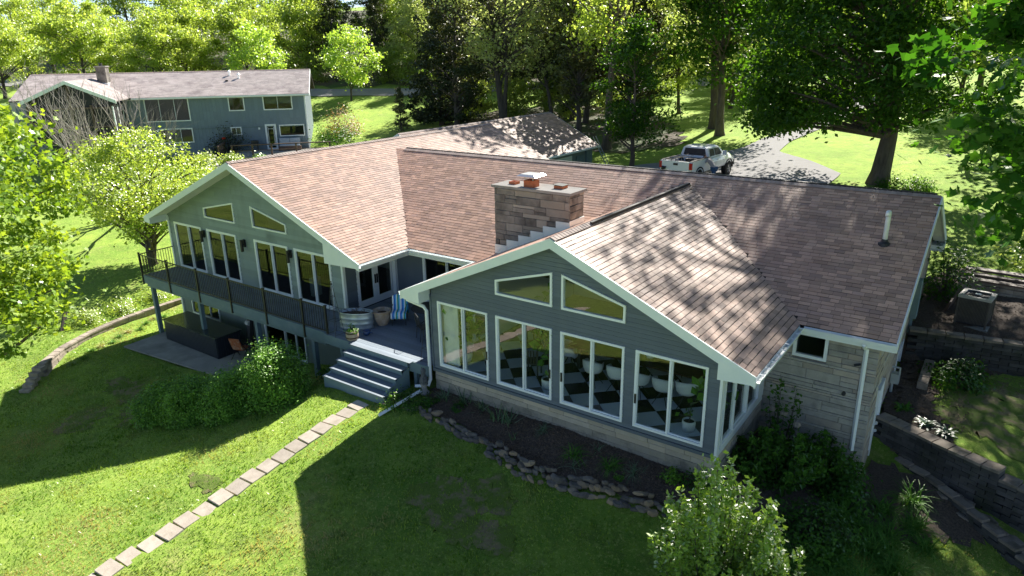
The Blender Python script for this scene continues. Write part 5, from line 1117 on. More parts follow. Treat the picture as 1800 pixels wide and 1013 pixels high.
def tree_meshes(h, tr, cb, rx, kind, nclump, nleaf, lsz, seed, leaf, bark='bark', lobed=False, ry=None, sig=.5, lean=(0, 0), nbr=46, shift=(0, 0), density=None, side=None, trunks=1, taper=.9):
    r = np.random.default_rng(seed); ry = ry or rx; H_ = h - cb
    # cluster centres
    C = []
    while len(C) < nclump:
        p = r.uniform(-1, 1, 3)
        if kind == 'round':
            q = np.linalg.norm(p)
            if q > 1 or q < .35 * r.random() ** .5: continue
            lob = 1 + .22 * math.sin(3 * math.atan2(p[1], p[0]) + seed) * (1 - abs(p[2])) + .12 * math.sin(5 * p[2] + seed * 2)
            c = np.array([p[0] * rx * lob, p[1] * ry * lob, cb + H_ * (p[2] * .5 + .5)])
            if side is not None and (c[0] * side[0] + c[1] * side[1]) < side[2]: continue
        elif kind == 'cone':
            z = r.random() ** 1.25; rr = (1 - z) ** .8 * rx * (1 + .15 * math.sin(z * 40 + seed)); a = r.uniform(0, 6.283); q = rr * r.random() ** .4
            c = np.array([q * math.cos(a), q * math.sin(a), cb + H_ * z - .15 * q])
        else:                                                    # irregular column
            z = r.random(); a = r.uniform(0, 6.283); rr = rx * (math.sin(math.pi * min(1, z * .9 + .12)) ** .6) * (1 + .35 * math.sin(3 * a + z * 9 + seed)); q = rr * r.random() ** .45
            c = np.array([q * math.cos(a), q * math.sin(a), cb + H_ * z])
        f = c[2] / h; c[0] += lean[0] * f + shift[0]; c[1] += lean[1] * f + shift[1]; C.append(c)
    C = np.array(C); per = nleaf // nclump
    wgt = r.uniform(.35, 1.8, nclump); cnt = np.maximum(2, (wgt / wgt.sum() * nleaf).astype(int))
    idx_ = np.repeat(np.arange(nclump), cnt); sg = sig * (.6 + .8 * r.random(nclump))
    P = C[idx_] + r.normal(0, 1, (len(idx_), 3)) * sg[idx_][:, None] * np.array([1, 1, .55])
    ctr = np.array([shift[0], shift[1], cb + H_ * .5]); nrm = P - ctr; nrm /= np.linalg.norm(nrm, axis=1)[:, None] + 1e-9
    rnd = .5 + (r.uniform(0, 1, nclump)[idx_] - .5) * .7 + r.normal(0, .18, len(P))
    crown = leaf_mesh('crown', P, lsz, L[leaf], r, up=.9, lobed=lobed, rnd=rnd)
    # wood
    paths = []; tops = []
    for k in range(trunks):
        th = h * taper * (1 - .15 * k); m = 9; zz = np.linspace(-.35, th, m); off = r.normal(0, .012 * h, (m, 2)).cumsum(0) * .5; off -= off[0]
        sp = (k * 2.1 + seed); ex = (0 if trunks == 1 else .10) * zz[:, None].clip(0) * np.array([math.cos(sp), math.sin(sp)])
        pts = np.stack([off[:, 0] + ex[:, 0] + (lean[0] + shift[0] * .7) * zz.clip(0) / h, off[:, 1] + ex[:, 1] + (lean[1] + shift[1] * .7) * zz.clip(0) / h, zz], 1)
        rad = tr * (1 - .88 * np.clip(zz / th, 0, 1) ** .9) * (1 if k == 0 else .7); rad[0] *= 1.7; rad[1] *= 1.05
        pts = np.insert(pts, 1, pts[0] + (pts[1] - pts[0]) * .35, axis=0); rad = np.insert(rad, 1, tr * 1.15)
        paths.append((pts, rad)); tops.append((pts, rad))
    sel = r.choice(nclump, min(nbr, nclump), replace=False)
    for i in sel:
        c = C[i]; pts, rad = tops[r.integers(len(tops))]; d = math.hypot(c[0] - np.interp(c[2], pts[:, 2], pts[:, 0]), c[1] - np.interp(c[2], pts[:, 2], pts[:, 1]))
        z0 = np.clip(c[2] - d * r.uniform(.45, .9), max(.8, cb * .55), h * .85); x0 = np.interp(z0, pts[:, 2], pts[:, 0]); y0 = np.interp(z0, pts[:, 2], pts[:, 1]); r0 = np.interp(z0, pts[:, 2], rad) * r.uniform(.28, .5)
        A0 = np.array([x0, y0, z0]); t = np.linspace(0, 1, 5)[:, None]; mid = r.normal(0, .06 * d + .05, 3)
        paths.append((A0 + (c - A0) * t + np.sin(t * math.pi) * mid + np.array([0, 0, 1]) * (np.sin(t * math.pi) * .08 * d * (1 if kind != 'cone' else -1)), r0 * (1 - .8 * t[:, 0]) + .008))
    V, F = tubes(paths, 7)
    return npmesh('trunk', V, F, M[bark], smooth=True), crown
def put_tree(name, label, cat, meshes, x, y, s=1.0, rz=0.0, group=None, z=None, sz=None):
    t = thing(name, label, cat, (x, y, z1(x, y) - .05 if z is None else z), rz, group); t.scale = (s, s, sz or s)
    link('trunk', meshes[0], t); link('crown', meshes[1], t); return t
# the big oak behind the house and neighbours of it: these shade the roof
def oak():
    r = np.random.default_rng(11); tk, up_ = tree_meshes(26, .45, 12.5, 6.6, 'round', 62, 9500, .30, 11, 'oak', sig=.62, nbr=60, shift=(-.6, .3))
    bpy.data.meshes.remove(up_); C = []
    while len(C) < 330:                                        # broad skirt of low boughs
        z = r.random(); a = r.uniform(0, 6.283); rr = 6.6 * (1 - abs(z - .42) ** 2.2 * 1.6) * (1 + .16 * math.sin(3 * a + 1)); q = rr * r.random() ** .42
        c = np.array([q * math.cos(a) - 1.9, q * .85 * math.sin(a) - .4, 2.6 + 10.5 * z])
        if c[2] < 3.6 and c[0] > -3.0: continue
        C.append(c)
    C = np.array(C); w = r.uniform(.4, 1.7, len(C)); cnt = (w / w.sum() * 46000).astype(int); ix = np.repeat(np.arange(len(C)), cnt)
    P = C[ix] + r.normal(0, 1, (len(ix), 3)) * np.array([.62, .62, .34]); rn = .5 + (r.uniform(0, 1, len(C))[ix] - .5) * .7 + r.normal(0, .18, len(P))
    # thinner, gappy top above the view, shaped to dapple the roof with shade
    U_ = []
    while len(U_) < 62:
        p = r.uniform(-1, 1, 3)
        if np.linalg.norm(p) < 1: U_.append((p[0] * 7.6 + .6, p[1] * 5.5, 18.5 + p[2] * 7.5))
    U_ = np.array(U_); iu = r.integers(0, len(U_), 21000); Pu = U_[iu] + r.normal(0, 1, (len(iu), 3)) * np.array([.8, .8, .55])
    rn2 = r.uniform(.2, .8, len(Pu)); cr = leaf_mesh('crown', np.concatenate([P, Pu]), .27, L['oak'], r, up=.9, rnd=np.concatenate([rn, rn2]))
    paths = []
    for c in list(C[::5]) + list(U_):
        z0 = np.clip(c[2] - math.hypot(c[0], c[1]) * .55, 2.6, 20); A0 = np.array([0, 0, z0]); t = np.linspace(0, 1, 6)[:, None]
        paths.append((A0 + (c - A0) * t + np.sin(t * math.pi) * (r.normal(0, .3, 3) + np.array([0, 0, .5])), (.20 if c[2] > 12 else .13) * (1 - .9 * t[:, 0]) + .012))
    V2, F2 = tubes(paths, 6); V1 = np.empty(len(tk.vertices) * 3, np.float32); tk.vertices.foreach_get('co', V1); F1 = np.empty(len(tk.loops), np.int32); tk.loops.foreach_get('vertex_index', F1)
    V1 = V1.reshape(-1, 3); V_ = np.concatenate([V1, V2]); F_ = np.concatenate([F1.reshape(-1, 4), F2 + len(V1)])
    return npmesh('trunk', V_, F_, M['bark'], smooth=True), cr
put_tree('oak_tree', 'huge dark green oak with thick trunk at the edge of the driveway behind the house', 'tree', oak(), -1.4, 29.0)
put_tree('oak_tree', 'dark green broad tree beyond the driveway left of the huge oak', 'tree', tree_meshes(17, .36, 4.2, 5.6, 'round', 150, 17000, .34, 19, 'oak', sig=.75), -15.6, 43.5)
put_tree('maple_tree', 'slender broad leaved tree on the lawn left of the white pickup', 'tree', tree_meshes(9.6, .17, 2.0, 2.6, 'column', 80, 7000, .24, 12, 'oak', sig=.42), -17.3, 30.6)
TM = dict(
 broad=tree_meshes(17, .34, 2.6, 6.2, 'round', 110, 13000, .44, 31, 'maple', 'bark2', sig=.8),
 broad2=tree_meshes(20, .38, 4.5, 6.0, 'round', 110, 12000, .42, 32, 'wood', 'bark2', sig=.8),
 pale=tree_meshes(18, .3, 2, 4.8, 'column', 140, 15000, .36, 33, 'pale', 'bark2', sig=.8),
 wood=tree_meshes(21, .32, 2.5, 5.6, 'column', 120, 12000, .5, 34, 'wood', 'bark2', sig=.85),
 cedar=tree_meshes(16, .26, .9, 3.4, 'cone', 200, 15000, .30, 35, 'cedar', 'bark2', sig=.32, nbr=90),
 cedar2=tree_meshes(19, .30, 1.5, 4.0, 'column', 200, 16000, .30, 36, 'cedar', 'bark2', sig=.42, nbr=90),
 pine=tree_meshes(15, .24, 2.6, 3.0, 'column', 130, 9000, .28, 37, 'pine', 'bark2', sig=.36, nbr=90),
 spruce=tree_meshes(4.4, .08, .3, 1.25, 'cone', 90, 4200, .14, 38, 'pine', 'bark2', sig=.12, nbr=60),
 lime=tree_meshes(8.5, .12, 1.5, 2.9, 'round', 90, 7500, .26, 39, 'lime', 'bark2', sig=.42),
 under=tree_meshes(5, .06, .2, 2.4, 'round', 60, 5000, .26, 40, 'wood', 'bark2', sig=.45, nbr=20),
)
# open multi-stemmed trees near the garage with little foliage
bare = tree_meshes(17, .36, 5, 5.5, 'round', 120, 6500, .3, 41, 'pale', 'bark2', sig=.6, nbr=90, trunks=2)
put_tree('oak_tree', 'dark forked trunk with sparse pale leaves behind the garage roof', 'tree', bare, -34.5, 39.2, 1.0, .4)
for x_, y_, s_, l_ in ((-40, 56, .95, 'sparse forked tree with bare trunks beyond the wide dark cedar'), (-26, 52, 1.0, 'sparse tall tree with bare trunk behind the olive pines'), (-47, 57, .9, 'thin sparse tree at the road between the dark cedars'), (-17.5, 47, 1.05, 'tall sparse pale leaved tree on the far side of the driveway lawn')):
    put_tree('woodland_tree', l_, 'tree', bare, x_, y_, s_, x_)
put_tree('oak_tree', 'thin leaning trunk with few leaves right of the forked tree behind the garage', 'tree', tree_meshes(14, .2, 5, 3.6, 'column', 80, 3500, .3, 42, 'pale', 'bark2', sig=.6, lean=(-3.2, 1.0), nbr=50), -31.0, 42.0)
put_tree('cedar_tree', 'wide dark cedar standing on the lawn behind the garage ridge', 'tree', TM['cedar2'], -38.6, 37.2, .86, 1.0)
for x_, y_, s_, l_ in ((-31.5, 46.5, .9, 'dark cedar between the leaning trunk and the olive pine'), (-25.0, 45.5, .85, 'dark cedar behind the straight grey trunk'), (-44.5, 44.5, .8, 'dark cedar at the lawn edge left of the wide one'), (-36.5, 49.5, .95, 'tall dark cedar far behind the forked tree')):
    put_tree('cedar_tree', l_, 'tree', TM['cedar2'], x_, y_, s_, x_)
put_tree('cedar_tree', 'dark brownish cedar beside the wide one at its left', 'tree', TM['cedar'], -42.0, 39.0, .95, 2.2)
put_tree('pine_tree', 'tall olive green pine right of the leaning trunk behind the garage', 'tree', TM['pine'], -27.3, 40.5, 1.0, .3)
put_tree('pine_tree', 'narrower olive pine close behind the right end of the garage roof', 'tree', TM['pine'], -29.6, 45.5, 1.15, 1.8)
put_tree('oak_tree', 'tall tree with straight grey trunk just behind the right end of the garage', 'tree', tree_meshes(22, .34, 8, 4.6, 'column', 110, 7000, .34, 43, 'maple', 'bark', sig=.7), -22.2, 36.0)
put_tree('spruce_tree', 'small young spruce alone on the neighbour\'s bright lawn', 'tree', TM['spruce'], -44.6, 35.9, .95)
put_tree('lime_tree', 'bright lime green young tree beside the road right of the blue house', 'tree', TM['lime'], -61.5, 45.0, 1.0, .5)
put_tree('lime_tree', 'bright green tree rising just behind the right part of the blue house roof', 'tree', TM['lime'], -71.5, 39.5, 1.05, 2.0)
put_tree('lime_tree', 'small green conical tree at the road edge beside the dark cedars', 'tree', TM['lime'], -54.5, 52.8, .62, 1.0)
# rows: (kind, label, name, list of (x,y,scale))
rows = [
 ('broad', 'bright sunlit maple of the first row behind the blue house', 'maple_tree', 'maples behind the blue house', [(-112, 30, 0.74), (-101, 36, 0.66), (-94, 30, 0.70), (-91, 42, 0.77), (-84, 47, 0.70), (-86, 36, 0.60), (-77, 52, 0.74), (-122, 38, 0.77), (-104, 24, 0.63)]),
 ('cedar2', 'very dark tall cedar beyond the road', 'cedar_tree', 'dark cedars beyond the road', [(-73, 53, 0.71), (-69, 57, 0.65), (-51, 62, 0.71), (-47.5, 60.5, 0.62), (-50.5, 67, 0.74), (-44, 72, 0.68)]),
 ('pale', 'pale yellow green tree in the woods beyond the road', 'woodland_tree', 'pale spring trees beyond the road', [(-64, 60, 0.71), (-59, 62, 0.65), (-38, 76, 0.68), (-33, 60, 0.54), (-25, 88, 0.75), (-67, 68, 0.82), (-14, 99, 0.75), (-30, 92, 0.82), (-20, 70, 0.54)]),
 ('wood', 'leafy woodland tree of the back rows', 'woodland_tree', 'woodland trees of the back rows', [(-130, 55, 0.86), (-115, 58, 0.93), (-102, 62, 0.93), (-90, 66, 0.90), (-78, 72, 0.93), (-68, 80, 0.93), (-57, 80, 0.93), (-47, 88, 0.93), (-38, 98, 0.98), (-24, 106, 0.93), (-10, 112, 0.93), (5, 112, 0.93), (20, 118, 1.01), (-88, 84, 1.09), (-70, 98, 1.09), (-50, 110, 1.09), (-30, 125, 1.09), (-8, 132, 1.17), (-110, 78, 1.09), (-135, 75, 1.09), (-5, 78, 0.70), (-14, 84, 0.74), (-72, 62, 0.74)]),
 ('broad2', 'broad tree on the far lawn near the driveway bend', 'woodland_tree', 'broad trees on the far lawn', [(-20.5, 60, 0.58), (0, 56, 0.61), (8, 54, 0.58), (15, 60, 0.68), (-14.5, 72, 0.65), (1, 66, 0.75), (-34, 50, 0.54), (-24, 55, 0.54), (20, 40, 0.68), (-25, 76, 0.68)]),
 ('under', 'low leafy understory bush at the wood edge', 'undergrowth_bush', 'understory bushes at the wood edge', [(-104, 41, 1), (-97, 43.5, 1.1), (-92, 45, 1), (-80, 51, 1.1), (-75, 51.5, .9), (-66, 56, 1.0), (-62, 57, .9), (-57, 61, 1), (-52, 65, 1), (-47, 68, 1), (-40, 78, 1), (-34, 84, 1.1), (-27, 90, 1), (-18, 96, 1.1), (-36.5, 44.0, .8), (-33, 46.5, .9), (-40.5, 42, .8), (-28, 50, .9), (-22, 64, .9), (-31, 66, 1.0)]),
]
rg = random.Random(77)
ordn = ['leftmost', 'second from the left', 'third from the left', 'fourth from the left', 'fifth from the left', 'middle', 'fourth from the right', 'third from the right', 'second from the right', 'rightmost']
for kind, lab, nm, grp, pts in rows:
    pts = sorted(pts, key=lambda p: math.atan2(p[0] - CAM.x, p[1] - CAM.y)); lab0 = lab
    for i, (x, y, s) in enumerate(pts):
        if len(pts) <= 10: lab = lab0 + ', ' + (ordn[i] if i < len(pts) / 2 else ordn[10 - (len(pts) - i)])
        put_tree(nm, lab, 'bush' if kind == 'under' else 'tree', TM[kind], x, y, s * rg.uniform(.95, 1.06), rg.uniform(0, 6.28), grp)
t = put_tree('red_shrub', 'small orange red leaved shrub far away at the road', 'shrub', (TM['under'][0], leaf_mesh('crown', np.random.default_rng(5).normal(0, .5, (500, 3)) + np.array([0, 0, 1.6]), .25, L['red'], np.random.default_rng(6))), -37.2, 79.8, 1.0)
# tall trees right of and behind the picture, placed to shade roof, side yard and lawn
put_tree('shade_tree', 'tall tree right of the picture whose shade falls over the roof end', 'tree', tree_meshes(21, .4, 7.5, 5.2, 'round', 100, 10000, .34, 51, 'oak', sig=.7), 8.5, 22.5)
put_tree('shade_tree', 'tall tree added beyond the oak trunk to shade the right lawn', 'tree', TM['broad2'], 6.5, 45, 1.0, 1.0)  # this and the next two are added to cast shade on the lawn
put_tree('shade_tree', 'tall tree added just outside the picture to shade the right lawn', 'tree', TM['broad2'], 11.0, 31.5, .85, 3.0)
put_tree('shade_tree', 'unseen tree added at the right to shade the back lawn', 'tree', TM['broad2'], 13.0, 36, .85, 2.0)
MT = tree_meshes(16.5, .34, 5.2, 5.6, 'round', 270, 21000, .26, 52, 'near', lobed=True, ry=5.2, sig=.4, nbr=50, shift=(-1.4, -1.0))
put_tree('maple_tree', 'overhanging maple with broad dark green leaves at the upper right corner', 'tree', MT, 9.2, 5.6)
# sunlit maple at the left edge
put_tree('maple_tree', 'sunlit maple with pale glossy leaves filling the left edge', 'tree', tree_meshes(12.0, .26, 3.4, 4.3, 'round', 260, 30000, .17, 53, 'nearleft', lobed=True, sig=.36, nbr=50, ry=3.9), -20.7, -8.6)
put_tree('apple_tree', 'yellow green fruit tree with spreading branches beyond the left end of the railing', 'tree', tree_meshes(7.4, .24, 1.6, 4.1, 'round', 260, 26000, .15, 54, 'apple', 'bark2', sig=.34, nbr=110, trunks=3, ry=3.6), -34.0, 4.6)
# bare, pale branched dead shrub in front of the porch
rr = np.random.default_rng(61); paths = []
def branch(p, d, l, r0, depth):
    n = 5; pts = [p]; q = p.copy()
    for i in range(n - 1): d = d + rr.normal(0, .12, 3) + np.array([0, 0, .03]); d /= np.linalg.norm(d); q = q + d * l / (n - 1); pts.append(q.copy())
    paths.append((np.array(pts), np.linspace(r0, r0 * .55, n)))
    if depth:
        for _ in range(3): a = pts[rr.integers(2, n)]; dd = d + rr.normal(0, .42, 3) + np.array([0, 0, .4]); branch(a, dd / np.linalg.norm(dd), l * .66, r0 * .5, depth - 1)
for k in range(7): dd = np.array([rr.normal(0, .38), rr.normal(0, .38), 1.0]); branch(np.array([rr.normal(0, .2), rr.normal(0, .2), 0.]), dd / np.linalg.norm(dd), 2.4, .06, 4)
V, F = tubes(paths, 5)
ds = thing('dead_tree', 'leafless pale branched tree in front of the neighbour\'s screened porch', 'tree', (-43.0, 7.0, z1(-43, 7) - .1)); link('branches', npmesh('branches', V, F, M['deadwood'], smooth=True), ds); ds.scale = (1.9, 1.9, 1.8)
def bush(name, label, x, y, rx, ry, h, n, lsz, leaf, seed, up=.8, cat='bush', z=None, lob=.12, group=None, sig=.07):
    r = np.random.default_rng(seed); t = thing(name, label, cat, (x, y, (z1(x, y) if z is None else z) - .03), 0, group)
    nc = max(12, n // 45); th = r.uniform(0, 6.283, nc); ph = np.arccos(r.uniform(-.15, 1, nc)); k = (1 + lob * np.sin(th * 3 + seed) + lob * np.sin(ph * 5 + th * 2)) * r.uniform(.72, 1.0, nc)
    C = np.stack([rx * k * np.sin(ph) * np.cos(th), ry * k * np.sin(ph) * np.sin(th), h * (.12 + .88 * np.clip(np.cos(ph), 0, 1) * k) * .95], 1)
    ix = r.integers(0, nc, n); sg = (rx + ry + h) * sig; P = C[ix] + r.normal(0, 1, (n, 3)) * sg; P[:, 2] = np.abs(P[:, 2]); rnd = .5 + (r.uniform(0, 1, nc)[ix] - .5) * .6 + r.normal(0, .15, n)
    nrm = P / (np.linalg.norm(P, axis=1)[:, None] + 1e-9)
    link('foliage', leaf_mesh('foliage', P, lsz, L[leaf], r, up=up, norm=nrm, rnd=rnd), t)
    ps = [(np.array([[0, 0, 0], C[i] * .5 + np.array([0, 0, .05]), C[i]]), np.array([.03, .02, .008])) for i in r.choice(nc, min(14, nc), replace=False)]
    V, F = tubes(ps, 5); link('stems', npmesh('stems', V, F, M['bark2']), t); return t
# row of yews on the lawn in front of the patio
for i, (x, y, rx, ry, h, lab) in enumerate([(-17.1, -4.3, .85, .9, 1.2, 'leftmost low yew bush of the dark green row on the lawn'), (-15.85, -3.9, .88, .95, 1.45, 'second yew bush from the left with bright sunlit tips'), (-14.65, -3.3, .95, 1.0, 1.55, 'third yew bush from the left in the dark green row'), (-13.55, -2.4, 1.05, 1.1, 2.05, 'largest rounded yew bush nearest the deck steps')]):
    bush('yew_bush', lab, x, y, rx, ry, h, 17000, .075, 'yew', 70 + i, group='yew bushes on the lawn', sig=.034, lob=.04)
# light shrub in the bottom foreground made of upright shoots
def shoots(name, label, x, y, n, h, spread, leaf, lsz, per, seed, cat='shrub', z=None):
    r = np.random.default_rng(seed); zz = (z1(x, y) if z is None else z); t = thing(name, label, cat, (x, y, zz - .05)); P, ps, R_ = [], [], []
    for k in range(n):
        a = r.uniform(0, 6.283); q = r.random() ** .6; hh = h * (1 - .42 * q * q) * r.uniform(.62, 1.1); tip = np.array([spread * q * math.cos(a), spread * q * math.sin(a), hh]); base = tip * np.array([.22, .22, 0])
        tt = np.linspace(0, 1, 7)[:, None]; pts = base + (tip - base) * tt + np.sin(tt * math.pi) * np.array([math.cos(a), math.sin(a), 0]) * .1 * q; ps.append((pts, np.linspace(.018, .003, 7)))
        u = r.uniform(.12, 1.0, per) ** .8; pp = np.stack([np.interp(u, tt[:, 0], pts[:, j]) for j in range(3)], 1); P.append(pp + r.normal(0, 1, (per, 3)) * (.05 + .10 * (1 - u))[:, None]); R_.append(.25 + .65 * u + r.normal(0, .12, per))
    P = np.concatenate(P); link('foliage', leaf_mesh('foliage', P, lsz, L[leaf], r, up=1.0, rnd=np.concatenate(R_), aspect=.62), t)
    V, F = tubes(ps, 5); link('stems', npmesh('stems', V, F, M['bark2']), t); return t
shoots('front_shrub', 'sunlit light green shrub in the foreground below the sunroom corner', 1.2, -3.2, 74, 3.6, 1.3, 'shrub', .115, 190, 81)
shoots('front_shrub', 'low shaded right half of the foreground shrub', 2.15, -2.9, 34, 2.7, .8, 'shrub', .105, 120, 82)
shoots('viburnum_bush', 'dark leafy viburnum filling the corner by the sunroom side window', 1.15, 1.4, 44, 1.5, 1.15, 'under', .13, 110, 83)
shoots('viburnum_bush', 'tangled dark bush in front of the stone wall window', 1.9, 2.6, 40, 1.35, 1.0, 'under', .11, 90, 84)
shoots('hydrangea', 'thin stemmed hydrangea with dried tan flower heads against the stone wall', .75, 2.9, 12, 2.2, .6, 'under', .12, 26, 85)
t = bpy.data.objects['hydrangea']
for (a, b, c) in ((.1, -.3, 1.35), (.45, -.35, 1.15), (-.25, -.1, 1.3)): MB().lathe([(.0, -.07), (.07, -.05), (.1, 0), (.08, .05), (0, .08)], (a, b, c), 10).build('flower_head', M['wallblock'], t, False)
bush('leafy_bush', 'bright leafed bush at the stone corner beneath the white downspout', 2.5, 2.3, .6, .6, .75, 1400, .11, 'under', 86)
bush('leafy_bush', 'dark low bush at the right of the foreground shrub', 2.2, .2, .9, .8, .8, 2200, .10, 'under', 87)
bush('ivy_bush', 'low leafy bush beside the stone window well', 4.3, 8.6, .75, .65, .7, 1700, .11, 'under', 88)
bush('leafy_bush', 'small bush on a thin stem at the far corner of the gable wall', 3.35, 13.8, .7, .8, 1.9, 1500, .12, 'oak', 89, sig=.1)
bush('leafy_bush', 'leafy branch end of a shrub at the right edge above the bench', 6.4, 17.6, 1.2, 1.2, 2.0, 3000, .13, 'wood', 90, sig=.1)
bush('fern', 'bright sprigs at the right side of the deck steps', -9.35, -1.35, .25, .45, .35, 420, .07, 'fern', 91)
bush('groundcover', 'low dark green groundcover between deck steps and downspout', -8.95, -1.0, .75, .6, .22, 1500, .06, 'under', 92)
bush('leafy_bush', 'leafy weeds growing under the deck left of the steps', -12.9, -.55, .7, .45, .4, 900, .08, 'under', 93)
bush('pot_plant', 'green sprigs growing in the small tan pot on the deck', -12.42, .02, .17, .17, .26, 420, .05, 'yew', 94, z=.27, cat='plant')
for i, (x, y, r_, h, lf, lab) in enumerate([(-.9, -.35, .3, .28, 'fern', 'bright green fern in the mulch near the sunroom corner'), (-.35, -.15, .35, .35, 'under', 'dark sprawling plant against the foundation near the sunroom corner'), (-2.0, -.95, .14, .1, 'fern', 'tiny bright green tuft in the middle of the mulch bed'), (-7.4, -.55, .22, .2, 'under', 'small dark weed in the mulch below the first sunroom window'), (-8.3, -.75, .25, .25, 'under', 'green weed in the mulch behind the cat figure')]):
    bush('bed_plant', lab, x, y, r_, r_, h, 380, .07, lf, 100 + i, cat='plant')
def strap(name, label, x, y, n, ln, w, leaf, seed, cat='plant', droop=1.0, group=None, ryx=1.0):
    r = np.random.default_rng(seed); t = thing(name, label, cat, (x, y, z1(x, y) - .02), 0, group); V, F, k = [], [], 0
    for i in range(n):
        a = r.uniform(0, 6.283); el = r.uniform(.5, 1.45); l = ln * r.uniform(.6, 1.1); b0 = np.array([r.normal(0, ln * .13), r.normal(0, ln * .13) * ryx, 0]); d = np.array([math.cos(a), math.sin(a), 0]); sd_ = np.array([-d[1], d[0], 0]); m = 5; p = b0.copy(); e = el
        for j in range(m):
            ww = w * (1 - (j / (m - 1)) ** 1.6) + .002; V += [p - sd_ * ww / 2, p + sd_ * ww / 2]
            p = p + (d * math.cos(e) + np.array([0, 0, math.sin(e)])) * l / (m - 1); e -= droop * .42
        for j in range(m - 1): F.append((k + 2 * j, k + 2 * j + 1, k + 2 * j + 3, k + 2 * j + 2))
        k += 2 * m
    link('leaves', npmesh('leaves', V, np.array(F), L[leaf], attr=r.uniform(0, 1, len(F))), t); return t
for i, (x, y, n, ln, w, lf, dr_, lab) in enumerate([
 (-8.1, -.35, 26, .55, .035, 'strap2', .5, 'iris clump nearest the cat figure in the mulch bed'), (-7.45, -.25, 26, .6, .035, 'strap2', .4, 'iris clump beneath the leftmost sunroom window'), (-6.75, -.3, 22, .6, .035, 'strap2', .4, 'iris clump between the first and second sunroom windows'),
 (-6.05, -.55, 18, .65, .035, 'strap2', .3, 'upright iris fan under the second sunroom window'), (-5.65, -.5, 20, .65, .035, 'strap2', .3, 'tall iris fan right of the upright one under the second window'), (-5.1, -1.0, 8, .45, .03, 'strap2', .2, 'single small iris fan at the front of the mulch bed'),
 (-4.6, -.35, 60, .42, .016, 'strap2', 1.3, 'grey green grassy tuft against the foundation under the second window'), (-3.35, -.85, 50, .6, .024, 'strap', 1.2, 'arching daylily clump in the middle of the mulch bed, left one'), (-3.1, -1.15, 18, .55, .03, 'strap2', .8, 'pale pointed yucca leaves in front of the left daylily'),
 (-2.95, -.35, 20, .4, .02, 'strap2', 1.0, 'grassy tuft at the foundation under the third window'), (-2.35, -.75, 60, .6, .024, 'strap', 1.2, 'arching daylily clump in the middle of the mulch bed, right one'), (-1.75, -.65, 46, .55, .014, 'strap2', 1.1, 'pale spiky yucca rosette at the right part of the mulch bed')]):
    strap('bed_lily', lab, x, y, n, ln, w, lf, 120 + i, droop=dr_)
for i, (x, y, lab) in enumerate([(1.7, -.9, 'long bladed daylilies between the shrub and the bare ground'), (2.4, -1.6, 'daylily mass at the bottom edge right of the foreground shrub'), (2.7, -.2, 'daylilies in the middle of the dark side bed'), (3.3, .9, 'daylilies left of the stone kerb lower down'), (3.0, -2.4, 'daylilies at the lowest right of the side bed'), (2.6, 1.4, 'daylilies below the stone corner'), (3.4, 2.6, 'daylilies near the door step'), (4.1, 2.4, 'daylilies under the kerb in dappled light'), (2.2, -3.0, 'sparse grass clump right under the foreground shrub'), (3.9, 3.4, 'hosta clump beside the kerb near the basement door')]):
    strap('daylily', lab, x, y, 110, .8, .024, 'strap', 140 + i, droop=1.0)
rg = random.Random(5)
for i in range(20):
    f = rg.random(); strap('daylily', 'long bladed daylily tuft in the crowded side bed left of the stone kerb', 1.9 + 2.2 * f + rg.uniform(-.5, .5), -2.4 + 5.0 * f + rg.uniform(-.6, .4), 80, rg.uniform(.6, .9), .026, 'strap', 300 + i, group='daylilies crowding the side bed')
for i, (x, y, lab) in enumerate([(3.2, 6.3, 'hosta at the wall top beside the basement door'), (3.85, 5.7, 'hosta with bright edges on top of the curved wall, left one'), (4.35, 5.45, 'hosta with bright edges on top of the curved wall, right one'), (6.2, 12.9, 'strappy weeds right of the air conditioner'), (3.4, 15.2, 'green lily clump behind the air conditioner')]):
    strap('hosta', lab, x, y, 40, .38, .09, 'strap2' if i in (1, 2) else 'strap', 160 + i, droop=1.1)
for i in range(11):
    f = i / 10; x = -25.3 - 1.9 * f + .15 * math.sin(i * 2); y = -3.7 + 4.9 * f
    strap('wall_lily', 'daylily tuft in the row inside the curved garden wall', x, y, 50, .36, .022, 'grass' if i % 3 == 0 else 'strap', 170 + i, droop=1.2, group='daylilies inside the curved garden wall')
for i, (x, y, s, lab) in enumerate([(-28.8, -1.4, .5, 'pale bush hanging over the curved wall, nearest one'), (-29.0, .2, .6, 'pale bush behind the curved wall, middle one'), (-29.2, 2.0, .7, 'pale bush behind the curved wall, farthest one')]):
    bush('wall_shrub', lab, x, y, s, s, .7, 900, .09, 'apple', 190 + i, sig=.1)
# neighbour's garden shrubs
for i, (x, y, rx, h, lf, lab) in enumerate([(-54.2, 23.2, 1.3, 2.2, 'cedar', 'round dark evergreen against the blue house wall left of the door'), (-50.6, 33.8, 1.6, 2.6, 'brownbush', 'brownish round bush at the right corner of the blue house'), (-48.6, 31.2, 1.9, 1.7, 'under', 'green spreading shrub below the brown bush at the blue house corner'), (-48.8, 19.8, .85, 1.0, 'apple', 'bright round boxwood at the foot of the neighbour\'s deck rail'), (-51.4, 19.0, 1.2, .9, 'wood', 'green leafy shrub left of the neighbour\'s deck steps'), (-46.9, 21.3, .7, .7, 'shrub', 'thin pale shrub beside the round boxwood'), (-60.5, 19.0, 1.6, .8, 'under', 'dark low shrubs along the blue house foundation'), (-43.5, 25.2, .7, .5, 'apple', 'yellow green clump beneath the neighbour\'s long rail'), (-46.4, 16.0, 1.8, .9, 'apple', 'yellow green groundcover beside the stone garden steps')]):
    bush('garden_shrub', lab, x, y, rx, rx, h, 1800, .17, lf, 200 + i, sig=.08)
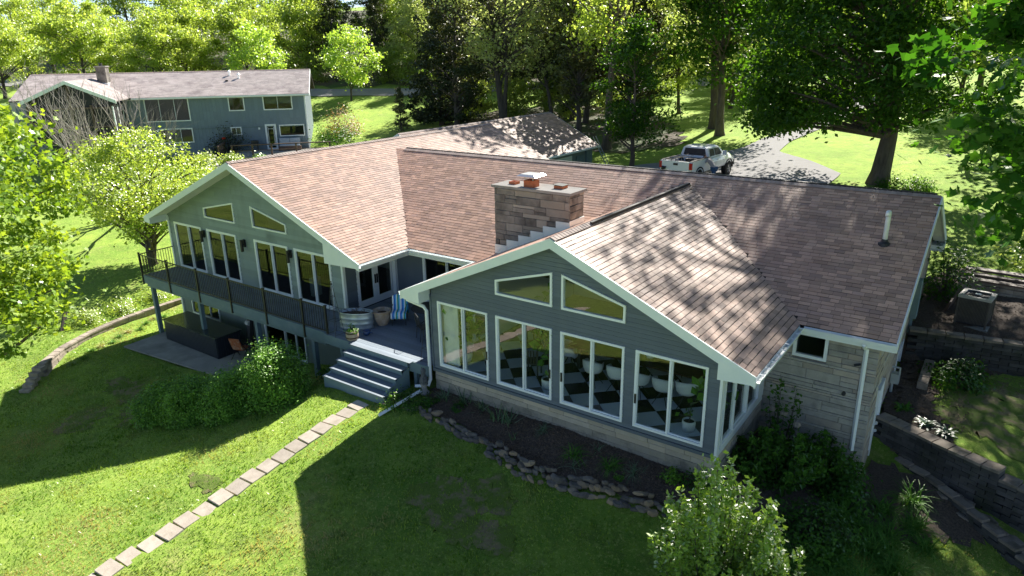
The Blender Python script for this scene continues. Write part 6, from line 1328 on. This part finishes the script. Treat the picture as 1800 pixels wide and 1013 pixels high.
bush('leafy_bush', 'low green bush at the foot of the oak trunk', .3, 28.0, 1.5, .7, .6, 1600, .12, 'oak', 231)
# indoor plants
def potleaf(i, n, h, sp, sz, seed, stem=True):
    t, ph, r = PLANTS[i]; rg_ = np.random.default_rng(seed); P = rg_.normal(0, 1, (n, 3)) * np.array([sp, sp, h * .28]) + np.array([0, 0, ph + h * .62]); link('leaves', leaf_mesh('leaves', P, sz, L['fig'], rg_, up=.3, lobed=False, aspect=.75), t)
    V, F = tubes([(np.array([[0, 0, ph * .8], [.03, 0, ph + h * .5], [0, .03, ph + h]]), np.array([.02, .015, .008]))] + [(np.array([[0, 0, ph + h * .3], p]), np.array([.01, .004])) for p in P[:14]], 5); link('stem', npmesh('stem', V, F, M['bark2']), t)
potleaf(0, 9, .3, .09, .14, 1); potleaf(1, 110, 1.7, .26, .30, 2); potleaf(2, 90, 2.3, .22, .26, 3); potleaf(3, 80, 1.5, .30, .26, 4); potleaf(4, 26, .25, .15, .12, 5)
# grass blades in the near lawn (nobody could count them)
rg_ = np.random.default_rng(9); n = 210000
gxx = rg_.uniform(-30, 7, n); gyy = rg_.uniform(-12.5, 4.5, n)
houseA = (gxx > -9) & (gxx < 2.8) & (gyy > -.0) | (gxx > -25.2) & (gxx < -16.9) & (gyy > -1.7) | (gxx > -25.6) & (gxx < -8.8) & (gyy > -.1)
bed = inpoly(gxx, gyy, BED); pth = np.abs(gxx - np.interp(-gyy, -pc[:, 1], pc[:, 0])) < .33
wallz = np.zeros(n, bool)
for i in range(len(WLp) - 1):
    a, b = np.array(WLp[i]), np.array(WLp[i + 1]); ab = b - a; t_ = np.clip(((gxx - a[0]) * ab[0] + (gyy - a[1]) * ab[1]) / (ab @ ab), 0, 1); wallz |= np.hypot(gxx - a[0] - t_ * ab[0], gyy - a[1] - t_ * ab[1]) < .25
steps = (gxx > -12.4) & (gxx < -9.5) & (gyy > -1.45)
side = inpoly(gxx, gyy, [(.0, -.3), (1.6, -1.2), (2.8, .6), (4.6, 2.6), (5.6, 3.2), (7, 2), (7, 6), (0, 6)])
dens = np.sin(gxx * 1.7 + np.sin(gyy * 2.3)) * np.sin(gyy * 1.9 + np.cos(gxx * 1.1)); dist = np.hypot(gxx - 4.5, gyy + 14.3)
k = ~(houseA | bed | (pth & (gyy < -1.4)) | wallz | steps | side) & (rg_.random(n) < np.clip(.8 + .35 * dens, .2, 1) * np.clip(26 / dist, .5, 1))
gxx, gyy = gxx[k], gyy[k]; n = len(gxx); gzz = zt(gxx, gyy); B = np.stack([gxx, gyy, gzz], 1); a = rg_.uniform(0, 6.283, n); hgt = rg_.uniform(.03, .085, n) * (1 + .3 * np.sin(gxx * 3) * np.cos(gyy * 2.7)); wd = rg_.uniform(.010, .022, n)
D = np.stack([np.cos(a), np.sin(a), 0 * a], 1); T = B + np.stack([rg_.normal(0, .03, n), rg_.normal(0, .03, n), hgt], 1)
V = np.stack([B - D * wd[:, None] - [0, 0, .01], B + D * wd[:, None] - [0, 0, .01], T], 1).reshape(-1, 3)
link('lawn_grass', npmesh('lawn_grass', V, np.arange(3 * n).reshape(n, 3), L['grass'], attr=np.clip(.45 + .25 * np.sin(gxx * .9 + 2 * np.sin(gyy * .7)) + rg_.normal(0, .28, n), 0, 1)))['kind'] = 'stuff'
# mulch chips and twigs
n = 9000; bxy = np.stack([rg_.uniform(-9, .5, n), rg_.uniform(-1.9, .1, n)], 1); bxy = bxy[inpoly(bxy[:, 0], bxy[:, 1], BED)]
bx2 = np.stack([rg_.uniform(2.7, 8.5, 9000), rg_.uniform(5.5, 17, 9000)], 1); bx2 = bx2[(inpoly(bx2[:, 0], bx2[:, 1], [(2.7, 5.85), (4.2, 5.1), (5.0, 4.9), (4.9, 6.6), (4.6, 8.2), (6.5, 9.2), (7.5, 9.9), (2.7, 9.5)])) | (inpoly(bx2[:, 0], bx2[:, 1], [(2.7, 10.3), (5.6, 10.45), (8.2, 11.2), (8.4, 13), (6.4, 14.6), (5.2, 16.6), (3.4, 17.2), (2.7, 15.5)]))]
P = np.concatenate([bxy, bx2]); P = np.stack([P[:, 0], P[:, 1], zt(P[:, 0], P[:, 1]) + .04], 1)
M['chip'] = surf('bark_chips', (.07, .045, .03), (.22, .16, .11), 30, .9, rand='attr', ramt=.5)
link('mulch_chips', leaf_mesh('mulch_chips', P, .07, M['chip'], rg_, up=2.5, aspect=.35, szvar=.6))['kind'] = 'stuff'
# ------------------------------------------------------------------ the neighbour's blue house
o_ = Vector((-49.874, 28.903, 0)); u_ = Vector((-.6723, -.7403, 0)); f_ = Vector((.7403, -.6723, 0))        # u to the left along the facade, f towards the viewer
NB = thing('blue_house', 'long blue two storey house with grey shingled roof on the left beyond the fruit tree', 'house', (o_.x, o_.y, .4)); bz = .3
NP = Pl((o_.x, o_.y, 0), u_, f_)
wz, ed = 5.45, 5.55
def nb(name, m, a0, a1, b0, b1, c0, c1): return MB().pbox(NP, a0, a1, b0, b1, c0, c1).build(name, M[m], NB)
NW = [(13.78, 10.07, 3.47, 5.50, (11.3, 12.55), None), (6.73, 5.34, 4.22, 5.46, (), None), (3.73, 1.14, 4.21, 5.50, (2.45,), None), (13.0, 10.08, 1.55, 2.86, (11.1, 12.1), None), (6.82, 5.88, 2.05, 2.8, (6.35,), None), (2.56, .29, 1.80, 2.86, (), None)]
nh = [[(b, c), (a, c), (a, d), (b, d)] for a, b, c, d, _, _ in NW] + [[(2.83, .62), (3.81, .62), (3.81, 2.95), (2.83, 2.95)]]
outN = [(0, -1), (24, -1), (24, ed), (0, ed)]
mb = MB(); at = []
for (a, b, xa0, xb0, xa1, xb1) in slabs(outN, nh, -1, ed):
    x = xa0
    while x < xb0 - .001:
        xe = min(xb0, (math.floor(x / .3 + 1e-6) + 1) * .3); cc = .0 if a >= 2.74 else -.03
        mb.pbox(NP, x, xe - (.009 if abs(xe / .3 - round(xe / .3)) < 1e-3 else 0), a, b, -.15, cc); x = xe
nw_ = link('wall', npmesh('wall', mb.v, mb.f, M['blue_siding'], attr=np.random.default_rng(1).uniform(0, 1, len(mb.f))), NB, world=True)
mb = MB()
for (a, b, xa0, xb0, xa1, xb1) in slabs(outN, nh, -1, ed): mb.hexa([NP.p(xa0, a, -.16), NP.p(xb0, a, -.16), NP.p(xb0, a, -.25), NP.p(xa0, a, -.25), NP.p(xa1, b, -.16), NP.p(xb1, b, -.16), NP.p(xb1, b, -.25), NP.p(xa1, b, -.25)])
mb.build('inner_wall', M['interior'], NB)
nb('belt_board', 'deckw', 0, 18, 2.70, 2.76, .0, .03)
nb('interior_wall', 'interior', .3, 26, .3, 5.4, -4.1, -4.0); nb('floor', 'floor_dark', .3, 26, 2.7, 2.8, -4, -.26)
MB().pbox(NP, -.0, .15, -1, ed, -9.5, -.15).build('side_wall', M['blue_siding'], NB)
nb('corner_board', 'trim', -.04, .08, .3, 5.4, .0, .05)
for (a, b, c, d, ml, _) in NW: window(NB, NP, b, a, c, d, mull=ml, fw=.09, c=.06, fm='trim', gm='glass2', slide=False)
wn_ = lambda nm, m, *a: nb(nm, m, *a)
nb('blind', 'blind', 1.2, 3.65, 4.75, 5.45, -.30, -.27); nb('curtain', 'curtain', 6.35, 6.65, 4.7, 5.4, -.3, -.27); nb('curtain', 'curtain', 5.42, 5.72, 4.7, 5.4, -.3, -.27); nb('blind', 'curtain', 11.15, 12.0, 1.65, 2.75, -.3, -.27); nb('blind', 'curtain', 5.9, 6.8, 2.1, 2.75, -.3, -.27)
d = window(NB, NP, 2.83, 3.81, .62, 2.95, fw=.16, c=.07, fm='trim', gm='glass2', slide=False, name='door', bars=((3.05, 3.09, .95, 2.7), (3.55, 3.59, .95, 2.7), (3.05, 3.59, 2.5, 2.54), (3.05, 3.59, 1.0, 1.04)))
nb('porch_light', 'trim', 4.25, 4.4, 2.5, 2.68, .0, .12)
# roof: eave at 5.55, ridge 7.55 five metres behind
nl = 24.2
def npt(a, z, c): p = NP.p(a, z, c); return (p.x, p.y, p.z)
ez_, rz_, ovn, rb = 5.62, 7.62, .5, -5.0
q = MB().prism([npt(-.45, ez_, ovn), npt(nl, ez_, ovn), npt(nl, rz_, rb), npt(-.45, rz_, rb)], (0, 0, -.1)).build('roof', M['roofdeck'], NB)
vv = (NP.p(0, rz_, rb) - NP.p(0, ez_, ovn))
shingle_roof(q, npt(-.45, ez_, ovn), u_, vv, nl + .45, vv.length, lambda c: c[:, 2] > -99, M['grey_shingle'], M['grey_shingle'], expo=.2, lw=(.35, .7), nsingle=0, seed=31)
MB().prism([npt(-.45, rz_, rb), npt(nl, rz_, rb), npt(nl, ez_, rb * 2 - ovn), npt(-.45, ez_, rb * 2 - ovn)], (0, 0, -.1)).build('roof', M['roofdeck'], NB)
caps(q, npt(-.45, rz_, rb), npt(nl, rz_, rb), .36, .36, .16, .25)
nb('gutter', 'trim', -.48, 14.6, ez_ - .16, ez_ - .03, ovn - .02, ovn + .1); nb('soffit', 'soffit', -.4, 16, ez_ - .2, ez_ - .17, .05, ovn)
MB().hexa([npt(-.48, ez_ - .2, ovn), npt(-.45, ez_ - .2, ovn), npt(-.45, rz_ - .2, rb), npt(-.48, rz_ - .2, rb), npt(-.48, ez_ + .02, ovn), npt(-.45, ez_ + .02, ovn), npt(-.45, rz_ + .02, rb), npt(-.48, rz_ + .02, rb)]).build('rake_board', M['trim'], NB)
for a, c in ((6.9, -3.9), (6.0, -3.2)):
    z = ez_ + (rz_ - ez_) * (ovn - c) / (ovn - rb); p = NP.p(a, z, c); MB().tube([(p.x, p.y, z - .05), (p.x, p.y, z + .35)], .09, 10).lathe([(.17, .33), (.02, .5)], (p.x, p.y, z), 10).build('roof_vent', M['vinyl'], NB)
p = NP.p(7.0, 0, -2.6); MB().lathe([(.14, 0), (.14, .12), (0, .14)], (p.x, p.y, ez_ + (rz_ - ez_) * 3.1 / 5.5), 10).build('roof_vent', M['dark'], NB)
cb_ = MB().pbox(NP, 17.05, 17.85, 5.8, 8.2, -3.2, -2.2).build('chimney', M['chim'], NB)
MB().pbox(NP, 16.98, 17.92, 8.2, 8.3, -3.27, -2.13).build('chimney_cap', M['concrete'], cb_); MB().tube([NP.p(17.5, 8.3, -2.7), NP.p(17.5, 8.55, -2.7)], .14, 10).build('flue', M['dark'], cb_); MB().pbox(NP, 17.0, 17.9, 6.4, 6.85, -3.25, -2.15).build('flashing', M['trim'], cb_)
# screened gable porch
pc0, pc1, pa0, pa1, pap = 0.05, 4.0, 15.3, 21.6, 18.4
pe, pr = 5.75, 7.25
MB().prism([npt(pap, pr, pc1), npt(pa0 - .5, pe - .1, pc1), npt(pa0 - .5, pe - .1, -.6), npt(pap, pr, -3.6)], (0, 0, -.1)).build('roof', M['grey_shingle'], NB)
MB().prism([npt(pap, pr, pc1), npt(pap, pr, -3.6), npt(pa1 + .5, pe - .1, -.6), npt(pa1 + .5, pe - .1, pc1)], (0, 0, -.1)).build('roof', M['grey_shingle'], NB)
for xa in (pa0 - .5, pa1 + .5):
    MB().hexa([npt(xa, pe - .38, pc1 + .05), npt(pap, pr - .25, pc1 + .05), npt(pap, pr - .25, pc1), npt(xa, pe - .38, pc1), npt(xa, pe - .08, pc1 + .05), npt(pap, pr + .03, pc1 + .05), npt(pap, pr + .03, pc1), npt(xa, pe - .08, pc1)]).build('rake_board', M['trim'], NB)
mb = MB(); mb.prism([npt(pa0, 2.6, pc1 - .4), npt(pa0, pe - .1, pc1 - .4), npt(pap, pr - .2, pc1 - .4), npt(pa1, pe - .1, pc1 - .4), npt(pa1, 2.6, pc1 - .4)], f_ * -.04); mb.build('screen', M['blackscreen'], NB)
for a in (pa0, 16.85, pap, 19.9, pa1): nb('porch_post', 'brownwood', a - .08, a + .08, -.8 if a in (pa0, pa1) else 2.6, 5.3 if a != pap else 6.8, pc1 - .39, pc1 - .2)
nb('porch_beam', 'brownwood', pa0, pa1, 5.0, 5.15, pc1 - .39, pc1 - .18); nb('porch_beam', 'brownwood', pa0, pa1, 2.45, 2.65, pc1 - .39, pc1 - .15); nb('porch_beam', 'brownwood', pa0, pa1, 3.5, 3.6, pc1 - .39, pc1 - .2)
nb('porch_side', 'blackscreen', pa0 - .02, pa0 + .02, 2.6, 5.3, .05, pc1 - .4)
nb('porch_floor', 'brownwood', pa0, pa1, 2.3, 2.45, .05, pc1 - .2); nb('porch_back', 'dark', pa0, pa1, -.5, 2.3, .5, .6)
nb('downspout', 'trim', pa0 - .15, pa0 - .05, .3, 5.2, pc1 - .2, pc1 - .1)
for c_ in (1.0, 2.4, 3.6): nb('porch_post', 'trim', pa0 - .06, pa0 - .02, 2.7, 5.2, c_ - .04, c_ + .04)
# neighbour's terrace: slab, rail, sofa, steps
TZ = .62
o = MB().prism([npt(-2.5, TZ, .1), npt(7.6, TZ, .1), npt(7.6, TZ, 4.6), npt(-2.5, TZ, 5.4)], (0, 0, -.9)).build('terrace', M['concrete']); o['kind'] = 'structure'
RL = thing('terrace_railing', 'dark wooden railing around the neighbour\'s terrace', 'railing', NP.p(3, TZ, 5.5))
def rlb(name, a0, a1, b0, b1, c0, c1, m='brownwood'): return MB().pbox(NP, a0, a1, b0, b1, c0, c1).build(name, M[m], RL)
rlb('handrail', -2.2, 6.4, TZ + .92, TZ + 1.0, 3.9, 4.1); rlb('handrail', 7.3, 7.45, TZ + .92, TZ + 1.0, .9, 4.3)
for a in (-2.0, .9, 3.0, 4.6, 6.3): rlb('post', a - .07, a + .07, TZ - .5, TZ + .92, 3.93, 4.06)
for c_ in (1.0, 2.1, 3.2, 4.2): rlb('post', 7.3, 7.44, TZ - .5, TZ + .92, c_ - .07, c_ + .07)
rlb('rail', -2.0, 6.3, TZ + .45, TZ + .5, 3.97, 4.02); rlb('rail', 7.35, 7.4, TZ + .45, TZ + .5, 1.0, 4.2); rlb('skirt', 6.4, 7.5, TZ - .35, TZ - .02, 4.62, 4.72)
SB = thing('outdoor_sofa', 'dark outdoor sofa with two pale blue grey cushions at the neighbour\'s wall', 'sofa', NP.p(1.7, TZ, .8))
def sbb(name, m, *a): return MB().pbox(NP, *a).build(name, M[m], SB)
sbb('frame', 'brownwood', .7, 2.7, TZ, TZ + .4, .4, 1.2); sbb('cushion', 'cushion', .78, 1.68, TZ + .4, TZ + 1.05, .35, .6); sbb('cushion', 'cushion', 1.72, 2.62, TZ + .4, TZ + 1.05, .35, .6); sbb('cushion', 'cushion', .8, 2.6, TZ + .4, TZ + .52, .6, 1.15)
t = thing('grill', 'small black grill left of the neighbour\'s door', 'grill', NP.p(4.8, TZ, .7)); MB().pbox(NP, 4.5, 5.1, TZ + .5, TZ + .95, .4, .9).pbox(NP, 4.55, 4.6, TZ, TZ + .5, .45, .5).pbox(NP, 5.0, 5.05, TZ, TZ + .5, .45, .5).pbox(NP, 4.55, 4.6, TZ, TZ + .5, .8, .85).pbox(NP, 5.0, 5.05, TZ, TZ + .5, .8, .85).build('body', M['black'], t)
t = thing('red_flower_pot', 'tiny pot with red flowers on the end post of the neighbour\'s railing', 'pot', NP.p(7.37, TZ + 1.0, 1.0)); pp = NP.p(7.37, TZ + 1.0, 1.0)
MB().lathe([(.1, 0), (.16, .22), (0, .22)], (pp.x, pp.y, pp.z), 10).build('pot', M['dark'], t); MB().lathe([(.1, .2), (.2, .28), (.12, .38), (0, .4)], (pp.x, pp.y, pp.z), 8).build('flowers', M['red'], t)
GS = thing('garden_steps', 'pale stone garden steps going down from the neighbour\'s terrace', 'steps', (-49.5, 18, .2)); 
for k in range(7):
    p = Vector((-48.2, 19.2, 0)) + Vector((-.35, -.95, 0)).normalized() * (k * .62); zz = .62 - k * .22
    c_, s_ = math.cos(.35), math.sin(.35); ax = Vector((c_, -s_ * -1 * -1, 0)).normalized(); ay = Vector((-ax.y, ax.x, 0)); w_ = 1.1
    MB().hexa([p - ax * w_ - ay * .28 + Vector((0, 0, zz - .16)), p + ax * w_ - ay * .28 + Vector((0, 0, zz - .16)), p + ax * w_ + ay * .28 + Vector((0, 0, zz - .16)), p - ax * w_ + ay * .28 + Vector((0, 0, zz - .16)), p - ax * w_ - ay * .28 + Vector((0, 0, zz)), p + ax * w_ - ay * .28 + Vector((0, 0, zz)), p + ax * w_ + ay * .28 + Vector((0, 0, zz)), p - ax * w_ + ay * .28 + Vector((0, 0, zz))]).build('step', M['concrete'], GS)

# ------------------------------------------------------------------ the white pickup (local: x right, y forward, origin on the ground under its centre)
TR = thing('pickup_truck', 'lifted white pickup truck parked on the driveway behind the roof ridge', 'pickup', (-10.78, 26.3, z1(-10.78, 26.3) + .06), math.radians(-4.5))
def tb(name, m, mb, sm=False): return mb.build(name, M[m], TR, False, sm)
def tb_sub(name, m, mb, par, sm=False): return mb.build(name, M[m], par, False, sm)
W = 1.0; base = .72
def loft(secs):
    """closed sections along y; each = (y, [(x,z)...]) with equal counts"""
    mb = MB(); n = len(secs[0][1])
    for y, s in secs: mb.v += [(x, y, z) for x, z in s]
    for i in range(len(secs) - 1):
        for k in range(n): mb.f.append((i * n + k, (i + 1) * n + k, (i + 1) * n + (k + 1) % n, i * n + (k + 1) % n))
    mb.f.append(tuple(range(n))); mb.f.append(tuple(range(len(secs) * n - 1, (len(secs) - 1) * n - 1, -1))); return mb
def sec(w, zb, zt_, r=.09, tw=None):
    tw = tw or w * .94
    return [(-w + .05, zb), (-w, zb + .12), (-w, zt_ - .3), (-tw, zt_ - r), (-tw + r, zt_), (tw - r, zt_), (tw, zt_ - r), (w, zt_ - .3), (w, zb + .12), (w - .05, zb)]
tb('body', 'truck', loft([(-.62, sec(W, base, 1.42)), (.9, sec(W, base, 1.42)), (1.3, sec(W, base, 1.42)), (1.45, sec(W, base, 1.40)), (2.4, sec(W - .01, base, 1.36, .12, .88)), (2.85, sec(W - .06, base, 1.27, .14, .8)), (2.98, sec(W - .14, base + .05, 1.14, .12, .78))]), False)
# cab: pillars and roof, with dark glass set in
cab = loft([(-.62, [(-.93, 1.40), (-.92, 1.42), (-.75, 1.92), (-.62, 1.98), (.62, 1.98), (.75, 1.92), (.92, 1.42), (.93, 1.40)]), (-.45, [(-.93, 1.40), (-.92, 1.42), (-.76, 1.94), (-.62, 2.02), (.62, 2.02), (.76, 1.94), (.92, 1.42), (.93, 1.40)]), (.7, [(-.93, 1.40), (-.92, 1.42), (-.76, 1.94), (-.62, 2.02), (.62, 2.02), (.76, 1.94), (.92, 1.42), (.93, 1.40)]), (1.0, [(-.93, 1.40), (-.92, 1.42), (-.78, 1.85), (-.64, 1.93), (.64, 1.93), (.78, 1.85), (.92, 1.42), (.93, 1.40)]), (1.55, [(-.93, 1.38), (-.92, 1.39), (-.86, 1.41), (-.8, 1.42), (.8, 1.42), (.86, 1.41), (.92, 1.39), (.93, 1.38)])])
tb('cab', 'truck', cab)
tb('rear_window', 'dark', MB().hexa([(-.72, -.635, 1.50), (.72, -.635, 1.50), (.72, -.60, 1.50), (-.72, -.60, 1.50), (-.62, -.632, 1.90), (.62, -.632, 1.90), (.62, -.60, 1.90), (-.62, -.60, 1.90)]))
tb('windscreen', 'dark', MB().hexa([(-.78, 1.46, 1.475), (.78, 1.46, 1.475), (.78, 1.40, 1.44), (-.78, 1.40, 1.44), (-.62, 1.05, 1.90), (.62, 1.05, 1.90), (.62, 1.0, 1.85), (-.62, 1.0, 1.85)]))
for s in (-1, 1):
    for (y0, y1_, yt0, yt1) in ((-.50, .12, -.42, .12), (.22, 1.15, .22, .78)):
        tb('side_window', 'dark', MB().prism([(s * .912, y0, 1.47), (s * .912, y1_, 1.47), (s * .79, yt1, 1.87), (s * .79, yt0, 1.87)], (s * .012, 0, .004)))
    for y in (-.55, .17, 1.3): tb('door_seam', 'dark', MB().box(min(s * 1.0, s * 1.004), max(s * 1.0, s * 1.004), y - .008, y + .008, .9, 1.1))
    for y in (-.35, .35): tb('handle', 'truck', MB().box(min(s * .985, s * 1.03), max(s * .985, s * 1.03), y, y + .18, 1.2, 1.24))
    tb('mirror', 'truck', MB().box(min(s * .98, s * 1.22), max(s * .98, s * 1.22), 1.05, 1.15, 1.40, 1.66))
    tb('wheel_arch', 'rubber', MB().tube([(s * .99, 2.06 + .56 * math.cos(a), .52 + .52 * math.sin(a)) for a in np.linspace(0, math.pi, 12)], .045, 6)); tb('wheel_arch', 'rubber', MB().tube([(s * .99, -1.95 + .56 * math.cos(a), .52 + .52 * math.sin(a)) for a in np.linspace(0, math.pi, 12)], .045, 6))
    tb('taillight', 'redlamp', MB().box(min(s * .84, s * 1.005), max(s * .84, s * 1.005), -3.035, -2.92, 1.02, 1.38))
    tb('headlight', 'chrome', MB().box(min(s * .55, s * .86), max(s * .55, s * .86), 2.86, 2.99, .98, 1.12))
# bed: side walls, floor, tailgate with rails
for s in (-1, 1):
    tb('bed_side', 'truck', MB().hexa([(s * .82, -2.95, base), (s * 1.0, -2.95, base), (s * 1.0, -.63, base), (s * .82, -.63, base), (s * .84, -2.95, 1.45), (s * .98, -2.95, 1.45), (s * .98, -.63, 1.45), (s * .84, -.63, 1.45)]))
    tb('bed_rail', 'rubber', MB().box(min(s * .83, s * .99), max(s * .83, s * .99), -2.9, -.66, 1.451, 1.475))
tb('bed_floor', 'dark', MB().box(-.82, .82, -2.95, -.63, .92, .98)); tb('bed_front', 'truck', MB().box(-.82, .82, -.70, -.63, .95, 1.44))
tg = tb('tailgate', 'truck', MB().box(-.84, .84, -3.03, -2.95, .84, 1.44)); tb_sub('handle', 'black', MB().box(-.12, .16, -3.045, -3.03, 1.22, 1.34), tg)
tb('bumper', 'chrome', MB().box(-.95, .95, -3.16, -3.03, .62, .82)); tb('bumper', 'dark', MB().box(-.92, .92, 2.90, 3.04, .62, .92)); tb('chassis', 'rubber', MB().box(-.5, .5, -2.9, 2.7, .5, .74))
for s in (-1, 1):
    for y in (-1.95, 2.06):
        w = tb('wheel', 'rubber', MB().tube([(s * .70, y, .47), (s * .73, y, .47), (s * .99, y, .47), (s * 1.02, y, .47)], [.40, .47, .47, .41], 28))
        tb_sub('rim', 'black', MB().tube([(s * 1.021, y, .47), (s * 1.0, y, .47)], [.28, .26], 20).tube([(s * 1.0, y, .47), (s * 1.04, y, .47)], .08, 10), w)
        sp = MB()
        for k in range(6): a = k * 1.0472; sp.tube([(s * 1.03, y, .47), (s * 1.03, y + .26 * math.cos(a), .47 + .26 * math.sin(a))], .02, 5)
        tb_sub('spokes', 'chrome', sp, w)
def cargo(name, label, cat, mbs):
    t = thing(name, label, cat, TR.location, math.radians(-4.5))
    for nm, m, mb in mbs: mb.build(nm, M[m], t, False)
cargo('wheelbarrow', 'wheelbarrow tray and dark tyre lying in the pickup bed', 'wheelbarrow', [('tray', 'dark', MB().hexa([(.0, -1.5, 1.0), (.5, -1.5, 1.0), (.55, -.8, 1.0), (-.05, -.8, 1.0), (-.1, -1.7, 1.42), (.6, -1.7, 1.42), (.65, -.75, 1.38), (-.15, -.75, 1.38)])), ('tyre', 'rubber', MB().tube([(-.3 + .0 * a, -1.7 + .22 * math.cos(a), 1.25 + .22 * math.sin(a)) for a in np.linspace(0, 6.283, 15)], .05, 6, False))])
cargo('tool_pile', 'jumble of tools and silver parts in the rear of the pickup bed', 'tools', [('handles', 'barrel', MB().tube([(-.6, -2.9, 1.5), (.2, -1.2, 1.55)], .02, 6).tube([(-.7, -2.8, 1.4), (-.2, -1.0, 1.6)], .02, 6)), ('parts', 'chrome', MB().box(-.7, -.45, -2.8, -2.5, 1.0, 1.45).box(-.35, -.2, -2.7, -2.3, 1.0, 1.5).box(-.1, .15, -2.85, -2.6, 1.0, 1.4)), ('box', 'dark', MB().box(-.75, .1, -2.2, -1.75, .99, 1.3))])
# trailer / mower just behind the ridge left of the truck
t = thing('lawn_mower', 'black lawn mower half hidden behind the roof ridge next to the tailgate', 'mower', (-12.1, 23.3, z1(-12.1, 23.3)))
MB().box(-13.2, -11.6, 22.9, 23.7, z1(-12, 23.3) + .5, z1(-12, 23.3) + .95).build('deck', M['dark'], t); MB().tube([(-11.9, 23.3, z1(-12, 23.3) + .9), (-11.75, 23.3, z1(-12, 23.3) + 1.35), (-11.6, 23.3, z1(-12, 23.3) + 1.3)], .1, 8).build('seat', M['black'], t)
t = thing('ladder', 'aluminium ladder leaning against the garage eave', 'ladder', (-19.2, 30.0, z1(-19.2, 30)))
mb = MB(); zb_ = z1(-19.0, 30)
for yy in (29.8, 30.2): mb.tube([(-18.75, yy, zb_), (-19.95, yy, 3.2)], .03, 5)
mb.build('rail', M['galv'], t)
rg1 = MB().tube([(0, -.2, 0), (0, .2, 0)], .018, 5).mesh('rung', M['galv'])
for k in range(1, 9): o = link('rung', rg1, t); o.location = Vector((-18.75 - 1.2 * k / 9.5, 30.0, zb_ + (3.2 - zb_) * k / 9.5)) - Vector(t.location)

# ------------------------------------------------------------------ the man leaning over the bed side
PS = thing('person', 'person in grey shirt, blue jeans and dark cap leaning over the pickup bed', 'person', (-9.45, 25.2, z1(-9.45, 25.2) + .06), math.radians(86))
def skin(name, verts, edges, radii, m, par, sub=2):
    me = bpy.data.meshes.new(name); me.from_pydata(verts, edges, []); me.update(); me.materials.append(m); o = link(name, me, par)
    md = o.modifiers.new('skin', 'SKIN'); md.use_smooth_shade = True
    for i, r in enumerate(radii): me.skin_vertices[0].data[i].radius = (r, r * .85) if isinstance(r, float) else r; me.skin_vertices[0].data[i].use_root = (i == 0)
    sb = o.modifiers.new('sub', 'SUBSURF'); sb.levels = sub; sb.render_levels = sub; return o
# local axes: y forward (towards the truck), z up
V = [(0, -.02, .92), (0, .10, 1.08), (0, .24, 1.24), (0, .36, 1.37), (0, .44, 1.42), (0, .50, 1.47),
     (.17, .34, 1.37), (.24, .42, 1.20), (.20, .62, 1.12), (.17, .70, 1.10), (-.17, .34, 1.37), (-.25, .44, 1.22), (-.20, .66, 1.15), (-.17, .74, 1.13),
     (.10, -.02, .88), (.12, .03, .50), (.13, -.04, .09), (.13, .08, .04), (-.10, -.02, .88), (-.12, -.02, .50), (-.14, -.16, .09), (-.14, -.04, .04)]
E_ = [(0, 1), (1, 2), (2, 3), (3, 4), (4, 5), (3, 6), (6, 7), (7, 8), (8, 9), (3, 10), (10, 11), (11, 12), (12, 13), (0, 14), (14, 15), (15, 16), (16, 17), (0, 18), (18, 19), (19, 20), (20, 21)]
Rr = [.15, .15, .17, .14, .06, .055, .075, .052, .04, .032, .075, .052, .04, .032, .095, .07, .045, .04, .095, .07, .045, .04]
body = skin('body', V, E_, Rr, M['shirt'], PS)
# jeans from the waist down slightly proud of the body, shirt above is the body colour itself
VJ = [(0, -.02, .93)] + V[14:17] + V[18:21]; skin('jeans', VJ, [(0, 1), (1, 2), (2, 3), (0, 4), (4, 5), (5, 6)], [.165, .108, .085, .065, .108, .085, .065], M['jeans'], PS)
hd = MB().lathe([(0, -.13), (.05, -.12), (.075, -.06), (.085, .02), (.08, .08), (.05, .115), (0, .125)], n=14, sx=.85).mesh('head', M['skin'], True); o = link('head', hd, PS); o.location = (0, .57, 1.53); o.rotation_euler = (-.7, 0, 0)
nose = MB().lathe([(0, -.02), (.014, 0), (.006, .03), (0, .035)], (0, .083, -.01), 6).tube([(.07, .0, .0), (.085, .0, .0)], [.025, .015], 6).tube([(-.07, 0, 0), (-.085, 0, 0)], [.025, .015], 6).build('face', M['skin'], o, False)
MB().lathe([(.09, .03), (.092, .06), (.075, .12), (0, .14)], n=14, sx=.88).box(-.06, .06, .06, .17, .03, .045).build('cap', M['black'], o, False)
for s in (0, 1):
    w = V[9] if s == 0 else V[13]; sg = 1 if s == 0 else -1
    hv = [(w[0], w[1], w[2]), (w[0] - .01 * sg, w[1] + .06, w[2] - .02)]; he = [(0, 1)]; hr = [.03, .036]
    for k in range(4): b = len(hv); x = hv[1][0] + (k - 1.5) * .02; ll = (.035, .042, .04, .03)[k]; hv += [(x, hv[1][1] + .035, hv[1][2] - .01), (x, hv[1][1] + .035 + ll, hv[1][2] - .03), (x, hv[1][1] + .04 + ll, hv[1][2] - .055)]; he += [(1, b), (b, b + 1), (b + 1, b + 2)]; hr += [.011, .009, .008]
    b = len(hv); hv += [(hv[1][0] - .04 * sg, hv[1][1] + .0, hv[1][2] - .01), (hv[1][0] - .05 * sg, hv[1][1] + .04, hv[1][2] - .03)]; he += [(1, b), (b, b + 1)]; hr += [.012, .009]
    skin('hand', hv, he, hr, M['skin'], PS, 1)
for s in (16, 20): MB().box(V[s][0] - .05, V[s][0] + .05, V[s][1] - .07, V[s][1] + .20, 0, .09).build('shoe', M['dark'], PS, False)
